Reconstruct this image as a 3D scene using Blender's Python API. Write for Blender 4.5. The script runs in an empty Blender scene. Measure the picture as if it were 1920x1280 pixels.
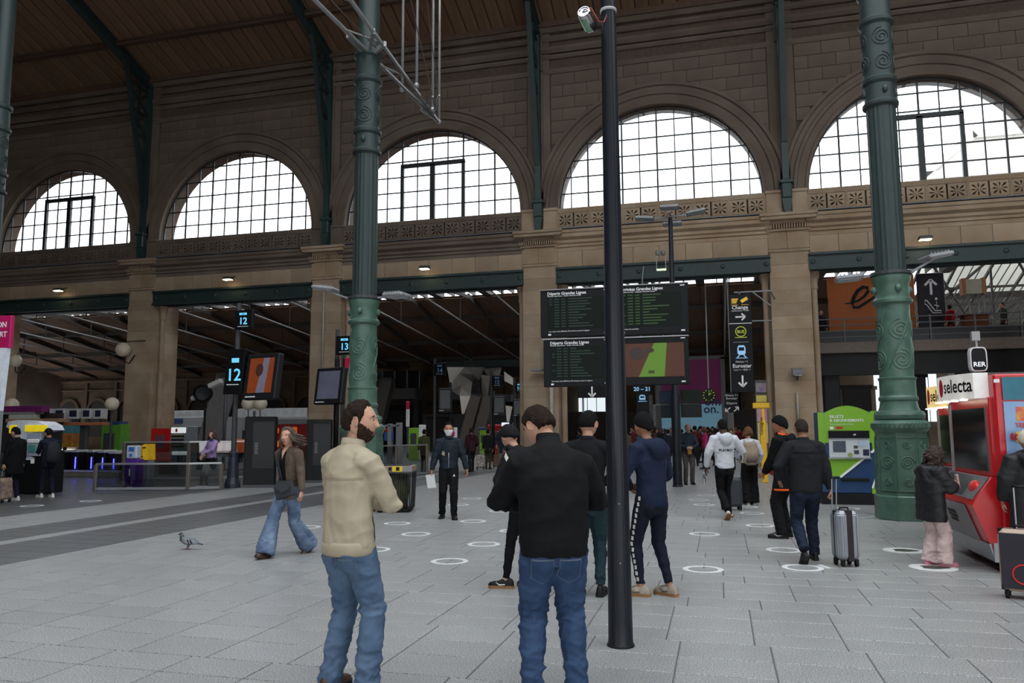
import bpy, bmesh, math, random
import numpy as np
from mathutils import Vector, Matrix, Quaternion
from mathutils.bvhtree import BVHTree
random.seed(7)
PI = math.pi
SC = bpy.context.scene
COL = SC.collection
# ------------------------------------------------------------------ camera, sky, exposure
YAW, PITCH, ROLL, FPX, EYE = math.radians(14.90), math.radians(6.537), math.radians(-0.261), 1453.34, 1.62
CF = Vector((-math.sin(YAW)*math.cos(PITCH), math.cos(YAW)*math.cos(PITCH), math.sin(PITCH)))
_r = Vector((math.cos(YAW), math.sin(YAW), 0)); _u = _r.cross(CF)
CR = _r*math.cos(ROLL) + _u*math.sin(ROLL); CU = -_r*math.sin(ROLL) + _u*math.cos(ROLL)
cam = bpy.data.cameras.new('camera'); camo = bpy.data.objects.new('camera', cam); COL.objects.link(camo)
cam.sensor_width = 36; cam.lens = FPX*36/1920; cam.clip_end = 600; cam.clip_start = .05
camo.matrix_world = Matrix(((CR.x, CU.x, -CF.x, 0), (CR.y, CU.y, -CF.y, 0), (CR.z, CU.z, -CF.z, EYE), (0, 0, 0, 1)))
SC.camera = camo
w = bpy.data.worlds.new('overcast'); SC.world = w; w.use_nodes = True
bg = w.node_tree.nodes['Background']; bg.inputs[0].default_value = (.93, .96, 1, 1); bg.inputs[1].default_value = 2.8
SC.view_settings.view_transform = 'Standard'; SC.view_settings.look = 'None'
SC.view_settings.exposure = 0.6; SC.view_settings.gamma = 1; SC.view_settings.use_curve_mapping = False
SC.cycles.use_denoising = True
SC.cycles.max_bounces = 8; SC.cycles.transparent_max_bounces = 16; SC.cycles.sample_clamp_indirect = 6

# ------------------------------------------------------------------ pixel helpers (1920x1280 photograph)
def ray(x, y): return CF + CR*((x-960)/FPX) + CU*((640-y)/FPX)
def at(x, y, dep): return ray(x, y)*dep + Vector((0, 0, EYE))
def fl(x, y, z=0):
    d = ray(x, y); return d*((z-EYE)/d.z) + Vector((0, 0, EYE))
def wl(x, y, Y=33.0):
    d = ray(x, y); return d*(Y/d.y) + Vector((0, 0, EYE))
def dep_of(p): return (Vector(p)-Vector((0, 0, EYE))).dot(CF)

# ------------------------------------------------------------------ materials
def lin(c):
    return tuple(((v/255)/12.92 if v/255 <= .04045 else ((v/255+.055)/1.055)**2.4) for v in c[:3]) + (1,)
MATS = {}
def M(name, rgb=(128, 128, 128), rough=.6, metal=0, var=.12, vscale=6, bump=0, bscale=40, emit=0, ecol=None, spec=.5, alt=None, stretch=None, detail=4, coat=0, objrand=0, speck=0):
    if name in MATS: return MATS[name]
    m = bpy.data.materials.new(name); m.use_nodes = True; MATS[name] = m
    nt = m.node_tree; N = nt.nodes; L = nt.links; b = N['Principled BSDF']
    b.inputs['Roughness'].default_value = rough; b.inputs['Metallic'].default_value = metal
    b.inputs['Specular IOR Level'].default_value = spec; b.inputs['Coat Weight'].default_value = coat
    base = lin(rgb)
    tc = N.new('ShaderNodeTexCoord'); mp = N.new('ShaderNodeMapping'); L.new(tc.outputs['Object'], mp.inputs[0])
    if stretch: mp.inputs['Scale'].default_value = stretch
    col = None
    if var or alt:
        n = N.new('ShaderNodeTexNoise'); n.inputs['Scale'].default_value = vscale; n.inputs['Detail'].default_value = detail
        L.new(mp.outputs[0], n.inputs['Vector'])
        r = N.new('ShaderNodeValToRGB'); L.new(n.outputs['Fac'], r.inputs[0])
        r.color_ramp.elements[0].position = .3; r.color_ramp.elements[1].position = .72
        a = lin(alt) if alt else tuple(min(1, v*(1+var)) for v in base[:3]) + (1,)
        d = base if alt else tuple(v*(1-var) for v in base[:3]) + (1,)
        r.color_ramp.elements[0].color = d; r.color_ramp.elements[1].color = a
        col = r.outputs[0]
    if speck:
        n = N.new('ShaderNodeTexNoise'); n.inputs['Scale'].default_value = 100; n.inputs['Detail'].default_value = 2
        L.new(tc.outputs['Object'], n.inputs['Vector'])
        mr = N.new('ShaderNodeMapRange'); L.new(n.outputs['Fac'], mr.inputs[0]); mr.inputs[1].default_value = .35; mr.inputs[2].default_value = .65
        mr.inputs[3].default_value = 1-speck; mr.inputs[4].default_value = 1+speck
        mx = N.new('ShaderNodeVectorMath'); mx.operation = 'SCALE'; L.new(col, mx.inputs[0]); L.new(mr.outputs[0], mx.inputs['Scale']); col = mx.outputs[0]
    if objrand:
        oi = N.new('ShaderNodeObjectInfo'); mr = N.new('ShaderNodeMapRange'); L.new(oi.outputs['Random'], mr.inputs[0])
        mr.inputs[3].default_value = 1-objrand; mr.inputs[4].default_value = 1+objrand
        mx = N.new('ShaderNodeVectorMath'); mx.operation = 'SCALE'
        if col: L.new(col, mx.inputs[0])
        else: mx.inputs[0].default_value = base[:3]
        L.new(mr.outputs[0], mx.inputs['Scale']); col = mx.outputs[0]
    if col: L.new(col, b.inputs['Base Color'])
    else: b.inputs['Base Color'].default_value = base
    if bump:
        n = N.new('ShaderNodeTexNoise'); n.inputs['Scale'].default_value = bscale; n.inputs['Detail'].default_value = 5
        L.new(mp.outputs[0], n.inputs['Vector']); bp = N.new('ShaderNodeBump'); bp.inputs['Strength'].default_value = bump; bp.inputs['Distance'].default_value = .02
        L.new(n.outputs['Fac'], bp.inputs['Height']); L.new(bp.outputs[0], b.inputs['Normal'])
    if emit:
        b.inputs['Emission Color'].default_value = lin(ecol or rgb); b.inputs['Emission Strength'].default_value = emit
    return m
def glass(name, rgb=(255, 255, 255), op=.08, rough=.02):
    if name in MATS: return MATS[name]
    m = bpy.data.materials.new(name); m.use_nodes = True; MATS[name] = m; nt = m.node_tree; N = nt.nodes; L = nt.links
    N.remove(N['Principled BSDF']); t = N.new('ShaderNodeBsdfTransparent'); g = N.new('ShaderNodeBsdfGlossy'); mx = N.new('ShaderNodeMixShader')
    t.inputs[0].default_value = lin(rgb); g.inputs['Roughness'].default_value = rough; mx.inputs[0].default_value = op
    L.new(t.outputs[0], mx.inputs[1]); L.new(g.outputs[0], mx.inputs[2]); L.new(mx.outputs[0], N['Material Output'].inputs[0])
    return m

# ------------------------------------------------------------------ mesh building
class MB:
    def __init__(s): s.v = []; s.f = []; s.m = []; s.mi = 0; s.sm = []; s.smooth = False
    def add(s, vs, fs):
        k = len(s.v); s.v += [tuple(q) for q in vs]
        for f in fs: s.f.append(tuple(k+i for i in f)); s.m.append(s.mi); s.sm.append(s.smooth)
        return s
    def box(s, lo, hi, mtx=None, bev=0):
        x0, y0, z0 = lo; x1, y1, z1 = hi
        if bev:
            b = min(bev, .45*(x1-x0), .45*(y1-y0), .45*(z1-z0)); R = []
            for z, e in ((z0, b), (z0+b, 0), (z1-b, 0), (z1, b)):
                R.append([(x0+b, y0+e, z), (x1-b, y0+e, z), (x1-e, y0+b, z), (x1-e, y1-b, z), (x1-b, y1-e, z), (x0+b, y1-e, z), (x0+e, y1-b, z), (x0+e, y0+b, z)])
            vs = [Vector(q) for r in R for q in r]; fs = [tuple(range(7, -1, -1)), tuple(range(24, 32))]
            for j in range(3):
                for i in range(8): fs.append((j*8+i, j*8+(i+1) % 8, j*8+8+(i+1) % 8, j*8+8+i))
        else:
            vs = [Vector(q) for q in ((x0, y0, z0), (x1, y0, z0), (x1, y1, z0), (x0, y1, z0), (x0, y0, z1), (x1, y0, z1), (x1, y1, z1), (x0, y1, z1))]
            fs = [(3, 2, 1, 0), (4, 5, 6, 7), (0, 1, 5, 4), (1, 2, 6, 5), (2, 3, 7, 6), (3, 0, 4, 7)]
        if mtx: vs = [mtx @ q for q in vs]
        return s.add(vs, fs)
    def bar(s, a, b, w, h=None, up=(0, 0, 1)):
        a = Vector(a); b = Vector(b); h = h or w; d = (b-a); l = d.length; d.normalize()
        u = Vector(up); sx = d.cross(u)
        if sx.length < 1e-4: sx = d.cross(Vector((0, 1, 0)))
        sx.normalize(); u = sx.cross(d)
        vs = []
        for p in (a, b):
            for i, j in ((-1, -1), (1, -1), (1, 1), (-1, 1)): vs.append(p + sx*(i*w/2) + u*(j*h/2))
        return s.add(vs, [(0, 1, 2, 3), (7, 6, 5, 4), (0, 4, 5, 1), (1, 5, 6, 2), (2, 6, 7, 3), (3, 7, 4, 0)])
    def tube(s, pts, rs, n=10, cap=True, xa=None):
        """rs: per point radius or (rx, ry); xa: fixed x axis for the rings"""
        pts = [Vector(p) for p in pts]
        if not isinstance(rs, (list, tuple)): rs = [rs]*len(pts)
        vs = []; px = None
        for i, p in enumerate(pts):
            t = (pts[min(i+1, len(pts)-1)] - pts[max(i-1, 0)])
            if t.length < 1e-9: t = Vector((0, 0, 1))
            t.normalize()
            if xa is not None: x = Vector(xa) - t*Vector(xa).dot(t)
            elif px is None:
                x = Vector((1, 0, 0)) if abs(t.x) < .8 else Vector((0, 1, 0)); x = x - t*x.dot(t)
            else: x = px - t*px.dot(t)
            x.normalize(); px = x; y = t.cross(x)
            r = rs[i]; rx, ry = r if isinstance(r, (tuple, list)) else (r, r)
            for k in range(n):
                a = 2*PI*k/n; vs.append(p + x*(rx*math.cos(a)) + y*(ry*math.sin(a)))
        fs = []
        for i in range(len(pts)-1):
            for k in range(n): fs.append((i*n+k, i*n+(k+1) % n, i*n+n+(k+1) % n, i*n+n+k))
        if cap: fs.append(tuple(range(n-1, -1, -1))); fs.append(tuple(range((len(pts)-1)*n, len(pts)*n)))
        return s.add(vs, fs)
    def lathe(s, prof, n=24, c=(0, 0, 0), a0=0, flute=0):
        vs = []; c = Vector(c)
        for r, z in prof:
            for k in range(n):
                a = a0+2*PI*k/n; q = r*(1-flute*(k % 2)); vs.append(c+Vector((q*math.cos(a), q*math.sin(a), z)))
        fs = []
        for i in range(len(prof)-1):
            for k in range(n): fs.append((i*n+k, i*n+(k+1) % n, i*n+n+(k+1) % n, i*n+n+k))
        fs.append(tuple(range(n-1, -1, -1))); fs.append(tuple(range((len(prof)-1)*n, len(prof)*n)))
        return s.add(vs, fs)
    def ball(s, c, r, nu=16, nv=10):
        rx, ry, rz = r if isinstance(r, (tuple, list)) else (r, r, r)
        c = Vector(c); vs = [c+Vector((0, 0, -rz))]
        for j in range(1, nv):
            e = -PI/2+PI*j/nv
            for k in range(nu):
                a = 2*PI*k/nu; vs.append(c+Vector((rx*math.cos(e)*math.cos(a), ry*math.cos(e)*math.sin(a), rz*math.sin(e))))
        vs.append(c+Vector((0, 0, rz))); fs = []; T = len(vs)-1
        for k in range(nu): fs.append((0, 1+(k+1) % nu, 1+k)); fs.append((T, T-nu+k, T-nu+(k+1) % nu))
        for j in range(nv-2):
            for k in range(nu): o = 1+j*nu; fs.append((o+k, o+(k+1) % nu, o+nu+(k+1) % nu, o+nu+k))
        return s.add(vs, fs)
    def prism(s, poly, d, mtx=None):
        """poly in local XZ, extruded along local Y by d"""
        n = len(poly); vs = [Vector((x, 0, z)) for x, z in poly] + [Vector((x, d, z)) for x, z in poly]
        fs = [tuple(range(n)), tuple(range(2*n-1, n-1, -1))] + [(i+n, (i+1) % n+n, (i+1) % n, i) for i in range(n)]
        if mtx: vs = [mtx @ q for q in vs]
        return s.add(vs, fs)
    def profx(s, prof, x0, x1, close=True):
        """profile polygon in (y,z) swept along X"""
        n = len(prof); vs = [Vector((x0, y, z)) for y, z in prof]+[Vector((x1, y, z)) for y, z in prof]
        fs = [tuple(range(n)), tuple(range(2*n-1, n-1, -1))] + [(i+n, (i+1) % n+n, (i+1) % n, i) for i in range(n)]
        return s.add(vs, fs)
    def mesh(s, name):
        me = bpy.data.meshes.new(name); me.from_pydata(s.v, [], s.f)
        if any(s.m): me.polygons.foreach_set('material_index', s.m)
        if any(s.sm): me.polygons.foreach_set('use_smooth', s.sm)
        me.update(); return me
    def obj(s, name, mat=None, parent=None, mtx=None, smooth=None, fix=False):
        me = s.mesh(name)
        if fix:
            bm = bmesh.new(); bm.from_mesh(me); bmesh.ops.recalc_face_normals(bm, faces=bm.faces); bm.to_mesh(me); bm.free()
        return mkobj(name, me, mat, parent, mtx, smooth)
def mkobj(name, me, mat=None, parent=None, mtx=None, smooth=None):
    o = bpy.data.objects.new(name, me); COL.objects.link(o)
    for q in (mat if isinstance(mat, (list, tuple)) else [mat] if mat else []): me.materials.append(q)
    if parent: o.parent = parent
    if mtx is not None: o.matrix_local = mtx
    if smooth is not None:
        me.polygons.foreach_set('use_smooth', [True]*len(me.polygons))
        if smooth: me.set_sharp_from_angle(angle=smooth)
    return o
def copy(o, parent=None, mtx=None):
    c = o.copy(); COL.objects.link(c); c.parent = parent if parent else o.parent
    if mtx is not None: c.matrix_local = mtx
    return c
def copytree(o, parent=None):
    c = o.copy(); COL.objects.link(c); c.parent = parent
    for ch in list(o.children): copytree(ch, c)
    return c
def T(x=0, y=0, z=0): return Matrix.Translation((x, y, z))
def RZ(a): return Matrix.Rotation(a, 4, 'Z')
def RX(a): return Matrix.Rotation(a, 4, 'X')
def RY(a): return Matrix.Rotation(a, 4, 'Y')
def thing(name, label, cat, loc=(0, 0, 0), rz=0, group=None):
    o = bpy.data.objects.new(name, None); COL.objects.link(o); o.empty_display_size = .1
    o.location = loc; o.rotation_euler = (0, 0, rz); return tag(o, label, cat, group)
def tag(o, label, cat, group=None):
    o['label'] = label; o['category'] = cat
    if group: o['group'] = group
    return o
def struct(o, label=None):
    o['kind'] = 'structure'
    if label: o['label'] = label
    return o
def sempty(name, label=None):
    o = bpy.data.objects.new(name, None); COL.objects.link(o); return struct(o, label)
def text(name, s, size, mat, parent, mtx, ext=.002, align='LEFT', bold=0, mn=2):
    """flat lettering in local XZ facing -Y, as a mesh"""
    cu = bpy.data.curves.new(name, 'FONT'); cu.body = s; cu.size = size; cu.extrude = ext; cu.align_x = align; cu.resolution_u = mn; cu.offset = bold
    to = bpy.data.objects.new(name, cu); COL.objects.link(to); dg = bpy.context.evaluated_depsgraph_get(); dg.update()
    me = bpy.data.meshes.new_from_object(to.evaluated_get(dg)); bpy.data.objects.remove(to); bpy.data.curves.remove(cu)
    me.transform(RX(PI/2)); me.materials.clear()
    o = mkobj(name, me, mat, parent, mtx)
    if len(s) > 8: o['kind'] = 'stuff'
    return o
def face_cam(p): # rotation so local -Y faces the camera
    return math.atan2(p[0], -p[1])*-1 if False else math.atan2(-p[0], p[1])
# ================================================================== SETTING
BAY = 10.46
PX = [2.97-BAY*k for k in range(-1, 6)]           # pier axes
BC = [2.97-BAY*k-BAY/2 for k in range(-1, 5)]      # window axes
YW = 33.0; RW = 4.35; ZS = 11.4
m_stone = M('limestone', (166, 147, 126), .85, var=.0, vscale=.9, alt=(138, 113, 88), bump=.25, bscale=14, detail=8, objrand=.13)
m_stone_up = M('limestone_dark', (112, 99, 88), .9, vscale=.6, alt=(90, 76, 66), bump=.25, bscale=9, detail=8, objrand=.10)  # darker, greyer stone for the upper wall and left-hand bays
m_joint = M('stone_joint', (92, 78, 64), .95, var=.15)
m_joint_up = M('stone_joint_dark', (86, 73, 63), .95, var=.15)  # joint tone behind the darker upper stone
m_green = M('green_iron', (36, 58, 57), .5, var=.12, vscale=5, bump=.1, bscale=30)
m_greend = M('dark_green_iron', (34, 50, 50), .55, var=.12)
m_wood = M('roof_boards', (118, 90, 68), .75, var=.2, vscale=3, bump=.15, bscale=25, stretch=(1, .15, 1), objrand=.12)
m_woodd = M('roof_purlin', (84, 62, 48), .75, var=.15)
m_steel = M('window_iron', (36, 40, 42), .5, var=.1)
m_pane = glass('window_glass', (245, 248, 250), .05)
m_gran = M('granite', (146, 145, 145), .38, vscale=2.5, var=.06, bump=.05, bscale=160, speck=.6, objrand=.055)
m_grand = M('dark_granite', (88, 88, 90), .36, vscale=2.5, var=.07, bump=.05, bscale=160, speck=.45, objrand=.06)
m_mort = M('floor_joint', (96, 94, 92), .8, var=.1)

# ---- floor
fb = MB(); fb.box((-60, -16, -.3), (44, 80, -.006))
floor = struct(fb.obj('floor', m_mort), 'grey granite floor of the station hall')
def shade_x(x): # dark bands laid along the platforms side
    if x > -8.6: return 0
    if x > -10.15: return 1
    if x > -10.5: return 0
    if x > -11.7: return 1
    if x > -13.5: return 0
    return 1
rng = random.Random(3); tiles = []
y = 1.0; row = 0
while y < 30:
    rh = (.42, .36, .46, .40)[row % 4]; row += 1
    tl = .66; off = rng.choice((0, .22, .44, .33))
    xlo, xhi = (-30, 14)
    xs = []; x = -8.6+off
    if off > .05: xs.append((-8.6, x))
    while x < xhi: xs.append((x, x+tl)); x += tl
    for a, b in ((-8.6, -10.15), (-10.15, -10.5), (-10.5, -11.7), (-11.7, -13.5), (-13.5, -30)):
        x = a
        while x > b+.01:
            e = max(b, x-.775 if b != -30 else x-.66); xs.append((e, x)); x = e
    for a, b in xs:
        cx, cy = (a+b)/2, y+rh/2
        p = Vector((cx, cy, 0)); d = dep_of(p); u = (p-Vector((0, 0, EYE))).dot(CR)
        if d < 1.5 or abs(u/d) > .78: continue
        tiles.append((d, a, b, y, y+rh, shade_x(cx)))
    y += rh
tiles.sort()
G = .005
proto = {}
big = {0: MB(), 1: MB()}; cnt = 0
for d, a, b, y0, y1, sh in tiles:
    inview = d > 4.2 and abs(((Vector(((a+b)/2, (y0+y1)/2, 0))-Vector((0, 0, EYE))).dot(CR))/d) < .70
    if inview and cnt < 290:
        key = (round(b-a, 2), round(y1-y0, 2), sh)
        if key not in proto:
            q = MB(); hx, hy = (b-a)/2-G, (y1-y0)/2-G; q.box((-hx, -hy, -.03), (hx, hy, 0), bev=.003)
            proto[key] = q.mesh('floor_tile'); proto[key].materials.append(m_grand if sh else m_gran)
        o = bpy.data.objects.new('tile', proto[key]); COL.objects.link(o); o.parent = floor; o.location = ((a+b)/2, (y0+y1)/2, 0); cnt += 1
    else:
        big[sh].box((a+G, y0+G, -.03), (b-G, y1-G, 0))
for sh in (0, 1):
    o = big[sh].obj('far_tiles', m_grand if sh else m_gran, floor); o['kind'] = 'stuff'
q = MB(); q.box((-60, 30.05, -.02), (44, 80, -.002)); q.box((14, -16, -.02), (44, 30, -.002)); q.box((-60, -16, -.02), (-30, 30, -.002)); q.box((-30, -16, -.02), (14, .9, -.002))
q.obj('far_paving', m_gran, floor)

# ---- arcade wall
wall = sempty('wall_back', 'tall limestone arcade wall with round-arched windows')
blk = MB(); blk.box((-.5, -.03, -.24), (.5, .03, .24), bev=.012); blk_me = blk.mesh('stone_block'); blk_me.materials.append(m_stone_up)
blk2 = MB(); blk2.box((-.5, -.03, -.24), (.5, .03, .24), bev=.012); blk2_me = blk2.mesh('stone_block'); blk2_me.materials.append(m_stone)
def sblock(x0, x1, y, z0, z1, me=blk_me):
    o = bpy.data.objects.new('stone_block', me); COL.objects.link(o); o.parent = wall
    o.location = ((x0+x1)/2, y, (z0+z1)/2); o.scale = ((x1-x0-.012), 1, (z1-z0-.012)/.48)
# rosette panel with eight pierced petals
def rosette_mesh():
    q = MB(); h = .30; D = .12; V = []; 
    ring = lambda r, a: (r*math.cos(a), r*math.sin(a))
    inn = []; lef = []; rig = []; out = []; sq = []
    for i in range(8):
        a = i*PI/4; long = .31 if i % 2 else .255
        inn.append(ring(.045, a)); rig.append(ring(long*.72, a+.17)); lef.append(ring(long*.72, a-.17)); out.append(ring(long, a))
        k = h/max(abs(math.cos(a)), abs(math.sin(a))); sq.append(ring(k, a))
    q.add([(x, 0, z) for x, z in reversed(inn)], [tuple(range(8))])
    for i in range(8):
        j = (i+1) % 8
        poly = [inn[i], rig[i], out[i], sq[i], sq[j], out[j], lef[j], inn[j]]
        q.add([(x, 0, z) for x, z in reversed(poly)], [tuple(range(8))])
        hole = [inn[i], lef[i], out[i], rig[i]]
        n = 4; q.add([(x, 0, z) for x, z in hole]+[(x, D, z) for x, z in hole], [(k, (k+1) % 4, 4+(k+1) % 4, 4+k) for k in range(4)])
        q.add([(sq[i][0], 0, sq[i][1]), (sq[j][0], 0, sq[j][1]), (sq[j][0], D, sq[j][1]), (sq[i][0], D, sq[i][1])], [(0, 1, 2, 3)])
    q.lathe([(.05, 0), (.04, .02), (.0, .03)], 8); 
    k = len(q.v)-24
    for t in range(k, len(q.v)):
        x, yy, z = q.v[t]; q.v[t] = (x, -z, yy)
    return q.mesh('rosette')
ros = rosette_mesh(); ros.materials.append(m_stone_up)
ros2 = ros.copy(); ros2.materials.clear(); ros2.materials.append(m_stone)
NA = 48
for k, c in enumerate(BC):
    x0, x1 = c-BAY/2, c+BAY/2
    q = MB()
    arc = [(c+RW*math.cos(PI*i/NA), ZS+RW*math.sin(PI*i/NA)) for i in range(NA+1)]
    rec = []
    for i in range(NA+1):
        a = PI*i/NA; dx, dz = math.cos(a), math.sin(a); t = min((BAY/2)/abs(dx) if abs(dx) > 1e-6 else 1e9, (20.6-ZS)/dz if dz > 1e-6 else 1e9); rec.append((c+dx*t, ZS+dz*t))
    yf, yb = 33.16, 34.1
    for yy, fl_ in ((yf, 0), (yb, 1)):
        vs = [(x, yy, z) for x, z in arc]+[(x, yy, z) for x, z in rec]
        q.add(vs, [((i, i+1, NA+2+i, NA+1+i) if fl_ else (NA+1+i, NA+2+i, i+1, i)) for i in range(NA)])
        for cx, i0 in ((x0, None), (x1, None)):
            pass
    # square corners of the rectangle
    for cx, sgn in ((x0, -1), (x1, 1)):
        cand = [p for p in rec if abs(p[0]-cx) < 1e-6]; top = [p for p in rec if abs(p[1]-20.6) < 1e-6]
        pz = max(p[1] for p in cand); pt = (min if sgn < 0 else max)(p[0] for p in top)
        for yy in (yf, yb): q.add([(cx, yy, pz), (cx, yy, 20.6), (pt, yy, 20.6)], [(0, 1, 2)])
    q.add([(x, yf, z) for x, z in arc]+[(x, yb, z) for x, z in arc], [(i+1, i, NA+1+i, NA+2+i) for i in range(NA)])
    q.box((x0, yf, 8.6), (x1, yb, ZS-.02))
    q.obj('wall_core', m_joint_up if k > 1 else m_joint_up, wall, fix=False)
    # mouldings of the arch
    q = MB(); pr = [(RW, 33.14), (RW, 32.98), (RW+.12, 32.96), (RW+.14, 33.03), (RW+.42, 33.02), (RW+.45, 32.94), (RW+.58, 32.92), (RW+.62, 33.0), (RW+.80, 33.0), (RW+.84, 32.9), (RW+.97, 32.88), (RW+.99, 33.14)]
    q.smooth = False; n = len(pr); vs = []; fs = []
    for i in range(NA+1):
        a = PI*i/NA
        for r, yy in pr: vs.append((c+r*math.cos(a), yy, ZS+r*math.sin(a)))
    for i in range(NA):
        for j in range(n-1): fs.append((i*n+j, i*n+j+1, i*n+n+j+1, i*n+n+j))
    q.add(vs, fs); q.obj('archivolt', m_stone_up, wall, fix=True)
    # ashlar blocks in the spandrels
    z = ZS+.2; r_ = 0
    while z < 17.5:
        off = .55*(r_ % 2); x = x0+.55
        xs = [x0+.55]; t = x0+.55+(.55 if r_ % 2 else 1.1)
        while t < x1-.6: xs.append(t); t += 1.1
        xs.append(x1-.55)
        for a, b in zip(xs, xs[1:]):
            if b-a < .15: continue
            nx = min(max(c, a), b)
            if math.hypot(nx-c, z-ZS) < RW+.10: continue
            sblock(a, b, 33.14, z, z+.56)
        z += .56; r_ += 1
    # frieze of pierced rosettes
    nR = 12; wR = (BAY-1.62)/nR
    for i in range(nR):
        o = bpy.data.objects.new('rosette', ros if k > 1 else ros2); COL.objects.link(o); o.parent = wall
        o.location = (x0+.81+wR*(i+.5), 33.0, 10.86); o.scale = (wR/.66, 1, 1)
    q = MB(); q.box((x0+.8, 32.97, 11.16), (x1-.8, 33.2, 11.4), bev=.03); q.box((x0+.8, 33.0, 10.36), (x1-.8, 33.2, 10.56), bev=.02); 
    for i in range(0, nR+1, 2): q.box((x0+.81+wR*i-.05, 32.97, 10.5), (x0+.81+wR*i+.05, 33.1, 11.2))
    q.obj('frieze', m_stone_up if k > 1 else m_stone, wall)
    # main cornice, fascia blocks, iron lintel
    q = MB(); q.profx([(33.2, 9.46), (33.0, 9.46), (33.0, 9.62), (32.93, 9.64), (32.93, 9.74), (32.84, 9.8), (32.84, 9.92), (32.66, 10.02), (32.64, 10.16), (32.58, 10.2), (32.56, 10.32), (33.2, 10.37)], x0+.7, x1-.7)
    q.obj('cornice', m_stone_up if k > 1 else m_stone, wall, fix=True)
    q = MB(); q.box((x0+.75, 32.56, 10.37), (x1-.75, 32.9, 10.40)); 
    q.obj('lead_flashing', M('lead', (92, 100, 110), .5), wall)
    for i in range(8):
        a = x0+.8+(BAY-1.6)/8*i; sblock(a, a+(BAY-1.6)/8, 33.03, 8.72, 9.46, blk2_me)
    q = MB(); q.box((x0+.75, 33.06, 8.7), (x1-.75, 34.1, 9.5)); q.obj('fascia_core', m_joint, wall)
    lint = MB(); lint.box((x0+.74, 32.94, 8.04), (x1-.74, 33.0, 8.72)); lint.box((x0+.74, 32.84, 8.62), (x1-.74, 33.1, 8.72)); lint.box((x0+.74, 32.84, 8.02), (x1-.74, 33.1, 8.1)); lint.box((x0+.74, 33.6, 8.04), (x1-.74, 34.0, 8.7))
    lo = lint.obj('iron_lintel', m_greend, wall)
    q = MB()
    q.lathe([(.10, 0), (.10, .03), (.05, .06), (.0, .065)], 10)
    me = q.mesh('bolt_head'); me.materials.append(m_greend); me.transform(RX(PI/2))
    for i in range(6):
        o = bpy.data.objects.new('bolt_head', me); COL.objects.link(o); o.parent = lo; o.location = (x0+.9+i*(BAY-1.8)/5, 32.94, 8.36)
# upper string courses
for z0, z1, p in ((17.75, 17.95, .1), (18.45, 18.62, .12), (18.72, 18.98, .2), (19.3, 19.5, .16), (19.7, 20.05, .35)):
    q = MB(); q.profx([(33.2, z0), (33.1-p*.4, z0), (33.1-p, (z0+z1)/2), (33.1-p, z1), (33.2, z1)], PX[-1]-6, PX[0]+12); q.obj('string_course', m_stone_up, wall, fix=True)
# wall runs on beyond the last windows
q = MB(); q.box((PX[0], 33.16, 8.6), (44, 34.1, 20.6)); q.box((-60, 33.16, 8.6), (BC[-1]-BAY/2, 34.1, 20.6)); q.box((-60, 33.16, 0), (PX[-1], 34.1, 8.7)); q.box((25, 33.1, 0), (44, 34.1, 8.7))
q.obj('wall_core', m_joint_up, wall)
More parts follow.
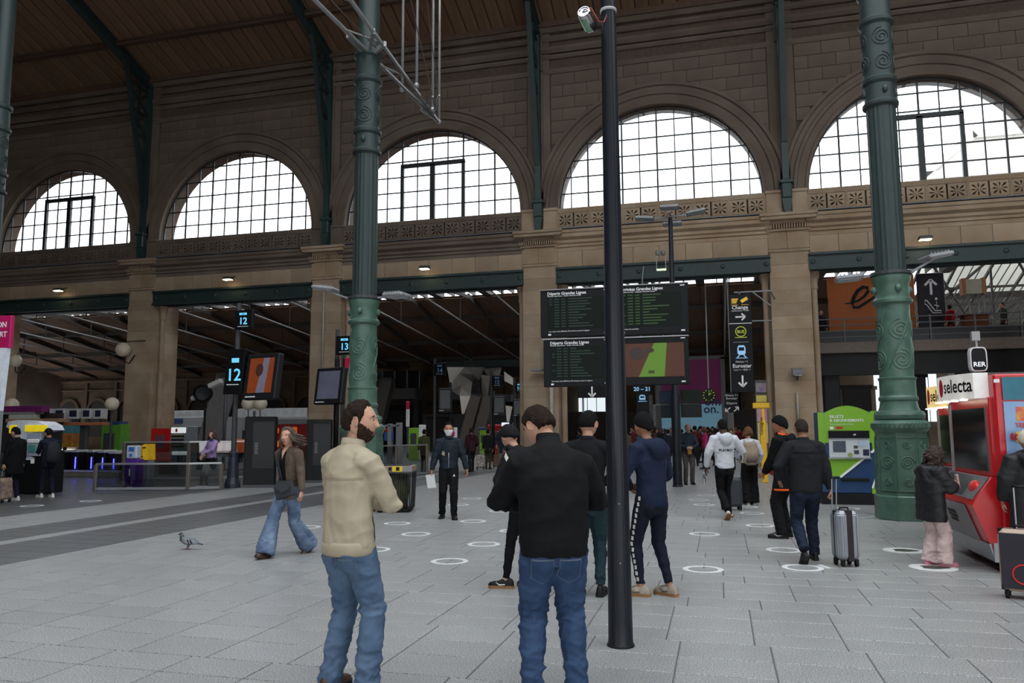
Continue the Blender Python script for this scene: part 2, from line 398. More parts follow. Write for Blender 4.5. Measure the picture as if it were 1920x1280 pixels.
# piers with pilasters
for k, px in enumerate(PX):
    st = m_stone
    p = sempty('pier'); p.parent = wall; p['kind'] = 'structure'; p.location = (px, 0, 0)
    z = 0; i = 0
    for z1 in [.35]+[.35+.53*t for t in range(1, 16)]:
        if z1 > 8.35: z1 = 8.3
        e = .10 if z1 <= .36 else 0
        q = MB(); q.box((-.78-e, 33.0-e, z), (.78+e, 34.9+e, z1), bev=.009); o = q.obj('stone_block', st, p); z = z1; i += 1
        if z >= 8.29: break
    q = MB()
    q.box((-.78, 33.0, 8.3), (.78, 34.9, 8.82), bev=.012); q.box((-.82, 32.95, 8.82), (.82, 34.9, 8.96), bev=.03); q.obj('pier_neck', st, p)
    q = MB(); q.box((-.80, 32.97, 8.97), (-.06, 34.2, 9.70), bev=.008); q.obj('stone_block', st, p)
    q = MB(); q.box((-.05, 32.97, 8.97), (.80, 34.2, 9.70), bev=.008); q.obj('stone_block', st, p)
    q = MB(); q.box((-.86, 32.88, 9.70), (.86, 34.0, 9.80)); q.box((-.94, 32.78, 9.98), (.94, 34, 10.1)); q.box((-1.08, 32.5, 10.1), (1.08, 34.0, 10.24), bev=.02); q.box((-1.12, 32.44, 10.24), (1.12, 34.0, 10.37), bev=.02); cap = q.obj('capital', st, p)
    for i in range(18):
        q = MB() if i == 0 else None
        if i == 0: q.box((-.03, 32.8, 9.80), (.03, 33.5, 9.98)); dme = q.mesh('dentil'); dme.materials.append(st)
        o = bpy.data.objects.new('dentil', dme); COL.objects.link(o); o.parent = cap; o.location = (-.86+i*1.72/17, 0, 0)
    q = MB(); q.box((-.80, 32.92, 10.37), (-.2, 34.1, 11.32), bev=.01); q.box((.2, 32.92, 10.37), (.80, 34.1, 11.32), bev=.01); q.box((-.2, 33.05, 10.37), (.2, 34.1, 11.32)); q.box((-.84, 32.86, 11.3), (-.2, 34.1, 11.44), bev=.03); q.box((.2, 32.86, 11.3), (.84, 34.1, 11.44), bev=.03)
    q.obj('pedestal', m_stone if k < 3 else m_stone_up, p)
    q = MB(); q.box((-.52, 33.08, 11.4), (.52, 34.1, 20.2)); q.box((-.2, 33.0, 11.4), (-.12, 33.2, 19.8)); q.box((.12, 33.0, 11.4), (.2, 33.2, 19.8)); q.obj('pilaster', m_stone_up, p)
    # engaged shafts under the lintel
    for sx in (-1, 1):
        q = MB(); q.smooth = True; q.lathe([(.17, 0), (.17, .5), (.13, .55), (.12, 7.3)], 14, (sx*.95, 33.5, 0)); q.smooth = False
        q.lathe([(.13, 7.3), (.16, 7.34), (.15, 7.6), (.22, 7.8), (.24, 7.95), (.24, 8.03)], 8, (sx*.95, 33.5, 0)); q.obj('engaged_shaft', m_stone, p, smooth=.6)

# ---- windows
for k, c in enumerate(BC):
    wn = sempty('window_%d' % (k+1), 'half-round window of small panes in thin dark iron bars'); wn.location = (c, 33.36, ZS)
    heavy = k in (0, 2, 4)
    q = MB(); n = 40
    for i in range(n):
        a, b = PI*i/n, PI*(i+1)/n; q.bar((RW*math.cos(a), 0, RW*math.sin(a)), (RW*math.cos(b), 0, RW*math.sin(b)), .10, .12, up=(0, 1, 0))
    q.box((-RW, -.06, -.12), (RW, .06, .04)); q.obj('frame', m_steel, wn)
    dx, dz = .765, .748
    vx = [i*dx for i in range(-5, 6)]; hz = [j*dz for j in range(1, 6)]
    for x in vx:
        q = MB(); t = .075 if (round(x/dx) % 2 == 0) else .05; q.box((x-t/2, -.03, 0), (x+t/2, .03, math.sqrt(RW*RW-x*x))); q.obj('muntin', m_steel, wn)
    for z in hz:
        X = math.sqrt(RW*RW-z*z); q = MB(); q.box((-X, -.028, z-.026), (X, .028, z+.026)); q.obj('muntin', m_steel, wn)
    if heavy:
        for x, w_ in ((-1.53, .16), (0, .24), (1.53, .16)): q = MB(); q.box((x-w_/2, -.07, 0), (x+w_/2, .07, 2.75)); q.obj('casement_post', m_steel, wn)
        q = MB(); q.box((-1.61, -.07, 2.68), (1.61, .07, 2.86)); q.obj('casement_rail', m_steel, wn)
    xe = [-RW]+vx+[RW]; ze = [0]+hz+[RW]
    for i in range(len(xe)-1):
        for j in range(len(ze)-1):
            a, b, z0, z1 = xe[i], xe[i+1], ze[j], ze[j+1]
            if max(0, a, -b)**2+z0**2 > (RW-.05)**2: continue
            pts = [(a, z0), (b, z0)]
            mid = []
            for t in range(7):
                x = b+(a-b)*t/6; zz = math.sqrt(max(0, RW*RW-x*x)); zt = min(z1, zz)
                if zt > z0+1e-3: mid.append((x, zt))
            if len(mid) < 2: continue
            full = all(abs(p[1]-z1) < 1e-6 for p in mid)
            poly = [(a, z0), (b, z0), (b, z1), (a, z1)] if full else [(mid[-1][0], z0), (mid[0][0], z0)]+mid
            q = MB(); nn = len(poly); q.add([(x, 0, z) for x, z in poly], [tuple(range(nn))]); q.obj('pane', m_pane, wn)

# ---- roof: boarded slope rising from the arcade wall, glazed middle
SL = math.tan(math.radians(20))
def zc(y): return 20.0+(YW-y)*SL
ceil = sempty('ceiling', 'sloping brown boarded roof')
segs = [(33.1, 30.4), (30.4, 27.2), (27.2, 24.0)]
ang = math.atan(SL)
for si, (ya, yb) in enumerate(segs):
    L_ = (ya-yb)/math.cos(ang); q = MB(); q.box((-.27, 0, 0), (.27, L_, .05), bev=.015); me = q.mesh('roof_board'); me.materials.append(m_wood)
    lo, hi = ((-40.5, 10.5), (-36, 6), (-34, 0))[si]
    x = lo
    while x < hi:
        o = bpy.data.objects.new('roof_board', me); COL.objects.link(o); o.parent = ceil
        o.matrix_local = T(x, ya, zc(ya)) @ RZ(PI) @ RX(ang); x += .6
q = MB(); q.bar((-8, 33.3, zc(33.3)+.1), (-8, 21, zc(21)+.1), 104, .06, up=(0, 0, 1)); q.obj('roof_deck', m_woodd, ceil)
for y_ in (30.4, 27.2, 24.0, 21.0):
    q = MB(); q.box((-60, y_-.12, zc(y_)-.24), (44, y_+.12, zc(y_)+.02)); q.box((-60, y_-.2, zc(y_)-.10), (44, y_+.2, zc(y_)-.05)); q.obj('purlin', m_woodd, ceil)
q = MB(); q.box((-60, 32.7, 19.85), (44, 33.2, 20.25)); q.obj('wall_plate', m_woodd, ceil)
# the rest of the roof shell, out of the picture, with the skylight over the concourse
q = MB()
SKX0, SKX1, SKY0, SKY1 = -15, 30, -13, 15
ZR = zc(21)
q.box((-60, SKY1, ZR), (44, 21.2, ZR+.3)); q.box((-60, -16, ZR), (44, SKY0, ZR+.3)); q.box((-60, SKY0, ZR), (SKX0, SKY1, ZR+.3)); q.box((SKX1, SKY0, ZR), (44, SKY1, ZR+.3))
q.obj('roof_deck', m_woodd, ceil)
q = MB(); q.box((-60, -16.4, 0), (-16, -16, ZR+.3)); q.box((-16, -16.4, 4.6), (40, -16, ZR+.3)); q.box((40, -16.4, 0), (44, -16, 4.7)); struct(q.obj('wall_front', m_stone_up), 'wall behind the viewer, open to the platforms')
q = MB(); q.box((-60.4, -16, 0), (-60, 34, ZR+.3)); q.box((-62.4, 34, 0), (-62, 81, 9.5)); struct(q.obj('wall_left', m_stone_up))
q = MB(); q.box((44, -16, 0), (44.4, 34, ZR+.3)); q.box((44, 34, 0), (44.4, 81, 9.5)); struct(q.obj('wall_right', m_stone_up))
sk = sempty('window_6', 'long skylight over the concourse'); sk.location = (0, 0, ZR+.15)
q = MB(); q.add([(SKX0, SKY0, 0), (SKX1, SKY0, 0), (SKX1, SKY1, 0), (SKX0, SKY1, 0)], [(0, 1, 2, 3)]); q.obj('pane', glass('skylight_glass', (235, 240, 240), .05), sk)
for i in range(14):
    x = SKX0+(SKX1-SKX0)*i/13; q = MB(); q.box((x-.06, SKY0, -.12), (x+.06, SKY1, .05)); q.obj('glazing_bar', m_steel, sk)

# ---- iron posts and lattice brackets against the pilasters, roof trusses
def bracket(px):
    tr = sempty('trim_%d' % (PX.index(px)+1), 'dark green iron roof bracket standing on the wall pilaster'); tr.location = (px, 0, 0)
    q = MB(); q.box((-.13, 32.72, 11.6), (.13, 32.98, 20.0)); q.obj('iron_post', m_green, tr)
    q = MB(); q.box((-.2, 32.62, 11.0), (.2, 33.0, 11.75), bev=.05); q.prism([(-.2, 11.0), (-.12, 10.42), (.12, 10.42), (.2, 11.0)], .3, T(0, 32.66, 0)); q.box((-.26, 32.56, 11.62), (.26, 33.0, 11.78), bev=.03); q.obj('post_foot', m_green, tr)
    pts = [(32.75, 13.4), (32.3, 15.6), (31.7, 17.8), (31.35, 19.4), (30.9, 20.55)]
    q = MB()
    for a, b in zip(pts, pts[1:]): q.bar((0, a[0], a[1]), (0, b[0], b[1]), .22, .14, up=(0, 1, 0))
    q.obj('brace', m_greend, tr)
    lat = [((32.75, 15.4), (32.2, 16.0)), ((32.75, 16.7), (31.95, 16.9)), ((32.75, 18.0), (31.65, 18.0)), ((32.75, 16.8), (31.7, 17.9)), ((32.75, 18.1), (31.4, 19.2)), ((32.75, 19.3), (31.35, 19.3)), ((32.75, 15.4), (32.1, 16.5)), ((32.1, 16.5), (32.1, 19.9))]
    for a, b in lat: q = MB(); q.bar((0, a[0], a[1]), (0, b[0], b[1]), .10, .09, up=(1, 0, 0)); q.obj('lattice_bar', m_greend, tr)
    q = MB(); y0, y1 = 32.9, 19.5
    q.bar((0, y0, zc(y0)-.28), (0, y1, zc(y1)-.28), .10, .5); q.bar((0, y0, zc(y0)-.53), (0, y1, zc(y1)-.53), .34, .06); q.bar((0, y0, zc(y0)-.06), (0, y1, zc(y1)-.06), .34, .06); q.obj('truss_rafter', m_greend, tr)
for px in PX: bracket(px)
# ================================================================== TRAIN HALL BEHIND THE ARCADE
YB = 62.0
m_back = M('old_plaster', (104, 88, 70), .9, vscale=.8, alt=(78, 64, 50), bump=.2, bscale=8, objrand=.1)
m_truss = M('truss_paint', (66, 60, 56), .6, var=.1)
m_tie = M('tie_rod_paint', (150, 150, 148), .5, var=.05)
m_roofb = M('train_hall_boards', (92, 66, 48), .8, var=.2, vscale=2, stretch=(1, .2, 1))
m_dark = M('dark_render', (58, 54, 52), .9, var=.1)  # plain dark tone for arch infills, end wall and one canopy facet
wb = sempty('wall_far', 'far stone wall of the train hall with blind arches')
q = MB(); q.box((-62, YB, 0), (16, YB+.5, 9.5)); q.box((16, YB, 0), (44, YB+.5, 5.0)); q.obj('wall_core', m_back, wb)
q = MB(); q.box((-62, YB-.3, 6.35), (-8, YB+.1, 6.6), bev=.05); q.box((-62, YB-.2, 5.55), (-8, YB+.1, 5.7), bev=.03); q.box((-62, YB-.2, 6.9), (16, YB+.1, 9.0)); q.obj('string_course', m_back, wb)
x = -61
i = 0
while x < -30:
    q = MB(); n = 12; w_ = 1.05; zs = 3.6
    arc = [(w_*math.cos(PI*t/n), zs+w_*math.sin(PI*t/n)) for t in range(n+1)]
    for t in range(n):
        a, b = arc[t], arc[t+1]; k_ = 1.22
        q.add([(a[0], 0, a[1]), (b[0], 0, b[1]), (b[0]*k_, 0, zs+(b[1]-zs)*k_), (a[0]*k_, 0, zs+(a[1]-zs)*k_), (a[0], .25, a[1]), (b[0], .25, b[1]), (b[0]*k_, .25, zs+(b[1]-zs)*k_), (a[0]*k_, .25, zs+(a[1]-zs)*k_)], [(0, 1, 2, 3), (4, 5, 1, 0), (3, 2, 6, 7)])
    for sx in (-1, 1): q.box((min(sx*w_, sx*w_*1.22), 0, 1.2), (max(sx*w_, sx*w_*1.22), .25, zs))
    o = q.obj('blind_arch', m_back, wb, T(x, YB-.25, 0))
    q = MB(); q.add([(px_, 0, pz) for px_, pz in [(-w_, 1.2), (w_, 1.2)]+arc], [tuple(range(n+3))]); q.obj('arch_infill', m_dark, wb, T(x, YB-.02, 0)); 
    q = MB(); q.box((w_+.75, -.12, 0), (w_+1.05, .1, 6.4)); q.obj('pilaster', m_back, wb, T(x, YB-.1, 0))
    x += 3.4 if i % 3 != 2 else 4.4; i += 1
# panelled infill on the middle stretch
for j in range(9):
    q = MB(); q.box((0, 0, 4.1), (1.75, .15, 6.1), bev=.04); q.obj('wall_panel', m_back, wb, T(-31.5+j*1.8, YB-.3, 0))
q = MB(); q.box((-32, YB-.5, 3.75), (-15, YB-.2, 4.0)); q.box((-32, YB-.5, 6.2), (-15, YB-.2, 6.55)); q.obj('iron_band', m_greend, wb)
# roof of the train hall: ridge glazing close behind the arcade, boards falling to the far wall
rc = sempty('ceiling_far', 'boarded roof of the train hall with a glazed ridge')
Z1, Y1_, Z2, Y2_ = 10.15, 47.0, 7.0, YB
def zr(y): return Z1+(y-Y1_)*(Z2-Z1)/(Y2_-Y1_)
XR1 = 4.5
nb = 0; x = -62
bl = math.hypot(Y2_-Y1_, Z2-Z1); an = math.atan2(Z2-Z1, Y2_-Y1_)
bme = MB(); bme.box((-.62, 0, -.04), (.62, bl, .04), bev=.015); bme = bme.mesh('roof_board'); bme.materials.append(m_roofb)
while x < 9.0:
    o = bpy.data.objects.new('roof_board', bme); COL.objects.link(o); o.parent = rc; o.matrix_local = T(x, Y1_, Z1) @ RX(an); x += 1.26
q = MB(); q.bar((-27, Y1_, Z1+.12), (-27, Y2_+.5, Z2+.12), 73, .05); q.bar((-18, 34.5, 9.4), (-18, 39.2, 10.6), 124, .1); q.obj('roof_deck', m_woodd, rc)
for i, (a, b) in enumerate([(-60+j*3.3, -57.2+j*3.3) for j in range(22)]):
    q = MB(); q.add([(a, 39.2, 10.6), (b, 39.2, 10.6), (b, Y1_, Z1+.3), (a, Y1_, Z1+.3)], [(0, 1, 2, 3)]); q.obj('pane', glass('ridge_glass', (240, 243, 245), .04), rc)
    q = MB(); q.box((b, 39.0, 10.2), (b+.5, Y1_+.2, 10.7)); q.obj('glazing_bar', m_truss, rc)
    for t in range(1, 4):
        q = MB(); q.box((a+.7*t-.03, 39.0, 10.25), (a+.7*t+.03, Y1_+.2, 10.7)); q.obj('glazing_bar', m_truss, rc)
for i in range(16):
    x = -58+i*3.9
    t = bpy.data.objects.new('roof_truss', None); COL.objects.link(t); t.parent = rc; t.location = (x, 0, 0)
    q = MB(); q.bar((0, 36, 9.6), (0, 46, Z1-.15), .12, .22); q.bar((0, Y1_-1, Z1-.05), (0, Y2_, Z2-.15), .12, .3); q.obj('rafter', m_truss, t)
    q = MB(); q.tube([(0, 36.5, 8.9), (0, 46, 8.2), (0, YB, 7.0)], .045, 6); q.obj('tie_rod', m_tie, t)
    for yy in (40, 44.5, 50, 55):
        q = MB(); q.tube([(0, yy, (8.9+(yy-36.5)*(8.2-8.9)/9.5) if yy < 46 else 8.2+(yy-46)*(7.0-8.2)/16), (0, yy, zr(yy)-.2 if yy > 47 else 9.9)], .04, 6); q.obj('strut', m_truss, t)
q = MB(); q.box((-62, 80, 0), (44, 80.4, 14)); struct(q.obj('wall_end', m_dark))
for yy in (50, 55, 59):
    q = MB(); q.box((-62, yy-.08, zr(yy)-.35), (9.6, yy+.08, zr(yy)-.05)); q.obj('purlin', m_truss, rc)

# glazed roof over the right-hand bay
gr = sempty('ceiling_glazed', 'pitched glass roof with dark rafters beyond the bridge')
Ga = Vector((9.8, 47.0, 10.9)); 
def gp(u, v): # u along X, v down the slope
    return Vector((9.8+u, 44.5+v, 12.6-.34*v))
for i in range(12):
    for j in range(4):
        q = MB(); a, b = i*1.9, i*1.9+1.78; q.add([gp(a, j*4.2), gp(b, j*4.2), gp(b, j*4.2+4.05), gp(a, j*4.2+4.05)], [(0, 1, 2, 3)]); q.obj('pane', glass('roof_glass_dim', (168, 172, 170), .04, .2), gr)
for i in range(13):
    q = MB(); q.bar(gp(i*1.9-.06, 0), gp(i*1.9-.06, 17), .12, .16); q.obj('glazing_bar', m_truss, gr)
    for k in range(1, 4): q = MB(); q.bar(gp(i*1.9-.06+k*.46, 0), gp(i*1.9-.06+k*.46, 17), .04, .06); q.obj('glazing_bar', m_truss, gr)
for j in range(5):
    q = MB(); q.bar(gp(-.2, j*4.2), gp(24, j*4.2), .3, .34); q.obj('purlin', m_truss, gr)
for i in range(4):
    x = 11+i*4.2
    for a, b in (((x, 46, 11.4), (x+4.2, 52, 7.4)), ((x+4.2, 46, 11.4), (x, 52, 7.4)), ((x, 49, 10.6), (x, 49, 5.2)), ((x, 46.5, 9.2), (x+4.2, 46.5, 9.2)), ((x, 46.5, 8.3), (x+4.2, 46.5, 8.3))):
        q = MB(); q.bar(a, b, .10, .12); q.obj('lattice_bar', m_truss, gr)
    for k in range(6):
        q = MB(); q.bar((x+k*.7, 46.5, 8.3), (x+k*.7+.35, 46.5, 9.2), .05, .05); q.obj('lattice_bar', m_truss, gr)
# ================================================================== LARGE THINGS IN THE CONCOURSE
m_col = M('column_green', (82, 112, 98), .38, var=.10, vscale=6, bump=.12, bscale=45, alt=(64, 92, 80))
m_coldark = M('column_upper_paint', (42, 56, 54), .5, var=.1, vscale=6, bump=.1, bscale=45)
m_navy = M('pole_navy', (19, 23, 31), .42, spec=.4, var=.05)
m_black = M('black_paint', (13, 14, 16), .5, spec=.3, var=.08)
m_ink = M('sign_black', (10, 10, 14), .5, spec=.25, var=.03)
m_white = M('white_print', (235, 235, 235), .5, var=0)
m_whitelit = M('white_lit', (225, 232, 240), .4, var=0, emit=.55)
m_grey = M('grey_paint', (128, 130, 133), .45, var=.06)
m_dgrey = M('dark_grey_paint', (62, 64, 68), .45, var=.06)
m_alu = M('aluminium', (170, 172, 175), .32, metal=.8, var=.05)
m_red = M('red_paint', (196, 26, 34), .3, var=.05)
m_chrome = M('chrome', (200, 200, 205), .15, metal=1, var=.03)

def scroll(r, turns, cyl_r, z, a, tube=.012, flip=1):
    """spiral relief lying on a cylinder"""
    pts = []
    n = int(14*turns)
    for i in range(n+1):
        t = i/n; rr = r*(1-.85*t); th = flip*2*PI*turns*t+PI/2
        u, zz = rr*math.cos(th), rr*math.sin(th); an_ = a+u/cyl_r; pts.append((cyl_r*math.cos(an_), cyl_r*math.sin(an_), z+zz))
    q = MB(); q.smooth = True; q.tube(pts, [tube]*len(pts), 6); return q
def column(loc, label, arms):
    t = thing('iron_column', label, 'column', loc)
    s = 1.03; rs = .95
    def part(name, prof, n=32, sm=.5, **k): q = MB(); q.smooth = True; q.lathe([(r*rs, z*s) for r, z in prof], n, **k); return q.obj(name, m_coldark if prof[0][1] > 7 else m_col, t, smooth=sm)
    part('plinth', [(.53, 0), (.54, .02), (.54, .40), (.52, .42)], 8, .3, a0=PI/8)
    o8 = part('octagonal_base', [(.50, .42), (.46, 1.50), (.48, 1.53)], 8, .3, a0=PI/8)
    part('base_cornice', [(.46, 1.52), (.49, 1.55), (.51, 1.60), (.51, 1.66), (.47, 1.70), (.44, 1.72)])
    part('torus', [(.40, 1.70), (.445, 1.75), (.455, 1.81), (.43, 1.87), (.37, 1.89), (.345, 1.95), (.325, 2.06)])
    part('collar', [(.33, 2.05), (.352, 2.08), (.352, 2.12), (.33, 2.15), (.325, 2.17), (.325, 2.42), (.34, 2.44), (.345, 2.47), (.30, 2.49)])
    sh = part('lower_shaft', [(.302, 2.47), (.298, 3.80)], 40)
    part('capital', [(.30, 3.78), (.36, 3.82), (.365, 3.87), (.32, 3.91), (.31, 3.95), (.315, 4.16), (.345, 4.22), (.355, 4.30), (.33, 4.34), (.26, 4.36)])
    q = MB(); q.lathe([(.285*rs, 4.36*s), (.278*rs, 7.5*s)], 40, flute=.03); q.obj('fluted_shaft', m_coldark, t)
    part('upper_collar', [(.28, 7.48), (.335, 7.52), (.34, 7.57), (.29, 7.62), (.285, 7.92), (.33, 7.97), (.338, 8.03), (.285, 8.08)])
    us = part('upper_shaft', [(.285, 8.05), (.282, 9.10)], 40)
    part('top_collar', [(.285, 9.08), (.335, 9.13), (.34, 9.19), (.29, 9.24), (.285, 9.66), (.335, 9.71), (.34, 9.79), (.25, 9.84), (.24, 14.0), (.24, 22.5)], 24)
    for i in range(4):
        a = -PI/2+i*PI/2+.15
        for j, z in enumerate((2.78, 3.32)):
            scroll(.20, 2.6, .305*rs, z*s, a, .013, 1 if j else -1).obj('scroll_ornament', m_col, sh)
        pts = [((.306*rs)*math.cos(a+u), (.306*rs)*math.sin(a+u), zz*s) for u, zz in [(-.75+.15*k, 2.62+.105*k+.05*math.sin(k*.7)) for k in range(11)]]
        q = MB(); q.smooth = True; q.tube(pts, [.006+.012*math.sin(PI*k/10) for k in range(11)], 6); q.obj('leaf_ornament', m_col, sh)
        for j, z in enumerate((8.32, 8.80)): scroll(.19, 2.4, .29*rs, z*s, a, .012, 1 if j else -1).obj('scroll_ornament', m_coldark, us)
        q = MB(); q.smooth = True
        for b_ in (4.06,):
            q.ball((.33*rs*math.cos(a), .33*rs*math.sin(a), b_*s), (.06, .06, .075), 10, 8)
        q.obj('lion_mask', m_col, t)
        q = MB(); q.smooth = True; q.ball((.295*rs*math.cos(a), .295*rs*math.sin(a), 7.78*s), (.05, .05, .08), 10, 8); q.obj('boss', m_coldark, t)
    for i in range(8):
        a = -PI/2+i*PI/4; R = .425
        fm = T(R*math.cos(a), R*math.sin(a), .98*s) @ RZ(a+PI/2) @ RX(-.04)
        q = MB(); q.smooth = True
        for zz, fl_ in ((.0, 1), (.33, -1), (-.33, -1)):
            pts = []
            for k in range(30):
                tt = k/29; rr = (.125 if zz == 0 else .07)*(1-.85*tt); th = fl_*2*PI*2.2*tt; pts.append((rr*math.cos(th), 0, zz+rr*math.sin(th)))
            q.tube(pts, .010, 6)
        o = q.obj('panel_ornament', m_col, o8, fm)
        q = MB()
        for x0, z0, x1, z1 in ((-.15, -.5, .15, -.47), (-.13, .44, .13, .47)): q.box((x0, -.012, z0), (x1, .012, z1))
        q.box((-.165, -.012, -.5), (-.145, .012, .47)); q.box((.145, -.012, -.5), (.165, .012, .47)); q.obj('panel_moulding', m_col, o8, fm)
    n = 28
    for i in range(n):
        pass
    q = MB(); 
    for i in range(40):
        a = 2*PI*i/40; R = .505*rs; q.bar((R*math.cos(a), R*math.sin(a), 1.585*s), (R*math.cos(a+.06), R*math.sin(a+.06), 1.665*s), .03, .03)
    q.obj('rope_moulding', m_col, t)
    # floodlights on a ring above the capital
    q = MB(); q.lathe([(.31, 4.46), (.36, 4.46), (.36, 4.52), (.31, 4.52)], 20); q.obj('lamp_ring', m_dgrey, t)
    for a, up, ln in arms:
        d = Vector((math.cos(a), math.sin(a), 0)); b = Vector((0, 0, 4.49)); e = d*(.34+ln)+Vector((0, 0, 4.49+up))
        q = MB(); q.bar(b+d*.32+Vector((0, 0, 0)), e, .05, .04); ar = q.obj('lamp_arm', m_grey, t)
        mt = Matrix.Translation(e) @ RZ(a) @ RY(-math.atan2(up, ln)*.35)
        q = MB(); q.box((-.22, -.21, -.01), (.28, .21, .07), bev=.025)
        for k in range(6): q.box((-.18+k*.07, -.19, .07), (-.16+k*.07, .19, .10))
        fl_ = q.obj('floodlight', M('flood_housing', (150, 152, 154), .4, metal=.3), t, mt)
        q = MB(); q.box((-.16, -.17, -.018), (.22, .17, -.01)); q.obj('floodlight_glass', M('flood_glass', (190, 196, 200), .15), fl_)
    return t
CRP = Vector((3.19, 15.64, 0)); CLP = Vector((-7.41, 15.32, 0))
column(CRP, 'green cast-iron column with scroll reliefs beside the green and blue ticket machine', [(.35, .32, .55), (PI*.97, -.05, .35)])
column(CLP, 'green cast-iron column with scroll reliefs behind the slatted litter bin', [(PI*1.02, .22, .55), (-.15, -.02, .45)])
column((-17.9, 15.3, 0), 'green cast-iron column standing beyond the magenta and white banner', [])

# ---- dark pole in the foreground
PP = Vector((-.78, 6.09, 0))
t = thing('lamp_post', 'tall dark navy tapered steel post with a can tied to it', 'post', PP)
q = MB(); q.smooth = True; q.lathe([(.098, 0), (.098, .02), (.094, .035), (.092, .2), (.058, 5.6), (.05, 7.5)], 24); q.obj('shaft', m_navy, t, smooth=.7)
q = MB(); q.lathe([(.105, 0), (.105, .012), (.098, .016)], 24); q.obj('base_flange', m_black, t)
for i in range(3):
    a = -PI/2-.6+i*.6; q = MB(); q.bar((.0935*math.cos(a), .0935*math.sin(a), .05), (.0505*math.cos(a), .0505*math.sin(a), 7.4), .006, .006); q.obj('seam_rib', M('pole_navy_light', (30, 35, 46), .35), t)
for y_, z_ in ((-.092, .62), (-.088, 1.06)): q = MB(); q.ball((.02, y_, z_), .006, 8, 6); q.obj('screw', m_alu, t)
q = MB(); q.smooth = True; pz = dep_of((PP.x, PP.y, 4.9))
ct = at(1102, 38, 6.38)
zt = at(1137, 29, 6.5).z
q.lathe([(.068, zt-.012), (.070, zt), (.068, zt+.012)], 20); q.obj('cable_tie', M('tie_plastic', (170, 172, 176), .4), t)
t2 = thing('drink_can', 'silver and green drink can tied high up on the dark post', 'can', ct)
cd_ = (Vector((0, 0, EYE))-ct).normalized(); ax = -(cd_+CU*.75-CR*.35).normalized(); mt = Vector((0, 0, -1)).rotation_difference(ax).to_matrix().to_4x4()
q = MB(); q.smooth = True; q.lathe([(.030, -.105), (.047, -.095), (.057, -.085), (.057, .085), (.048, .10), (.050, .106), (.045, .106), (.044, .098), (.0, .098)], 28); can = q.obj('can_body', m_chrome, t2, mt, smooth=.6)
q = MB(); n = 20; vs = []
for j, z in enumerate((-.07, .075)):
    for i in range(n+1): a = PI*.55+PI*1.0*i/n; vs.append((.0577*math.cos(a), .0577*math.sin(a), z))
q.add(vs, [(i, i+1, n+2+i, n+1+i) for i in range(n)]); q.smooth = True; q.obj('can_print', M('can_green', (70, 150, 90), .3, metal=.5, alt=(190, 195, 195), vscale=14), t2, mt)
q = MB(); q.tube([(-.012, .0, .100), (.02, .01, .112), (.03, .0, .101)], .006, 6); q.obj('pull_tab', m_alu, t2, mt)
q = MB(); q.smooth = True
q.tube([mt @ Vector((.0, .02, .10)), mt @ Vector((.06, .02, .09)), Vector((.085, .02, -.01)), Vector((.13, .03, -.02)), Vector((PP.x+.02-ct.x, PP.y-.05-ct.y, zt-ct.z))], .007, 6); q.obj('strap', M('strap_red', (150, 70, 60), .6), t2)

# ---- hanging truss rig by the left column
ZT = 10.05
rig = thing('lighting_truss', 'grey tubular truss rig with a pointed end clamped to the green column', 'truss', (CLP.x, CLP.y, ZT))
def L_(p): return Vector(p)-Vector((CLP.x, CLP.y, ZT))
tip = fl(822, 228, ZT); a0 = fl(590, 0, ZT); b0 = fl(657, 0, ZT)
aa = a0+(a0-tip)*.6; bb = b0+(b0-tip)*.6
m_tube = M('galvanised', (158, 158, 158), .4, metal=.5, var=.08)
for p_ in (aa, bb): q = MB(); q.smooth = True; q.tube([L_(p_), L_(tip)], .045, 10); q.obj('chord', m_tube, rig)
for px_, py_ in ((754, 168), (781, 160), (811, 205), (823, 228)):
    p_ = fl(px_, py_, ZT); q = MB(); q.smooth = True; q.tube([L_(p_)+Vector((0, 0, -.06)), L_(p_)+Vector((0, 0, 7))], .036, 10); q.obj('hanger_tube', m_tube, rig)
    q = MB(); q.ball(L_(p_), .07, 8, 6); q.obj('clamp', m_tube, rig)
for (x0, y0), (x1, y1) in (((790, 207), (811, 180)), ((812, 215), (823, 178)), ((790, 207), (815, 222))):
    q = MB(); a_, b_ = fl(x0, y0, ZT), fl(x1, y1, ZT); q.tube([L_(a_), L_(b_)], .03, 8); q.obj('gusset', m_tube, rig)
for k in range(5):
    u = .15+.17*k; q = MB(); q.tube([L_(aa.lerp(tip, u)), L_(bb.lerp(tip, u+.06))], .02, 6); q.obj('cross_tie', m_tube, rig)
for px_, py_, px2, py2 in ((770, 0, 815, 200), (800, 0, 822, 180), (620, 0, 800, 190)):
    q = MB(); a_ = fl(px_, py_, ZT+.02); b_ = fl(px2, py2, ZT); q.tube([L_(a_)+Vector((0, 0, .0)), L_(b_)], .012, 6); q.obj('stay_wire', M('wire', (90, 70, 60), .6), rig)
for px_, py_ in ((652, 66), (722, 82), (700, 58)):
    q = MB(); p_ = fl(px_, py_, ZT); q.bar(L_(p_), Vector((0, 0, 0))+(L_(p_)*.35), .07, .12); q.obj('column_clamp', m_tube, rig)

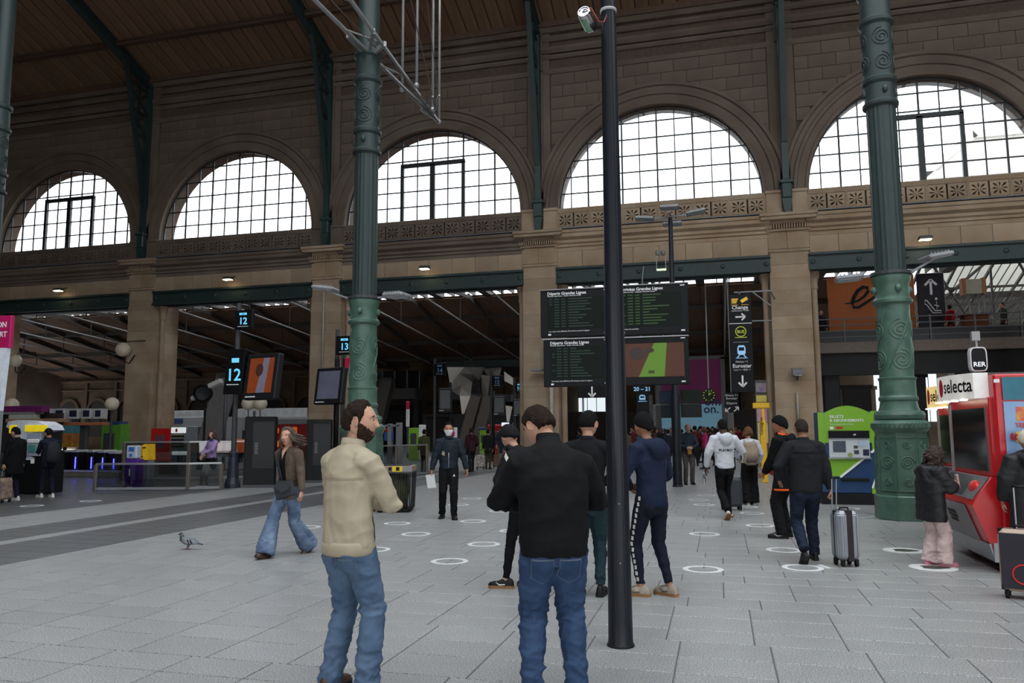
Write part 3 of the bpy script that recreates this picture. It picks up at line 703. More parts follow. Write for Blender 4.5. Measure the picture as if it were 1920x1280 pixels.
# ---- departure boards
YBD = 18.0
def rect(x0, y0, x1, y1, Y):
    a, b = wl(x0, y0, Y), wl(x1, y1, Y); return a.x, b.x, b.z, a.z
m_board = M('board_case', (17, 18, 22), .6, spec=.25, var=.05)
m_scrg = M('board_screen', (6, 12, 11), .5, spec=.2, var=.25, vscale=3, emit=.008, ecol=(60, 120, 70))
m_rows = M('board_rows', (44, 70, 28), .5, var=.2, vscale=8, emit=.03, ecol=(90, 140, 50))
m_rowsd = M('board_rows_dim', (28, 48, 40), .5, var=.2, vscale=8, emit=.015, ecol=(60, 110, 80))
bx = wl(1150, 630, YBD)
post = thing('board_post', 'dark post carrying the four departure boards', 'post', (bx.x, YBD+.35, 0))
q = MB(); q.smooth = True; q.lathe([(.11, 0), (.11, .05), (.085, .06), (.08, 5.7), (.0, 5.72)], 16); q.obj('shaft', m_navy, post, smooth=.6)
q = MB(); q.bar((-1.7, -.13, 4.95), (1.7, -.13, 4.95), .05, .08); q.bar((-1.7, -.13, 3.35), (1.7, -.13, 3.35), .05, .08); q.bar((-1.5, -.13, 4.12), (1.5, -.13, 4.12), .05, .08); q.obj('bracket_bar', m_dgrey, post)
def board(x0, y0, x1, y1, title, sub, foot, rows, label, ad=False):
    X0, X1, Z0, Z1 = rect(x0, y0, x1, y1, YBD); t = thing('departure_board', label, 'display board', ((X0+X1)/2, YBD, Z0), 0)
    w_, h = X1-X0, Z1-Z0
    q = MB(); q.box((-w_/2, 0, 0), (w_/2, .16, h), bev=.012); q.obj('case', m_board, t)
    q = MB(); q.box((-w_/2-.01, -.02, h-.005), (w_/2+.01, .17, h+.02)); q.obj('top_rail', m_alu, t)
    if title:
        q = MB(); q.box((-w_/2+.10*w_, -.004, .16*h), (w_/2-.08*w_, 0, .84*h)); q.obj('screen', m_scrg, t)
        text('title', title, h*.085, m_white, t, T(-w_/2+.10*w_, -.004, h*.895), bold=.002)
        text('subtitle', sub, h*.04, m_white, t, T(-w_/2+.10*w_, -.004, h*.855))
        if foot: text('footnote', foot, h*.042, m_white, t, T(-w_/2+.12*w_, -.004, h*.105))
        q = MB(); rg = random.Random(x0)
        for i in range(11):
            z = .80*h-i*.058*h
            for u0, u1 in ((.13, .17), (.20, .27), (.30, .36), (.40, .48+.28*rg.random())):
                if u0 == .13 and rg.random() < .5: continue
                q.box((-w_/2+u0*w_, -.006, z-.011*h), (-w_/2+u1*w_, -.004, z+.011*h))
        o = q.obj('timetable_rows', rows, t); o['kind'] = 'stuff'
    if ad:
        q = MB(); q.box((-w_/2+.05*w_, -.004, .17*h), (w_/2-.06*w_, 0, .87*h)); q.obj('screen', M('ad_rust', (72, 36, 18), .5, var=.15, vscale=2, emit=.06, ecol=(110, 50, 20)), t)
        q = MB(); q.prism([(-.16*w_, .17*h), (.18*w_, .17*h), (.22*w_, .87*h), (.05*w_, .87*h)], .003, T(0, -.008, 0)); q.obj('ad_green_shape', M('ad_lime', (84, 118, 28), .5, var=.05, emit=.13, ecol=(100, 150, 40)), t)
        q = MB(); q.prism([(-.27*w_+.10*w_*math.cos(a), .66*h+.13*h*math.sin(a)) for a in [2*PI*k/14 for k in range(14)]], .003, T(.09*w_, -.011, 0)); q.prism([(-.02*w_+.06*w_*math.cos(a), .72*h+.05*h*math.sin(a)) for a in [2*PI*k/12 for k in range(12)]], .003, T(.02, -.011, 0)); q.obj('ad_dark_figure', M('ad_dark', (48, 36, 30), .4, emit=.01), t)
        q = MB(); q.box((-.03*w_, -.0105, .24*h), (.05*w_, -.0085, .30*h)); q.obj('ad_caption', M('ad_dark2', (40, 60, 20), .4), t)
    for a, b, c, e in ((-.39, .035, -.35, .07), (.40, .05, .45, .075), (.40, .95, .46, .97)): q = MB(); q.box((a*w_, -.005, b*h), (c*w_, 0, e*h)); q.obj('badge', m_white, t)
    return t
board(1013, 545, 1147, 628, 'Départs Grandes Lignes', 'Mainline departures - Salidas Grandes Líneas', 'Les voies sont affichées 20 minutes avant le départ', m_rowsd, 'upper departures board with dim blue-green rows beside the dark pole')
board(1149, 537, 1292, 624, 'Arrivées Grandes Lignes', 'Mainline arrivals - Llegadas Grandes Líneas', 'Toutes les arrivées', m_rows, 'arrivals board with bright green rows right above the rust-coloured screen')
board(1019, 637, 1147, 723, 'Départs Grandes Lignes', 'Mainline departures - Salidas Grandes Líneas', 'Les voies sont affichées 20 minutes avant le départ', m_rowsd, 'lower departures board with dim green rows beside the dark pole')
board(1149, 634, 1293, 720, None, None, None, None, 'advertising screen in rust brown with a lime green slanted shape', ad=True)
# ================================================================== RIGHT SIDE: signs, ticket machine, vending machines, bridge
def arrow(q, cx, cz, s, ang, th=.16):
    """arrow strokes in local XZ, pointing along ang"""
    d = Vector((math.cos(ang), 0, math.sin(ang))); n = Vector((-d.z, 0, d.x)); c = Vector((cx, 0, cz))
    tipp = c+d*s*.5
    q.bar(c-d*s*.5, tipp-d*s*.05, .004, s*th, up=n); 
    for sg in (-1, 1): q.bar(tipp+d*s*.02, tipp-d*s*.36+n*sg*s*.36, .004, s*th, up=d.cross(Vector((0, 1, 0))))
def sign_panel(name, label, x0, y0, x1, y1, Y, mat=None, cat='sign', dpt=.12, rz=0, group=None):
    X0, X1, Z0, Z1 = rect(x0, y0, x1, y1, Y); t = thing(name, label, cat, ((X0+X1)/2, Y, Z0), rz, group)
    w_, h = X1-X0, Z1-Z0; q = MB(); q.box((-w_/2, 0, 0), (w_/2, dpt, h), bev=.015); q.obj('panel', mat or m_ink, t)
    return t, w_, h
m_yel = M('sign_yellow', (236, 186, 60), .5, var=.02, emit=.12)
m_lime = M('sign_lime', (190, 200, 60), .5, var=.02, emit=.12)
m_lblue = M('sign_light_blue', (150, 200, 240), .5, var=.02, emit=.2)
t, w_, h = sign_panel('hanging_sign', 'tall black sign with Change, BUS and Eurostar pictograms hung by the stone pier', 1365, 552, 1415, 735, 31.0)
def P(name, mat, fn, par=None): q = MB(); fn(q); return q.obj(name, mat, par or t)
def notes(q):
    for i in range(3): q.box((-.36*w_, -.012, h*(.905+.018*i)), (-.14*w_+.03*i, 0, h*(.918+.018*i)))
    q.bar((.06*w_, -.006, h*.92), (.34*w_, -.006, h*.955), .012, .13, up=(0, 0, 1))
    q.box((-.38*w_, -.01, h*.886), (-.08*w_, 0, h*.890)); q.box((.06*w_, -.01, h*.886), (.38*w_, 0, h*.890))
P('money_pictogram', m_yel, notes)
text('lettering', 'Change', .20, m_white, t, T(0, -.004, h*.845), align='CENTER', bold=.004)
text('lettering', 'Geldwechsel • 兑换', .08, m_white, t, T(0, -.004, h*.822), align='CENTER')
P('arrow', m_white, lambda q: arrow(q, 0, h*.765, .36, 0))
P('divider', m_white, lambda q: q.box((-w_/2, -.01, h*.695), (w_/2, 0, h*.702)))
def busring(q):
    n = 24; r = .19; cz = h*.615
    for i in range(n): a, b = 2*PI*i/n, 2*PI*(i+1)/n; q.bar((r*math.cos(a), -.004, cz+r*math.sin(a)), (r*math.cos(b), -.004, cz+r*math.sin(b)), .006, .03, up=(math.cos(a), 0, math.sin(a)))
    q.box((-.22, -.01, h*.552), (.22, 0, h*.558))
P('bus_roundel', m_lime, busring); text('bus_lettering', 'BUS', .16, m_lime, t, T(0, -.004, h*.600), align='CENTER', bold=.004)
P('dotted_line', m_white, lambda q: [q.box((-.34*w_+k*.062*w_, -.01, h*.505), (-.31*w_+k*.062*w_, 0, h*.509)) for k in range(11)])['kind'] = 'stuff'
def train(q):
    q.prism([(-.15, h*.395), (-.15, h*.45), (-.10, h*.475), (.10, h*.475), (.15, h*.45), (.15, h*.395), (.10, h*.378), (-.10, h*.378)], .006, T(0, -.008, 0))
    q.bar((-.08, -.005, h*.375), (-.16, -.005, h*.352), .006, .04); q.bar((.08, -.005, h*.375), (.16, -.005, h*.352), .006, .04); q.box((-.22, -.01, h*.343), (.22, 0, h*.349))
P('train_pictogram', m_lblue, train)
P('train_window', m_ink, lambda q: q.box((-.10, -.012, h*.42), (.10, -.009, h*.455)))
text('lettering', 'Niveau +1', .11, m_white, t, T(0, -.004, h*.300), align='CENTER'); text('lettering', 'Eurostar', .20, m_white, t, T(0, -.004, h*.250), align='CENTER', bold=.004); text('lettering', 'Level +1 • 楼层 +1', .08, m_white, t, T(0, -.004, h*.220), align='CENTER')
P('arrow', m_white, lambda q: arrow(q, 0, h*.115, .42, -PI/2))
q = MB(); q.bar((-.2, .06, h+.08), (1.2, .06, h+.08), .05, .05); q.bar((0, .06, h), (0, .06, h+.1), .05, .05); q.bar((.5, .06, h+.06), (1.15, .06, h-.5), .04, .04); q.obj('hanger', m_grey, t)
q = MB(); q.bar((w_/2, .06, h*.72), (1.15, .06, h*.72), .04, .04); q.obj('stay', m_grey, t)
q = MB(); q.bar((1.15, .06, h+.08), (1.45, 2.1, h+.08), .05); q.obj('wall_arm', m_grey, t)
t, w_, h = sign_panel('hanging_sign', 'small black sign with crossing arrows below the tall Eurostar sign', 1358, 736, 1386, 773, 33.7)
text('lettering', 'Niveau +1\nEurostar', .13, m_white, t, T(0, -.004, h*.82), align='CENTER'); text('lettering', 'Départs', .13, m_white, t, T(0, -.004, h*.42), align='CENTER')
P('arrow', m_white, lambda q: (arrow(q, -.16, h*.16, .26, PI*1.2), arrow(q, .17, h*.16, .26, PI/4)))
q = MB(); q.bar((0, .06, h), (0, .06, 8.1-t.location.z), .05); q.obj('hanger', m_grey, t)
t, w_, h = sign_panel('track_sign', 'black sign with 20 and 21 and a train pictogram behind the boards', 1192, 722, 1217, 775, 31.0)
text('lettering', '20 – 21', .22, m_lblue, t, T(0, -.004, h*.80), align='CENTER', bold=.006)
P('train_pictogram', m_lblue, lambda q: (q.prism([(-.12, h*.48), (-.12, h*.60), (-.07, h*.66), (.07, h*.66), (.12, h*.60), (.12, h*.48)], .006, T(0, -.008, 0)), q.box((-.17, -.01, h*.42), (.17, 0, h*.44))))
P('train_window', m_ink, lambda q: q.box((-.08, -.012, h*.55), (.08, -.009, h*.61)))
q = MB(); q.bar((0, .06, h), (0, .06, h+3.2), .05); q.bar((0, .06, h+3.2), (0, 1.95, h+5.2), .05); q.obj('hanger', m_grey, t)
t, w_, h = sign_panel('arrow_sign', 'black sign with a single white arrow pointing down under the departures boards', 1082, 722, 1136, 745, 26.0)
P('arrow', m_white, lambda q: arrow(q, .02, h*.48, h*.8, -PI/2))
q = MB(); q.bar((0, .06, h), (0, .06, h+1.4), .05); q.bar((-.3, .06, -3.2), (-.3, .06, 0), .06); q.obj('hanger', m_grey, t)

# ---- lamp post behind the boards with flood lamps and small monitors
pb = fl(1271, 912)
t = thing('street_lamp', 'slim dark lamp post with three flat floodlights and small monitors', 'lamp post', pb)
dp = dep_of(pb); top = at(1257, 392, dp/ (1)).z
q = MB(); q.smooth = True; q.lathe([(.15, 0), (.15, .03), (.135, .05), (.13, 2.6), (.10, 2.7), (.065, top-.2), (.06, top)], 14); q.obj('shaft', m_navy, t, smooth=.5)
q = MB(); q.bar((-.75, 0, top), (.75, 0, top+.06), .05, .05); q.bar((0, -.5, top+.05), (0, .3, top+.1), .05, .05); q.obj('cross_arm', m_grey, t)
for x, y, z, a in ((-.75, 0, .02, .1), (.75, 0, .1, -.15), (.0, -.3, .22, 0), (0.05, .2, -.15, 0)):
    q = MB(); q.box((-.28, -.2, -.03), (.28, .2, .05), bev=.02); fl_ = q.obj('floodlight', M('flood_housing', (150, 152, 154)), t, T(x, y, top+z) @ RY(a))
for i, (x0, y0, x1, y1, mt_) in enumerate(((1237, 732, 1268, 756, (22, 34, 54)), (1276, 731, 1316, 755, (16, 26, 18)), (1239, 759, 1268, 783, (14, 22, 32)), (1276, 758, 1316, 782, (28, 29, 30)))):
    X0, X1, Z0, Z1 = rect(x0, y0, x1, y1, pb.y+.3); q = MB(); q.box((X0-pb.x, .3, Z0), (X1-pb.x, .45, Z1), bev=.01); mo = q.obj('monitor', m_black, t)
    q = MB(); q.box((X0-pb.x+.03, .295, Z0+.04), (X1-pb.x-.03, .3, Z1-.04)); q.obj('screen', M('mon_screen%d' % i, mt_, .5, spec=.2, emit=.02), mo)
q = MB(); q.bar((-.6, .37, wl(1270, 757, pb.y).z), (.6, .37, wl(1270, 757, pb.y).z), .06, .06); q.bar((0, 0, wl(1270, 757, pb.y).z), (0, .37, wl(1270, 757, pb.y).z), .06, .06); q.obj('monitor_bracket', m_dgrey, t)
q = MB(); q.smooth = True
# ---- lantern cage hanging from the lintel
lc = wl(1240, 505, 32.3); t = thing('cage_lantern', 'small wire cage lantern hanging in front of the green lintel', 'lantern', lc)
q = MB(); q.smooth = True; q.tube([(-.13, 0, .62), (-.13, 0, .80)], .09, 10); q.tube([(.10, 0, .60), (.10, 0, .78)], .09, 10); q.obj('spool', m_grey, t)
for x in (-.19, .19):
    q = MB(); q.tube([(x, 0, 0), (x*.95, 0, .62)], .018, 6); q.obj('cage_rod', m_alu, t)
q = MB(); q.box((-.2, -.1, -.04), (.2, .1, .02), bev=.02); q.obj('lens', M('lens_lit', (220, 235, 200), .3, emit=.6), t)
q = MB(); q.bar((0, .3, .75), (0, 0, .75), .04); q.obj('wall_arm', m_dgrey, t)

# ---- spot lamps fixed on the arcade and far wall
m_lamp = M('lamp_warm', (255, 236, 190), .4, emit=9, ecol=(255, 232, 180))
def spot(x, y, Y, s, label, grp):
    p_ = wl(x, y, Y); t = thing('spot_lamp', label, 'lamp', p_, 0, grp)
    q = MB(); q.box((-.24*s, -.14*s, .0), (.24*s, .16*s, .14*s), bev=.03*s); q.obj('housing', m_dgrey, t)
    q = MB(); q.box((-.20*s, -.13*s, -.02*s), (.20*s, .12*s, 0)); q.obj('lit_glass', m_lamp, t)
    q = MB(); q.bar((.05*s, .1*s, .1*s), (.05*s, (33.1-Y) if Y < 34 else .6, .28*s), .05*s); q.obj('arm', m_dgrey, t)
for x, y, lb in ((109, 545, 'lit spot lamp on the stone band above the bay of ticket gates'), (427, 524, 'lit spot lamp on the stone band above the upper track 12 sign'), (796, 504, 'lit spot lamp on the stone band above the track 14 bay'), (1735, 449, 'lit spot lamp on the stone band above the escalator sign')): spot(x, y, 32.5, 1.0, lb, 'spot lamps on the arcade band')
for x, y in ((84, 684), (218, 680), (366, 676), (527, 670), (881, 657)): spot(x, y, 60.5, 1.0, 'small lit lamp high on the far wall of the train hall', 'lamps along the far wall')

# ---- ticket machine
tl = fl(1541, 945); tr_ = fl(1649, 947); dirv = (tr_-tl); rz = math.atan2(dirv.y, dirv.x); W2 = dirv.length
t = thing('ticket_machine', 'green and blue ticket machine with an arched top beside the green column', 'ticket machine', tl, rz)
m_tg = M('machine_green', (124, 176, 42), .35, var=.03); m_tb = M('machine_blue', (30, 62, 104), .35, var=.04); m_tw = M('machine_silver', (196, 200, 204), .35, var=.03)
h = 2.04; D_ = .75
q = MB(); q.box((0, 0, 0), (1.75, D_, .24)); q.obj('plinth', m_black, t)
q = MB(); q.box((0.0, .02, .24), (1.75, D_, h-.05), bev=.015); q.obj('body', m_tb, t)
sx = W2/1.17
q = MB(); arch = [(.12+.95*k/12, 1.96+.16*math.sin(PI*k/12)) for k in range(13)]
q.prism([(.12, 1.32)]+[(.12, 1.96)]+arch[1:-1]+[(1.07, 1.96), (1.07, 1.32)], .03, T(0, -.012, 0)); q.obj('green_head', m_tg, t)
q = MB(); q.box((.0, -.006, 1.0), (.12, .02, 1.98)); q.prism([(1.07, 1.16), (1.75, 1.7), (1.75, 2.0), (1.07, 2.0)], .03, T(0, -.008, 0)); q.prism([(.12, .98), (.86, .98), (.40, .60), (.12, .60)], .03, T(0, -.008, 0)); q.prism([(1.02, .24), (1.02, .36), (1.10, .55), (1.35, .80), (1.75, .95), (1.75, .24)], .03, T(0, -.008, 0)); q.obj('green_panel', m_tg, t)
q = MB(); q.bar((.40, -.012, .585), (.92, -.012, 1.01), .01, .045); q.bar((1.04, -.012, 1.11), (1.75, -.012, 1.68), .01, .045); q.bar((1.03, -.012, .36), (1.10, -.012, .56), .01, .035); q.bar((1.10, -.012, .56), (1.36, -.012, .81), .01, .035); q.bar((1.36, -.012, .81), (1.75, -.012, .96), .01, .035); q.obj('white_stripe', m_white, t)
q = MB(); q.box((.20, -.02, 1.0), (1.02, .05, 1.55), bev=.01); fa = q.obj('control_panel', m_tw, t)
q = MB(); q.box((.20, -.05, 1.42), (1.02, -.012, 1.58)); q.obj('hood', m_ink, fa)
q = MB(); q.box((.28, -.026, 1.12), (.54, -.018, 1.36)); q.obj('screen', M('tm_screen', (70, 78, 90), .2, emit=.05), fa)
q = MB(); q.box((.70, -.028, 1.08), (.80, -.018, 1.16)); q.obj('keypad', m_dgrey, fa); q = MB(); q.box((.70, -.028, 1.20), (.78, -.018, 1.26)); q.obj('coin_slot', m_dgrey, fa); q = MB(); q.box((.88, -.03, 1.05), (1.00, -.018, 1.18)); q.obj('card_reader', M('reader_navy', (34, 34, 70), .4), fa)
q = MB(); q.box((.78, -.026, 1.24), (.98, -.02, 1.36)); q.obj('card_slot_plate', M('pale_blue', (170, 190, 205), .4), fa)
q = MB(); q.lathe([(.05, 0), (.05, .01)], 14); o = q.obj('validation_disc', M('disc_olive', (150, 160, 90), .4), fa, T(.62, -.02, 1.06) @ RX(PI/2))
q = MB(); q.box((.18, -.06, .975), (1.04, .02, 1.0)); q.obj('shelf', m_alu, fa)
q = MB(); q.box((.42, -.02, .50), (.98, .03, .57), bev=.01); q.obj('ticket_tray', m_black, t)
q = MB(); q.prism([(1.12, 1.83), (1.34, 1.87), (1.20, 1.74)], .01, T(0, -.02, 0)); q.obj('blue_emblem', M('emblem_navy', (32, 56, 120), .4), t)
q = MB(); q.bar((1.25, -.016, .40), (1.32, -.016, .52), .006, .10); q.obj('ticket_pictogram', m_white, t)
text('lettering', 'BILLETS\n& ABONNEMENTS', .085, m_white, t, T(.24, -.016, 1.86), bold=.001); text('lettering', 'Trains régionaux et Île-de-France', .035, m_white, t, T(.24, -.016, 1.71))
q = MB(); q.box((.36, -.02, 1.62), (.50, -.012, 1.67)); q.obj('red_badge', m_red, t)
q = MB(); q.box((.24, -.02, 1.61), (.31, -.012, 1.67)); q.obj('white_badge', m_white, t)
text('hood_label', 'idf', .05, m_white, fa, T(.70, -.053, 1.48), bold=.002)

# ---- red vending machines
def selecta(Y0, Y1, X0, X1, H, label, poster, sign):
    t = thing('vending_machine', label, 'vending machine', (X0, Y0, 0)); wy = Y1-Y0; wx = X1-X0
    q = MB(); q.box((.25, .05, 0), (wx, wy-.05, .14)); q.obj('plinth', m_black, t)
    q = MB(); q.box((.16, 0, .12), (wx, wy, H), bev=.02); body = q.obj('cabinet', m_red, t)
    q = MB(); q.box((.12, .10, 1.06), (.17, wy-.10, H-.26), bev=.01); q.obj('front_frame', m_red, t)
    q = MB(); q.box((.105, .22, 1.12), (.122, wy-.26, H-.38)); q.obj('display_glass', M('dark_glass', (40, 42, 44), .08, spec=.8), t)
    q = MB(); q.box((.10, wy-.20, .95), (.15, wy-.13, H-.3)); q.obj('side_trim', M('trim_grey', (168, 166, 168), .3), t)
    # console with sloping top
    pr = [(.16, .13), (.06, .13), (.02, .30), (-.14, .74), (-.11, .80), (.08, 1.06), (.16, 1.06)]
    q = MB(); n = len(pr); y0, y1 = .02, wy-.12
    vs = [(x, y0, z) for x, z in pr]+[(x, y1, z) for x, z in pr]
    q.add(vs, [tuple(range(n)), tuple(range(2*n-1, n-1, -1))]+[(i+n, (i+1) % n+n, (i+1) % n, i) for i in range(n)]); q.obj('console', m_red, t, fix=True)
    a = Vector((.02, 0, .30)); b = Vector((-.14, 0, .74)); e = (b-a).normalized(); nn = Vector((e.z, 0, -e.x))*-1
    def onp(u, v, off=.012): p_ = a+e*u+nn*off; return Vector((p_.x, v, p_.z))
    def quad(name, u0, u1, v0, v1, off, mat): q = MB(); q.add([onp(u0, v0, off), onp(u1, v0, off), onp(u1, v1, off), onp(u0, v1, off)], [(0, 1, 2, 3), (3, 2, 1, 0)]); return q.obj(name, mat, t)
    q = MB(); vs = [(.05, .01, .12), (.05, wy-.12, .12), (.0, wy-.12, .32), (.0, .01, .32), (.06, .01, .12), (.06, wy-.12, .12), (.02, wy-.12, .32), (.02, .01, .32)]
    q.add(vs, [(0, 1, 2, 3), (7, 6, 5, 4), (0, 3, 7, 4), (1, 5, 6, 2)]); q.box((.04, -.01, .12), (.5, .02, .33)); q.obj('kick_plate', M('kick_grey', (150, 150, 155), .3, metal=.6), t, fix=True)
    quad('notice', -.02, .46, .30, wy-.18, .014, M('notice_white', (212, 212, 214), .5, var=.04))
    for i, s_ in enumerate(('UN LICENCE', 'VOUS OFFRE', 'TROUVEZ !')):
        p_ = onp(.30-.055*i, wy-.62, .018); m4 = Matrix(((0, 0, -.0, p_.x), (-1, 0, 0, p_.y), (0, 0, 1, p_.z), (0, 0, 0, 1)))
        text('notice_text', s_, .06, m_ink, t, Matrix.Translation(p_) @ RZ(-PI/2) @ RX(.46), bold=.002)
    # console top: screen and button
    a2 = Vector((-.11, 0, .80)); b2 = Vector((.08, 0, 1.06)); e2 = (b2-a2).normalized(); n2 = Vector((-e2.z, 0, e2.x))
    q = MB(); q.add([a2+e2*u+n2*.008+Vector((0, v, 0)) for u, v in ((.02, .55), (.30, .55), (.30, wy-.2), (.02, wy-.2))], [(0, 1, 2, 3), (3, 2, 1, 0)]); q.obj('console_screen', M('console_screen', (58, 66, 68), .2), t)
    q = MB(); q.add([a2+e2*u+n2*.006+Vector((0, v, 0)) for u, v in ((.0, .10), (.32, .10), (.32, wy-.14), (.0, wy-.14))], [(0, 1, 2, 3), (3, 2, 1, 0)]); q.obj('console_plate', M('plate_grey', (150, 150, 152), .35), t)
    q = MB(); q.smooth = True; q.ball((.0, .36, .92), (.07, .15, .09), 16, 10); q.obj('red_knob', M('knob_red', (220, 48, 52), .3), t)
    # lit header
    q = MB(); n = 12; vs = []
    for z in (0, .30):
        for i in range(n+1): v = .18+(wy-.36)*i/n; vs.append((.10-.26*math.sin(PI*(.12+.76*i/n)), v, H-.27+z))
    q.add(vs, [(i, i+1, n+2+i, n+1+i) for i in range(n)]+[(n+1+i, n+2+i, i+1, i) for i in range(n)]); q.add([vs[i] for i in range(n+1)]+[(.16, wy-.18, H-.27), (.16, .18, H-.27)], [tuple(range(n+3))]); q.add([vs[n+1+i] for i in range(n+1)]+[(.16, wy-.18, H+.03), (.16, .18, H+.03)], [tuple(range(n+3))])
    q.add([vs[0], vs[n+1], (.16, .18, H+.03), (.16, .18, H-.27)], [(0, 1, 2, 3)]); q.add([vs[n], vs[2*n+1], (.16, wy-.18, H+.03), (.16, wy-.18, H-.27)], [(0, 1, 2, 3)])
    q.smooth = False; hd = q.obj('lit_header', sign, t)
    def onhead(u, z, off=.006): return Vector((.10-.26*math.sin(PI*(.12+.76*u))-off, .18+(wy-.36)*u, z))
    o = text('header_lettering', 'selecta', .23, m_ink, t, None, bold=.004, ext=0, mn=3); W_h = max(v.co.x for v in o.data.vertices)
    for v in o.data.vertices: v.co = onhead(.42-.41*v.co.x/W_h, H-.185+v.co.z)
    q = MB(); q.add([onhead(.50+.06*math.cos(a_), H-.12+.115*math.sin(a_), .005) for a_ in [2*PI*k_/18 for k_ in range(18)]], [tuple(range(18)), tuple(range(17, -1, -1))]); q.obj('red_leaf_logo', m_red, t)
    q = MB()
    for i in range(4): q.box((-.08, .35+i*(wy-.7)/3, H-.29), (-.02, .45+i*(wy-.7)/3, H-.275))
    q.obj('header_lamp', M('header_lamp', (255, 250, 225), .3, emit=4), t)
    q = MB(); q.box((.162, -.012, H-.10), (.22, -.002, H-.06)); q.obj('white_tag', m_white, t)
    return t, wx, wy
VX = 2.90
t, wx, wy = selecta(10.05, 11.85, VX, VX+1.7, 2.24, 'red vending machine with poster side and lit white header beside the girl', True, M('header_white', (225, 225, 222), .4, emit=.16))
# poster on the side wall
q = MB(); q.box((.24, -.02, .30), (1.7, -.002, 1.92)); po = q.obj('poster', M('poster_sky', (120, 160, 205), .3, vscale=2.2, alt=(150, 165, 200)), t)
def S(name, mat, x0, z0, x1, z1, y=-.024): q = MB(); q.box((x0, y, z0), (x1, -.018, z1)); return q.obj(name, mat, po)
S('poster_header', M('poster_teal', (30, 110, 130), .4), .24, 1.94, 1.7, 2.2)
S('poster_yellow_band', M('poster_yellow', (225, 190, 50), .4), .34, 1.46, 1.7, 1.58); S('poster_blue_block', M('poster_blue', (40, 90, 170), .4, alt=(150, 175, 205), vscale=3), .36, .92, 1.7, 1.36); S('poster_lower_block', M('poster_ochre', (190, 140, 60), .4, alt=(150, 50, 50), vscale=5), .34, .40, 1.0, .78)
S('poster_rainbow_block', M('poster_rainbow', (60, 130, 90), .4, alt=(180, 60, 50), vscale=9, var=0), .52, 1.74, .72, 1.88)
S('poster_candy', M('poster_candy', (200, 60, 70), .4, alt=(230, 170, 60), vscale=12), .36, 1.70, .45, 1.86); S('poster_thumb', M('poster_navy', (40, 50, 90), .4), .42, .84, .62, .93, -.028)
text('poster_text', 'HARIBO', .17, m_red, po, T(0.31, -.03, 1.06), bold=.006); text('poster_text', 'ÉDITION LIMITÉE', .085, m_red, po, T(0.28, -.03, 1.49), bold=.003); text('poster_text', 'TENDRES', .07, M('poster_pinkred', (200, 70, 80), .5), po, T(0.34, -.03, 1.63), bold=.002)
selecta(11.95, 13.6, VX+.28, VX+1.9, 2.20, 'second red vending machine with a cream lit header next to the green column', False, M('header_cream', (240, 226, 170), .4, emit=.2))
# rounded RER sign behind
p_ = wl(1836, 720, 14.2)
t = thing('rer_sign', 'rounded black RER sign with a white rim above the vending machine', 'sign', (p_.x, 13.0+1.2, 0))
q = MB(); q.smooth = True; q.tube([(0, 0, 0), (0, 0, 2.5)], .05, 10); q.obj('post', m_grey, t)
rr = [(.125*math.copysign(abs(math.cos(a))**.4, math.cos(a)), 2.74+.20*math.copysign(abs(math.sin(a))**.45, math.sin(a))) for a in [2*PI*k/28 for k in range(28)]]
q = MB(); q.prism(rr, .14, T(0, -.07, 0)); q.obj('rim', M('rim_white', (215, 216, 220), .4), t)
q = MB(); q.prism([(x*.84, 2.72+(z-2.72)*.9) for x, z in rr], .01, T(0, -.082, 0)); q.obj('face', m_ink, t)
text('lettering', 'RER', .105, m_whitelit, t, T(0, -.086, 2.62), align='CENTER', bold=.001)
q = MB(); q.box((-.07, -.05, 3.05), (.05, .05, 3.20)); q.bar((0, 0, 2.9), (0, 0, 3.08), .03); q.obj('small_lamp', M('flood_housing', (150, 152, 154)), t)
# ================================================================== BRIDGE IN THE RIGHT-HAND BAY
YBr = 38.0
zb1 = wl(1700, 637, YBr).z; zb0 = wl(1700, 658, YBr).z
br = thing('footbridge', 'raised walkway with a pale edge beam and metal railing behind the arcade', 'bridge', (8.3, YBr, 0))
q = MB(); q.box((-4.6, 0, zb0), (16, .5, zb1), bev=.03); q.obj('edge_beam', M('beam_stone', (128, 116, 108), .7), br)
q = MB(); q.box((-4.6, .5, zb0-.05), (16, 8, zb1-.01)); q.box((-4.6, .3, zb0-1.0), (16, .8, zb0-.05)); q.obj('deck', m_black, br)
for x in (-3.2, 2.5, 7.5): q = MB(); q.box((x-.35, .7, 0), (x+.35, 1.4, zb0), bev=.03); q.obj('pillar', m_black, br)
br = thing('bridge_railing', 'grey metal railing with horizontal bars along the walkway edge', 'railing', (8.3, YBr, 0))
for j in range(4):
    q = MB(); q.tube([(-4.5, .25, zb1+.28*j+.25), (16, .25, zb1+.28*j+.25)], .03, 6); q.obj('rail', m_grey, br)
for i in range(11): q = MB(); q.tube([(-4.4+i*1.8, .25, zb1), (-4.4+i*1.8, .25, zb1+1.15)], .035, 6); q.obj('baluster', m_grey, br)
q = MB(); q.box((-4.5, .3, zb1), (8.5, .36, zb1+.55)); q.obj('kick_panel', m_dgrey, br)
X0, X1, Z0, Z1 = rect(1551, 522, 1722, 660, 41.0)
t = thing('orange_panel', 'large orange panel with a dark looping letter e behind the bridge railing', 'sign panel', ((X0+X1)/2, 41.0, zb1)); zz = -zb1; w_ = X1-X0
q = MB(); q.box((-w_/2, 0, 0), (w_/2, .15, Z1+zz), bev=.02); q.obj('panel', M('orange_panel', (176, 92, 30), .5, var=.05), t)
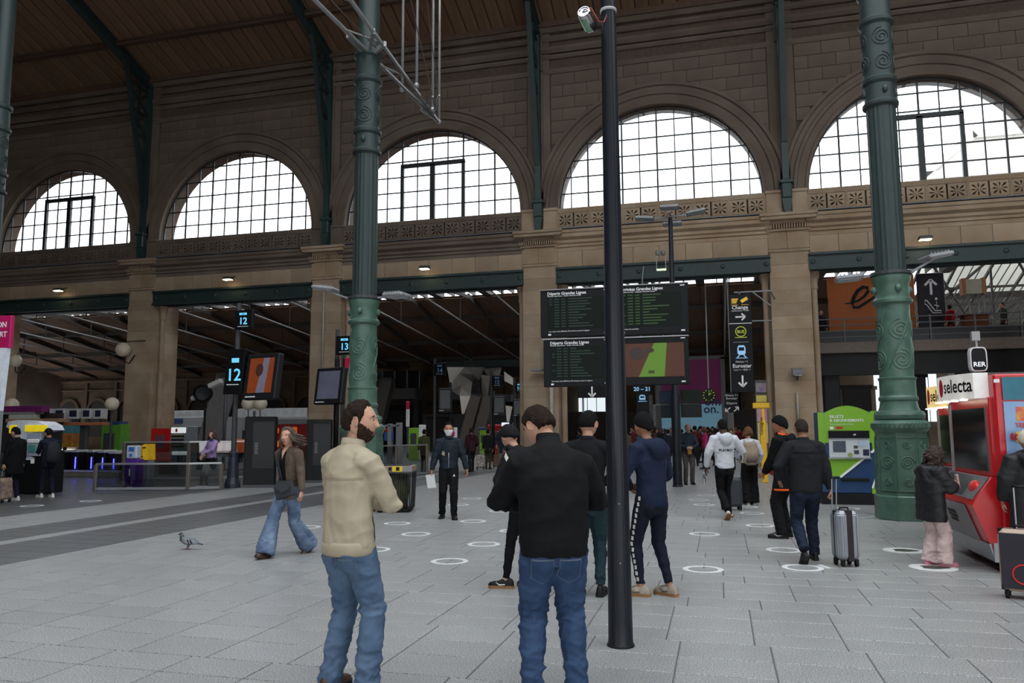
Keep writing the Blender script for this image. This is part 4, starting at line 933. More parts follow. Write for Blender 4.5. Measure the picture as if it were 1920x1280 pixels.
# script letter e drawn as a swept stroke
Ps = [(1584, 569), (1596, 568), (1608, 564), (1620, 556), (1628, 546), (1627, 539), (1618, 538), (1608, 545), (1601, 557), (1598, 568), (1601, 576), (1610, 576), (1624, 567), (1640, 556), (1660, 552), (1676, 550)]
pts = [wl(x, y, 40.95)-Vector(((X0+X1)/2, 41.0, zb1)) for x, y in Ps]
q = MB(); q.tube(pts, [(.03+.055*math.sin(PI*i/(len(pts)-1)), .01) for i in range(len(pts))], 8, xa=(0, 0, 1)); q.obj('letter_e', m_ink, t)
X0, X1, Z0, Z1 = rect(1718, 513, 1778, 640, 40.6)
t = thing('escalator_sign', 'tall dark panel with an up arrow and an escalator pictogram', 'sign panel', ((X0+X1)/2, 40.6, zb1)); w_ = X1-X0; hh = Z1-zb1
q = MB(); q.box((-w_/2, 0, 0), (w_/2, .15, hh), bev=.02); q.obj('panel', M('sign_aubergine', (26, 20, 34), .5), t)
q = MB(); arrow(q, 0, hh*.80, .72, PI/2, .15); q.obj('arrow', m_white, t, T(0, -.01, 0))
q = MB(); base = [(-.30, .62), (-.22, .62), (.12, .47), (.38, .47)]
for a, b in zip(base, base[1:]): q.bar((a[0], -.01, hh*a[1]), (b[0], -.01, hh*b[1]), .01, .05)
for a, b in zip([(-.30, .62), (-.30, .565), (-.22, .555), (.02, .44), (.38, .44)], [(-.30, .565), (-.22, .555), (.02, .44), (.38, .44), (.38, .47)]): q.bar((a[0], -.01, hh*a[1]), (b[0], -.01, hh*b[1]), .01, .04)
q.bar((.2, -.01, hh*.48), (.2, -.01, hh*.60), .01, .09); q.bar((.1, -.01, hh*.55), (.3, -.01, hh*.53), .01, .05); q.prism([(.2+.06*math.cos(a), hh*.635+.06*math.sin(a)) for a in [2*PI*k/10 for k in range(10)]], .01, T(0, -.015, 0)); q.obj('escalator_pictogram', m_white, t)
X0, X1, Z0, Z1 = rect(1803, 524, 1850, 549, 42.0)
t = thing('light_box', 'pale rectangular light box with brown ends on thin legs above the bridge', 'light box', ((X0+X1)/2, 42.0, zb1)); w_ = X1-X0; zo = zb1
q = MB(); q.box((-w_/2+.12, 0, Z0-zo), (w_/2-.12, .4, Z1-zo)); q.obj('box', M('box_cream', (150, 146, 130), .6), t)
for x in (-w_/2, w_/2-.16): q = MB(); q.box((x, -.02, Z0-zo-.06), (x+.16, .42, Z1-zo+.06)); q.obj('end_cap', M('cap_brown', (140, 88, 52), .6), t)
for x in (-.2, .2, .45): q = MB(); q.bar((x, .2, 0), (x, .2, Z0-zo), .06); q.obj('leg', m_grey, t)
X0, X1, Z0, Z1 = rect(1806, 592, 1856, 640, 39.2)
t = thing('brown_booth', 'brown wooden counter on the bridge beside the railing', 'counter', ((X0+X1)/2, 39.0, zb1)); w_ = X1-X0
q = MB(); q.box((-w_/2, 0, 0), (w_/2, .8, Z1-zb1), bev=.03); q.obj('counter_body', M('booth_brown', (128, 72, 40), .6, var=.1), t)
q = MB(); q.box((-w_/2-.1, -.1, Z1-zb1), (w_/2+.1, .9, Z1-zb1+.07)); q.obj('counter_top', M('booth_top', (90, 60, 45), .5), t)
# things under the bridge
for i, (x0, y0, x1, y1, Y, c, nm, lb, ct) in enumerate((
    (1580, 722, 1636, 780, 44, (60, 56, 56), 'dark_hoarding', 'dark boarded shopfront under the bridge behind the ticket machine', 'shopfront'),
    (1605, 724, 1645, 790, 47, (150, 138, 122), 'stone_pier', 'pale stone pier under the bridge', 'pier'),
    (1715, 700, 1745, 850, 43, (70, 72, 78), 'glazed_partition', 'grey framed glazed partition behind the vending machines', 'partition'))):
    X0, X1, Z0, Z1 = rect(x0, y0, x1, y1, Y); t = thing(nm, lb, ct, ((X0+X1)/2, Y, 0)); w_ = X1-X0
    q = MB(); q.box((-w_/2, 0, 0), (w_/2, .4, Z1), bev=.03); q.obj('body', M(nm, c, .7, var=.12), t)
    q = MB(); q.box((-w_/2-.08, -.06, Z1-.2), (w_/2+.08, .46, Z1)); q.obj('top_band', M(nm+'_band', tuple(v*.8 for v in c), .7), t)
    q = MB(); q.box((-w_/2-.05, -.05, 0), (w_/2+.05, .45, .25)); q.obj('base_band', m_dgrey, t)
X0, X1, Z0, Z1 = rect(1647, 690, 1668, 765, 50)
# tall bright glazed entrance far under the bridge
dn = sempty('door_1', 'bright glazed entrance seen under the bridge')
for a, b, y0, y1 in ((1636, 1665, 690, 770), (1722, 1762, 690, 790), (1084, 1136, 742, 772)):
    X0, X1, Z0, Z1 = rect(a, y0, b, y1, 61.6)
    n = max(2, int((X1-X0)/.6))
    for i in range(n):
        q = MB(); q.box((X0+(X1-X0)*i/n+.03, 61.6, Z0), (X0+(X1-X0)*(i+1)/n-.03, 61.62, Z1)); q.obj('pane', M('bright_pane', (215, 225, 230), .3, emit=.75), dn)

# ================================================================== FAR SIDE OF THE CONCOURSE (middle bays)
YF = 57.0
X0, X1, Z0, Z1 = rect(1230, 676, 1362, 850, YF); zs = wl(1300, 757, YF).z
t = thing('billboard', 'huge billboard, plum purple above and pale blue below with dark lettering', 'billboard', ((X0+X1)/2, YF, 0)); w_ = X1-X0
q = MB(); q.box((-w_/2, 0, zs), (w_/2, .2, Z1)); q.obj('purple_field', M('plum', (116, 32, 88), .5, var=.04, emit=.07), t)
q = MB(); q.box((-w_/2, 0, max(Z0, .3)), (w_/2, .2, zs-.02)); q.obj('blue_field', M('pale_blue_field', (136, 188, 212), .5, var=.04, emit=.12), t)
for s_, x_, y_ in (('ome', 1321, 760), ('on.', 1319, 774)): p_ = wl(x_, y_, YF); text('lettering', s_, .85, M('navy_text', (38, 60, 110), .5), t, T(p_.x-t.location.x, -.02, p_.z), bold=.015)
q = MB(); q.box((-w_/2-.1, -.1, 0), (-w_/2+.3, .3, Z1+.15)); q.obj('frame_post', m_grey, t)
q = MB(); q.box((w_/2-.2, -.1, 0), (w_/2+.1, .3, Z1+.15)); q.obj('frame_post', m_grey, t)
q = MB(); q.box((-w_/2-.1, -.1, Z1), (w_/2+.1, .3, Z1+.25)); q.obj('frame_beam', m_grey, t)
p_ = wl(1329, 741, 34.8)
t = thing('station_clock', 'round black clock with green-yellow figures hanging before the purple billboard', 'clock', p_)
q = MB(); q.smooth = True; q.lathe([(.28, -.06), (.30, -.04), (.30, .06), (.28, .08)], 28); q.obj('case', m_black, t, RX(PI/2), smooth=.5)
q = MB()
for k in range(12): a = 2*PI*k/12; q.bar((.20*math.sin(a), -.09, .20*math.cos(a)), (.26*math.sin(a), -.09, .26*math.cos(a)), .01, .035)
q.obj('hour_mark', M('clock_lime', (150, 190, 60), .5, emit=.15), t); q = MB(); q.bar((0, -.095, 0), (.10, -.095, .10), .01, .03); q.obj('hour_hand', MATS['clock_lime'], t); q = MB(); q.bar((0, -.095, 0), (.03, -.095, .20), .01, .02); q.obj('minute_hand', MATS['clock_lime'], t)
q = MB(); q.bar((0, 0, .29), (0, 0, 4.9), .05); q.obj('hanger', m_grey, t)
# stone pilasters of the far wall on either side
for k, (a, b, y0) in enumerate(((1200, 1229, 640), (1386, 1416, 690), (768, 792, 672), (985, 1003, 690))):
    X0, X1, Z0, Z1 = rect(a, y0, b, 800, 60.5); q = MB(); q.box((X0, 60.5, 0), (X1, 62, Z1), bev=.05); q.box((X0-.15, 60.35, Z1-.5), (X1+.15, 62, Z1-.2), bev=.05); q.box((X0+.25, 60.4, .6), (X1-.25, 60.55, Z1-.9)); q.obj('pilaster', m_back, wb)
# yellow wayfinding post
p_ = fl(1433, 905); Y = p_.y
t = thing('yellow_post', 'yellow wayfinding post with a cross arm beside the black beanie man', 'sign post', p_)
X0, X1, Z0, Z1 = rect(1424, 788, 1441, 905, Y); q = MB(); q.box((X0-p_.x, 0, 0), (X1-p_.x, .16, Z1), bev=.02); q.obj('post', M('post_yellow', (222, 170, 30), .5, var=.04), t)
X0, X1, Z0, Z1 = rect(1411, 755, 1443, 765, Y); q = MB(); q.box((X0-p_.x, 0, Z0), (X1-p_.x, .14, Z1), bev=.02); q.bar((.05, .07, 1.5), (.05, .07, Z1), .08); q.obj('cross_arm', MATS['post_yellow'], t)
text('lettering', 'Consignes', .13, m_ink, t, T(.02, -.006, 1.45) @ RY(-PI/2), bold=.002)
# mast with a column of posters behind it
pm = thing('poster_mast', 'grey mast carrying a column of violet, yellow and pink posters', 'mast', (wl(1433, 800, 36.5).x, 36.5, 0))
q = MB(); q.box((-.32, .09, 0), (.32, .18, wl(1433, 712, 36.5).z)); q.obj('back_board', m_grey, pm); q = MB(); q.box((-.4, -.05, 0), (.4, .3, .1)); q.obj('foot', m_dgrey, pm)
for i, (x0, y0, x1, y1, c, c2) in enumerate(((1420, 718, 1446, 735, (120, 110, 170), (220, 205, 120)), (1420, 741, 1446, 753, (235, 220, 120), (210, 190, 80)), (1420, 766, 1446, 790, (215, 140, 190), (235, 225, 150)), (1420, 792, 1446, 830, (240, 232, 150), (150, 170, 210)))):
    X0, X1, Z0, Z1 = rect(x0, y0, x1, y1, 36.5); w_ = X1-X0
    q = MB(); q.box((-w_/2, 0, Z0), (w_/2, .08, Z1)); q.obj('poster', M('poster_c%d' % i, c, .5, alt=c2, vscale=3, emit=.12), pm)
# ---- faceted metal canopy in the bay with tracks 14-16
t = thing('faceted_canopy', 'faceted grey metal canopy of folded panels on slanted legs', 'canopy', (wl(890, 800, 50).x, 50, 0))
ox = t.location.x
m_facet = M('facet_metal', (150, 146, 140), .35, metal=.35, var=.12, vscale=.6)
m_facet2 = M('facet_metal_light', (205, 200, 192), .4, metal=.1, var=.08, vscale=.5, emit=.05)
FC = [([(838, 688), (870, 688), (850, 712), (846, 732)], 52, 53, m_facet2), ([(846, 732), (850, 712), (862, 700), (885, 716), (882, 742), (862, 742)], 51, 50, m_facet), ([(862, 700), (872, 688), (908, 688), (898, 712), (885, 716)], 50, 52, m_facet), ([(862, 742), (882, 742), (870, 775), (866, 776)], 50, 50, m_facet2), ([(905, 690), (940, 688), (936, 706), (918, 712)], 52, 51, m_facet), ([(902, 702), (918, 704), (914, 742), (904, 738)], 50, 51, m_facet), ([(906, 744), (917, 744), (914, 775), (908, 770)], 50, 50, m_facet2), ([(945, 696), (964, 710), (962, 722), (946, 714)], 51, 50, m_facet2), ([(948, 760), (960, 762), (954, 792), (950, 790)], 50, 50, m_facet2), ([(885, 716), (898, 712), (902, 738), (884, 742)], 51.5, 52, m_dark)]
for poly, ya, yb, mt_ in FC:
    q = MB(); n = len(poly); vs = [wl(x, y, ya+(yb-ya)*i/(n-1))-Vector((ox, 50, 0)) for i, (x, y) in enumerate(poly)]
    vs2 = [v+Vector((0, .12, 0)) for v in vs]; c0 = sum(vs, Vector())/n; c1 = sum(vs2, Vector())/n
    q.add(vs+[c0], [(i, (i+1) % n, n) for i in range(n)]); q.add(vs2+[c1], [((i+1) % n, i, n) for i in range(n)])
    q.add(vs+vs2, [(i+n, (i+1) % n+n, (i+1) % n, i) for i in range(n)]); q.obj('facet', mt_, t)
for (xa, ya, xb, yb) in ((870, 830, 894, 742), (905, 790, 918, 742)):
    q = MB(); a = wl(xa, ya, 49.4)-Vector((ox, 50, 0)); b = wl(xb, yb, 49.4)-Vector((ox, 50, 0)); a = a+(a-b)*((a.z)/(b.z-a.z)) ; q.bar(a, b, .7, .5, up=(0, 1, 0)); q.obj('slanted_leg', M('leg_taupe', (86, 78, 72), .6), t)
q = MB(); a = wl(838, 742, 52)-Vector((ox, 50, 0)); b = wl(960, 746, 52)-Vector((ox, 50, 0)); q.bar(a, b, .5, .5); q.obj('cross_beam', m_dgrey, t)
q = MB(); a = wl(815, 684, 53)-Vector((ox, 50, 0)); b = wl(1000, 680, 53)-Vector((ox, 50, 0)); q.bar(a, b, .6, .5); q.obj('cross_beam', m_greend, t)

# ---- slanted grey struts
def strut(x0, y0, x1, y1, Y, lb, wd=.75, c=(96, 96, 98)):
    a = wl(x0, y0, Y); b = wl(x1, y1, Y); d = (b-a)/(b.z-a.z); base = a-d*a.z
    t = thing('slanted_strut', lb, 'strut', base); q = MB(); q.bar((0, 0, 0), b-base, wd, wd*.8, up=(0, 1, 0)); q.obj('shaft', M('strut_grey%d' % c[0], c, .6, var=.08), t)
    q = MB(); q.box((-.6, -.5, 0), (.6, .5, .2), bev=.04); q.obj('foot', m_dgrey, t); q = MB(); q.box((-.4, -.4, -.1), (.4, .4, .12), mtx=Matrix.Translation(b-base)); q.obj('head_plate', m_dgrey, t)
strut(400, 800, 428, 705, 37.5, 'wide slanted grey strut behind the track 12 sign', .95, (112, 112, 114))
strut(705, 810, 728, 712, 52, 'dark slanted strut seen beside the left green column', .85, (74, 68, 64))
q = MB(); a = wl(690, 742, 55); b = wl(780, 738, 55)
t = thing('gallery', 'dark balcony of steel and glass behind the left green column', 'balcony', (wl(742, 740, 57).x, 57, 0)); gx = t.location.x
X0, X1, Z0, Z1 = rect(708, 728, 778, 748, 57); q = MB(); q.box((X0-gx, 0, Z0), (X1-gx, 1.5, Z1), bev=.03); q.obj('balcony_slab', M('slab_grey', (92, 90, 90), .7), t)
X0, X1, Z0, Z1 = rect(708, 694, 778, 728, 57); q = MB(); q.box((X0-gx, 1.0, Z0), (X1-gx, 1.2, Z1)); q.obj('glass_front', M('gallery_glass', (34, 34, 36), .15), t)
for i in range(4): q = MB(); q.box((X0-gx+(X1-X0)*i/3-.04, .9, Z0), (X0-gx+(X1-X0)*i/3+.04, 1.0, Z1)); q.obj('mullion', m_grey, t)
for i in (0.02, .98): q = MB(); q.box((X0-gx+(X1-X0)*i-.2, .3, 0), (X0-gx+(X1-X0)*i+.2, .8, Z0)); q.obj('support', m_dgrey, t)

# ---- track signs on poles
m_neon = M('track_blue', (110, 200, 235), .4, var=0, emit=.42, ecol=(110, 205, 245))
m_neond = M('track_blue_dim', (80, 110, 150), .4, var=0, emit=.18)
def track_sign(num, x0, y0, x1, y1, Y, lb, mat, polex, pole_y=None, hang=False):
    X0, X1, Z0, Z1 = rect(x0, y0, x1, y1, Y); px_ = wl(polex, 800, Y).x; w_, h = X1-X0, Z1-Z0
    t = thing('track_sign', lb, 'sign', (px_, Y, 0)); cx = (X0+X1)/2-px_
    q = MB(); q.smooth = True; q.lathe([(.14, 0), (.14, .5), (.11, .55), (.075, .6), (.07, Z1+.25), (.0, Z1+.26)], 12, (0, .2, 0)); q.obj('pole', m_dgrey, t, smooth=.5)
    q = MB(); q.box((cx-w_/2, 0, Z0), (cx+w_/2, .14, Z1), bev=.015); pn = q.obj('panel', m_ink, t)
    text('number', num, h*.50, mat, t, T(cx, -.006, Z0+h*.26), align='CENTER', bold=.006); q = MB(); q.box((cx-w_*.3, -.008, Z0+h*.13), (cx+w_*.3, 0, Z0+h*.155)); q.obj('underline', m_white, t)
    q = MB(); q.box((cx-w_*.22, -.008, Z0+h*.74), (cx+w_*.2, 0, Z0+h*.86), bev=.003); pl = q.obj('voie_badge', mat, t); text('voie_lettering', 'voie', h*.10, m_ink, t, T(cx, -.012, Z0+h*.77), align='CENTER')
    q = MB(); q.bar((0, .2, Z0+h*.5), (cx, .1, Z0+h*.5), .06); q.obj('bracket', m_dgrey, t)
    return t, px_
Yp = fl(425, 915).y
t12, px12 = track_sign('12', 440, 582, 472, 616, Yp, 'upper black track 12 sign with blue numerals on the iron pole', m_neon, 432)
X0, X1, Z0, Z1 = rect(419, 655, 456, 738, Yp-.25); t = thing('track_sign', 'lower slanted black track 12 sign beside the orange monitor', 'sign', ((X0+X1)/2, Yp-.22, Z0), .0); w_, h = X1-X0, Z1-Z0
sh_ = Matrix(((1, 0, .10, 0), (0, 1, 0, 0), (0, 0, 1, 0), (0, 0, 0, 1)))
q = MB(); q.box((-w_/2, 0, 0), (w_/2-.12, .16, h), mtx=sh_, bev=.015); q.obj('panel', m_ink, t); o = text('number', '12', h*.38, m_neon, t, T(.0, -.006, h*.30) , align='CENTER', bold=.006)
q = MB(); q.box((-.10, -.008, h*.70), (.14, 0, h*.80)); q.obj('voie_badge', m_neon, t, T(.02, 0, 0)); q = MB(); q.box((-w_*.32, -.008, h*.20), (w_*.25, 0, h*.22)); q.obj('underline', m_white, t)
q = MB(); q.lathe([(.22, 0), (.22, .12), (.16, .3), (.13, .9), (.15, 1.0), (.10, 1.05)], 10); q.obj('pole_base', M('iron_navy', (40, 42, 58), .5), t12, T(0, .2, 0))
def monitor(x0, y0, x1, y1, Y, rz, rx, scr, lb, post=None, extra=None):
    X0, X1, Z0, Z1 = rect(x0, y0, x1, y1, Y); w_, h = (X1-X0), Z1-Z0; t = thing('monitor', lb, 'monitor', ((X0+X1)/2, Y, 0)); mt = T(0, 0, (Z0+Z1)/2) @ RZ(rz) @ RX(rx); w_ /= max(.5, math.cos(rz))
    q = MB(); q.box((-w_/2, 0, -h/2), (w_/2, .22, h/2), bev=.03); cs = q.obj('case', M('monitor_case', (30, 31, 34), .5, spec=.3), t, mt)
    q = MB(); q.box((-w_*.38, -.006, -h*.36), (w_*.38, .004, h*.40)); sc = q.obj('screen', scr, cs)
    q = MB(); q.box((-w_*.42, -.004, -h*.455), (-w_*.1, .004, -h*.43)); q.obj('caption_strip', m_white, cs)
    if extra: extra(sc, w_, h)
    if post is not None:
        q = MB(); px_ = wl(post, 800, Y).x-(X0+X1)/2; q.smooth = True; q.tube([(px_, .3, 0), (px_, .3, Z1+.3)], .09, 10); q.obj('post', m_black, t); q = MB(); q.bar((px_, .3, (Z0+Z1)/2), (0, .12, (Z0+Z1)/2), .07); q.obj('bracket', m_black, t)
    else:
        q = MB(); q.bar((0, .12, (Z0+Z1)/2), (px12-(X0+X1)/2, .42, (Z0+Z1)/2), .07); q.obj('bracket', m_black, t)
    return t
m_or = M('ad_orange', (150, 70, 34), .4, emit=.06)
def ad12(sc, w_, h):
    q = MB(); q.prism([(-.10*w_, -.36*h), (.16*w_, -.36*h), (.24*w_, .40*h), (.06*w_, .40*h)], .003, T(0, -.012, 0)); q.obj('white_shape', M('ad_lilac', (128, 124, 142), .4, emit=.06), sc)
    q = MB(); q.prism([(-.05*w_+.12*w_*math.cos(a), .14*h+.14*h*math.sin(a)) for a in [2*PI*k/12 for k in range(12)]], .003, T(0, -.016, 0)); q.obj('dark_figure', M('ad_dusk', (84, 50, 44), .4, emit=.02), sc)
monitor(455, 663, 523, 748, Yp-.3, -.25, -.12, m_or, 'hanging monitor with an orange picture beside the lower track 12 sign', extra=ad12)
Y13 = 23.5
monitor(586, 689, 646, 757, Y13, -.3, -.12, M('mon_grey', (88, 90, 106), .3, emit=.10, alt=(110, 108, 130), vscale=2), 'monitor with a grey-violet picture on a black post by the stone pier', post=622)
track_sign('13', 630, 630, 662, 664, Y13+.3, 'black track 13 sign with blue numerals behind the left green column', m_neon, 624)
track_sign('14', 814, 681, 835, 704, 40, 'black track 14 sign on the pole behind the masked man', m_neond, 812)
track_sign('15', 922, 704, 942, 725, 40.6, 'black track 15 sign against the faceted canopy', m_neond, 919)
track_sign('16', 966, 717, 981, 735, 40, 'black track 16 sign beside the stone pier', m_neon, 963)
for x0, y0, x1, y1, post, lb in ((823, 727, 846, 772, 841, 'grey monitor turned sideways below the track 14 sign'), (925, 742, 947, 778, 922, 'grey monitor in front of the faceted canopy'), (962, 748, 980, 780, 968, 'grey monitor close to the stone pier')):
    monitor(x0, y0, x1, y1, 39.4, .2, -.1, M('mon_off', (86, 86, 90), .4), lb, post=post)
# ================================================================== LEFT: ticket corner, gates, fences
def pbox(t, name, mat, x0, y0, x1, y1, Y, d=.2, dy=0, bev=.01, par=None):
    X0, X1, Z0, Z1 = rect(x0, y0, x1, y1, Y+dy); l = t.location
    q = MB(); q.box((X0-l.x, Y+dy-l.y, Z0-l.z), (X1-l.x, Y+dy-l.y+d, Z1-l.z), bev=bev); return q.obj(name, mat, par or t)
# banner at the left edge
Yb = 13.6
t = thing('banner_totem', 'tall magenta and white banner totem with white lettering', 'banner', (wl(-12, 800, Yb).x, Yb, 0))
pbox(t, 'magenta_field', M('magenta', (176, 20, 88), .5, emit=.05), -60, 595, 17, 652, Yb, .1); 
q = MB(); l = t.location; a = [wl(x, y, Yb)-l for x, y in ((-60, 652), (13, 652), (-1, 770), (-60, 770))]; q.prism([(v.x, v.z) for v in reversed(a)], .1); q.obj('white_field', M('banner_white', (205, 212, 222), .5, emit=.08), t)
pbox(t, 'stand', m_grey, -40, 770, -12, 935, Yb, .1)
for s_, y_ in (('ON', 613), ('ORT', 631)):
    p_ = wl(13, y_, Yb)-l; text('lettering', s_, .17, m_white, t, T(p_.x, -.006, p_.z), align='RIGHT', bold=.004)
# white and yellow ticket machine with a black body
kb = fl(70, 928); Y = kb.y
t = thing('ticket_terminal', 'ticket terminal with a glossy white hood, yellow header and black base', 'ticket machine', kb)
pbox(t, 'base', m_black, 30, 845, 78, 926, Y, .7, .05, .03)
q = MB(); l = t.location
side = [wl(x, y, Y)-l for x, y in ((10, 800), (14, 790), (30, 787), (70, 790), (84, 797), (88, 806), (52, 812), (46, 826), (42, 836), (48, 852), (62, 858), (62, 862), (40, 862), (30, 812))]
q.prism([(v.x, v.z) for v in reversed(side)], .55, T(0, .02, 0)); q.obj('hood_shell', M('terminal_white', (205, 210, 222), .25, emit=.02), t, fix=True)
pbox(t, 'yellow_header', M('terminal_yellow', (232, 206, 30), .4, emit=.25), 46, 797, 86, 809, Y, .05, -.03)
pbox(t, 'yellow_wedge', MATS['terminal_yellow'], 17, 797, 28, 812, Y, .05, -.03)
pbox(t, 'keypad_panel', M('terminal_grey', (150, 158, 172), .3), 50, 812, 74, 855, Y, .05, -.02); pbox(t, 'screen', M('terminal_screen', (60, 110, 106), .2, emit=.1), 52, 834, 66, 848, Y, .03, -.04); pbox(t, 'slot_plate', m_white, 51, 823, 72, 830, Y, .03, -.04)
pbox(t, 'sticker', m_white, 57, 862, 63, 869, Y, .03, .0)
# purple shop front with shelf
t = thing('purple_kiosk', 'kiosk with a plum fascia and shelves behind the ticket terminal', 'kiosk', (wl(40, 800, 26).x, 26, 0))
pbox(t, 'fascia', M('plum_fascia', (104, 26, 92), .5), -40, 762, 78, 772, 26, .4); pbox(t, 'soffit', m_grey, -40, 773, 64, 776, 26, .5); pbox(t, 'shelf_goods', M('goods_pale', (170, 172, 160), .6, var=.2, vscale=20), 16, 777, 64, 785, 26, .3); pbox(t, 'shelf', M('shelf_wood', (150, 118, 86), .6), 10, 785, 110, 791, 26, .5); pbox(t, 'back_panel', M('kiosk_dark', (44, 40, 42), .7), -40, 776, 110, 885, 26, .1, .5); pbox(t, 'counter', m_dgrey, -40, 850, 110, 900, 26, .5)
# five small monitors on a rail
for i, (x0, x1) in enumerate(((78, 94), (102, 119), (128, 145), (153, 169), (176, 190))):
    p_ = wl((x0+x1)/2, 791, 27)
    t = thing('small_monitor', 'small white-framed monitor in the row above the ticket gates', 'monitor', p_, 0, 'row of small monitors above the gates')
    pbox(t, 'case', M('monitor_white', (176, 176, 176), .5), x0, 766, x1, 785, 27, .35, 0, .02); pbox(t, 'screen', M('monitor_navy', (34, 36, 56), .25, emit=.02), x0+2, 769, x1-2, 781, 27, .02, -.015); pbox(t, 'foot', m_dgrey, x0+6, 785, x1-6, 791, 27, .2)
t = thing('monitor_rail', 'orange-brown rail carrying the small monitors', 'rail', (wl(130, 800, 27).x, 27, 0)); pbox(t, 'rail', M('rail_orange', (160, 96, 64), .6), 60, 792.2, 192, 797, 27, .4); pbox(t, 'support', m_dgrey, 150, 797, 156, 885, 27, .2, .2); pbox(t, 'support', m_dgrey, 64, 797, 70, 885, 27, .2, .2)
# hanging posters
for i, (x0, x1) in enumerate(((105, 134), (136, 163))):
    t = thing('film_poster', 'teal and orange poster stand behind the gates, nearer the terminal' if i == 0 else 'teal and orange poster stand behind the gates, nearer the stone pier', 'poster', (wl((x0+x1)/2, 800, 29).x, 29, 0))
    pbox(t, 'sheet', M('poster_teal_top', (70, 120, 132), .5, emit=.05), x0, 798, x1, 812, 29, .05); pbox(t, 'picture', M('poster_orange_pic', (186, 118, 60), .5, alt=(96, 60, 50), vscale=4, emit=.05), x0, 812, x1, 830, 29, .05); pbox(t, 'caption', M('poster_cap', (190, 150, 40), .5, alt=(120, 60, 40), vscale=6, emit=.04), x0, 830, x1, 838, 29, .05); pbox(t, 'leg', m_dgrey, (x0+x1)/2-2, 838, (x0+x1)/2+2, 880, 29, .05)
# ticket gates
m_led = M('blue_led', (60, 60, 255), .3, emit=6, ecol=(50, 50, 255))
gs = [(114, 844), (139, 844), (169, 844), (190, 845), (211, 847)]
for i, (x, yt) in enumerate(gs):
    Yg = 24.6; X0, X1, Z0, Z1 = rect(x-6, yt, x+4, 893, Yg); t = thing('ticket_gate', 'dark ticket gate pillar with a glowing blue strip', 'ticket gate', ((X0+X1)/2, Yg, 0), 0, 'ticket gates with blue strips'); w_ = X1-X0
    q = MB(); q.box((-w_/2, 0, 0), (w_/2, 1.4, Z1-.08), bev=.02); q.obj('cabinet', m_black, t); q = MB(); q.box((-w_/2-.02, -.03, Z1-.08), (w_/2+.02, 1.2, Z1), bev=.02); q.obj('top_cap', M('gate_cap', (190, 192, 190), .3, metal=.4), t)
    q = MB(); q.box((w_*.18, -.012, .25), (w_*.32, 0, Z1-.25)); q.obj('light_strip', m_led, t)
    q = MB(); q.box((w_/2, .5, .3), (w_/2+.08, .52, Z1-.2)); q.obj('glass_flap', glass('gate_glass', (150, 160, 165), .1), t)
X0, X1, Z0, Z1 = rect(90, 886, 235, 915, 23.6); t = thing('gate_plinth', 'low stone step in front of the ticket gates', 'step', ((X0+X1)/2, 23.6, 0)); q = MB(); q.box((-(X1-X0)/2, 0, 0), ((X1-X0)/2, .8, .18), bev=.02); q.obj('step_block', M('step_grey', (96, 92, 88), .7), t); q = MB(); q.box((-(X1-X0)/2, -.02, .18), ((X1-X0)/2, .8, .21)); q.obj('nosing', m_grey, t)
# validators
pv = fl(247, 918); t = thing('validator', 'purple ticket validator post with a grey head', 'validator', pv); Y = pv.y
pbox(t, 'post', M('validator_purple', (84, 40, 140), .45), 235, 860, 256, 918, Y, .25, 0, .02); pbox(t, 'head', M('validator_grey', (176, 186, 205), .4), 237, 835, 255, 860, Y, .22, -.03, .03); pbox(t, 'screen', M('validator_blue', (54, 88, 150), .3, emit=.1), 241, 838, 251, 846, Y, .02, -.045); pbox(t, 'foot_label', m_white, 237, 912, 247, 916, Y, .02, -.01); pbox(t, 'reader_disc', M('validator_blue', (54, 88, 150)), 242, 850, 247, 856, Y, .02, -.045); pbox(t, 'emblem_strip', m_white, 241, 879, 243, 892, Y, .02, -.01)
pv = fl(274, 917); t = thing('validator', 'yellow ticket validator on a grey post', 'validator', pv); Y = pv.y; l = t.location
pbox(t, 'post', M('post_slate', (104, 110, 116), .5), 262, 862, 277, 919, Y, .25, .02, .02)
hd = [wl(x, y, Y)-l for x, y in ((261, 860), (262, 846), (266, 836), (272, 832), (279, 832), (279, 862), (262, 863))]
q = MB(); q.prism([(v.x, v.z) for v in reversed(hd)], .3, T(0, -.03, 0)); q.obj('head', M('validator_yellow', (224, 178, 30), .35), t, fix=True); pbox(t, 'slot', m_ink, 266, 838, 273, 840, Y, .02, -.045); pbox(t, 'slot', m_ink, 262, 855, 267, 857, Y, .02, -.045)
# glass fences
m_fglass = glass('fence_glass', (150, 156, 158), .10)
fpts = [(178, 920), (352, 919), (414, 917)]
def fence(name, lb, pts, h, posts=True, rail2=True):
    P3 = [fl(x, y) for x, y in pts]; t = thing(name, lb, 'fence', P3[0]); o = P3[0]
    for i, p in enumerate(P3): q = MB(); v = p-o; q.box((v.x-.05, v.y-.05, 0), (v.x+.05, v.y+.05, h-.02), bev=.01); q.obj('post', M('fence_post', (120, 112, 106), .4, metal=.4), t)
    for a, b in zip(P3, P3[1:]):
        a, b = a-o, b-o; q = MB(); q.bar(a+Vector((0, 0, h)), b+Vector((0, 0, h)), .07, .05); q.obj('top_rail', m_alu, t); q = MB(); q.bar(a+Vector((0, 0, .06)), b+Vector((0, 0, .06)), .06, .06); q.obj('bottom_rail', m_grey, t)
        q = MB(); q.add([a+Vector((0, 0, .1)), b+Vector((0, 0, .1)), b+Vector((0, 0, h-.03)), a+Vector((0, 0, h-.03))], [(0, 1, 2, 3)]); q.obj('glass_panel', m_fglass, t)
fence('glass_fence', 'low glass fence with metal rails beside the purple validator', fpts, .74)
fence('glass_fence', 'tall glass fence with a grey top rail behind the leaning woman in lilac', [(230, 900), (352, 899), (462, 897), (510, 896)], 1.28)
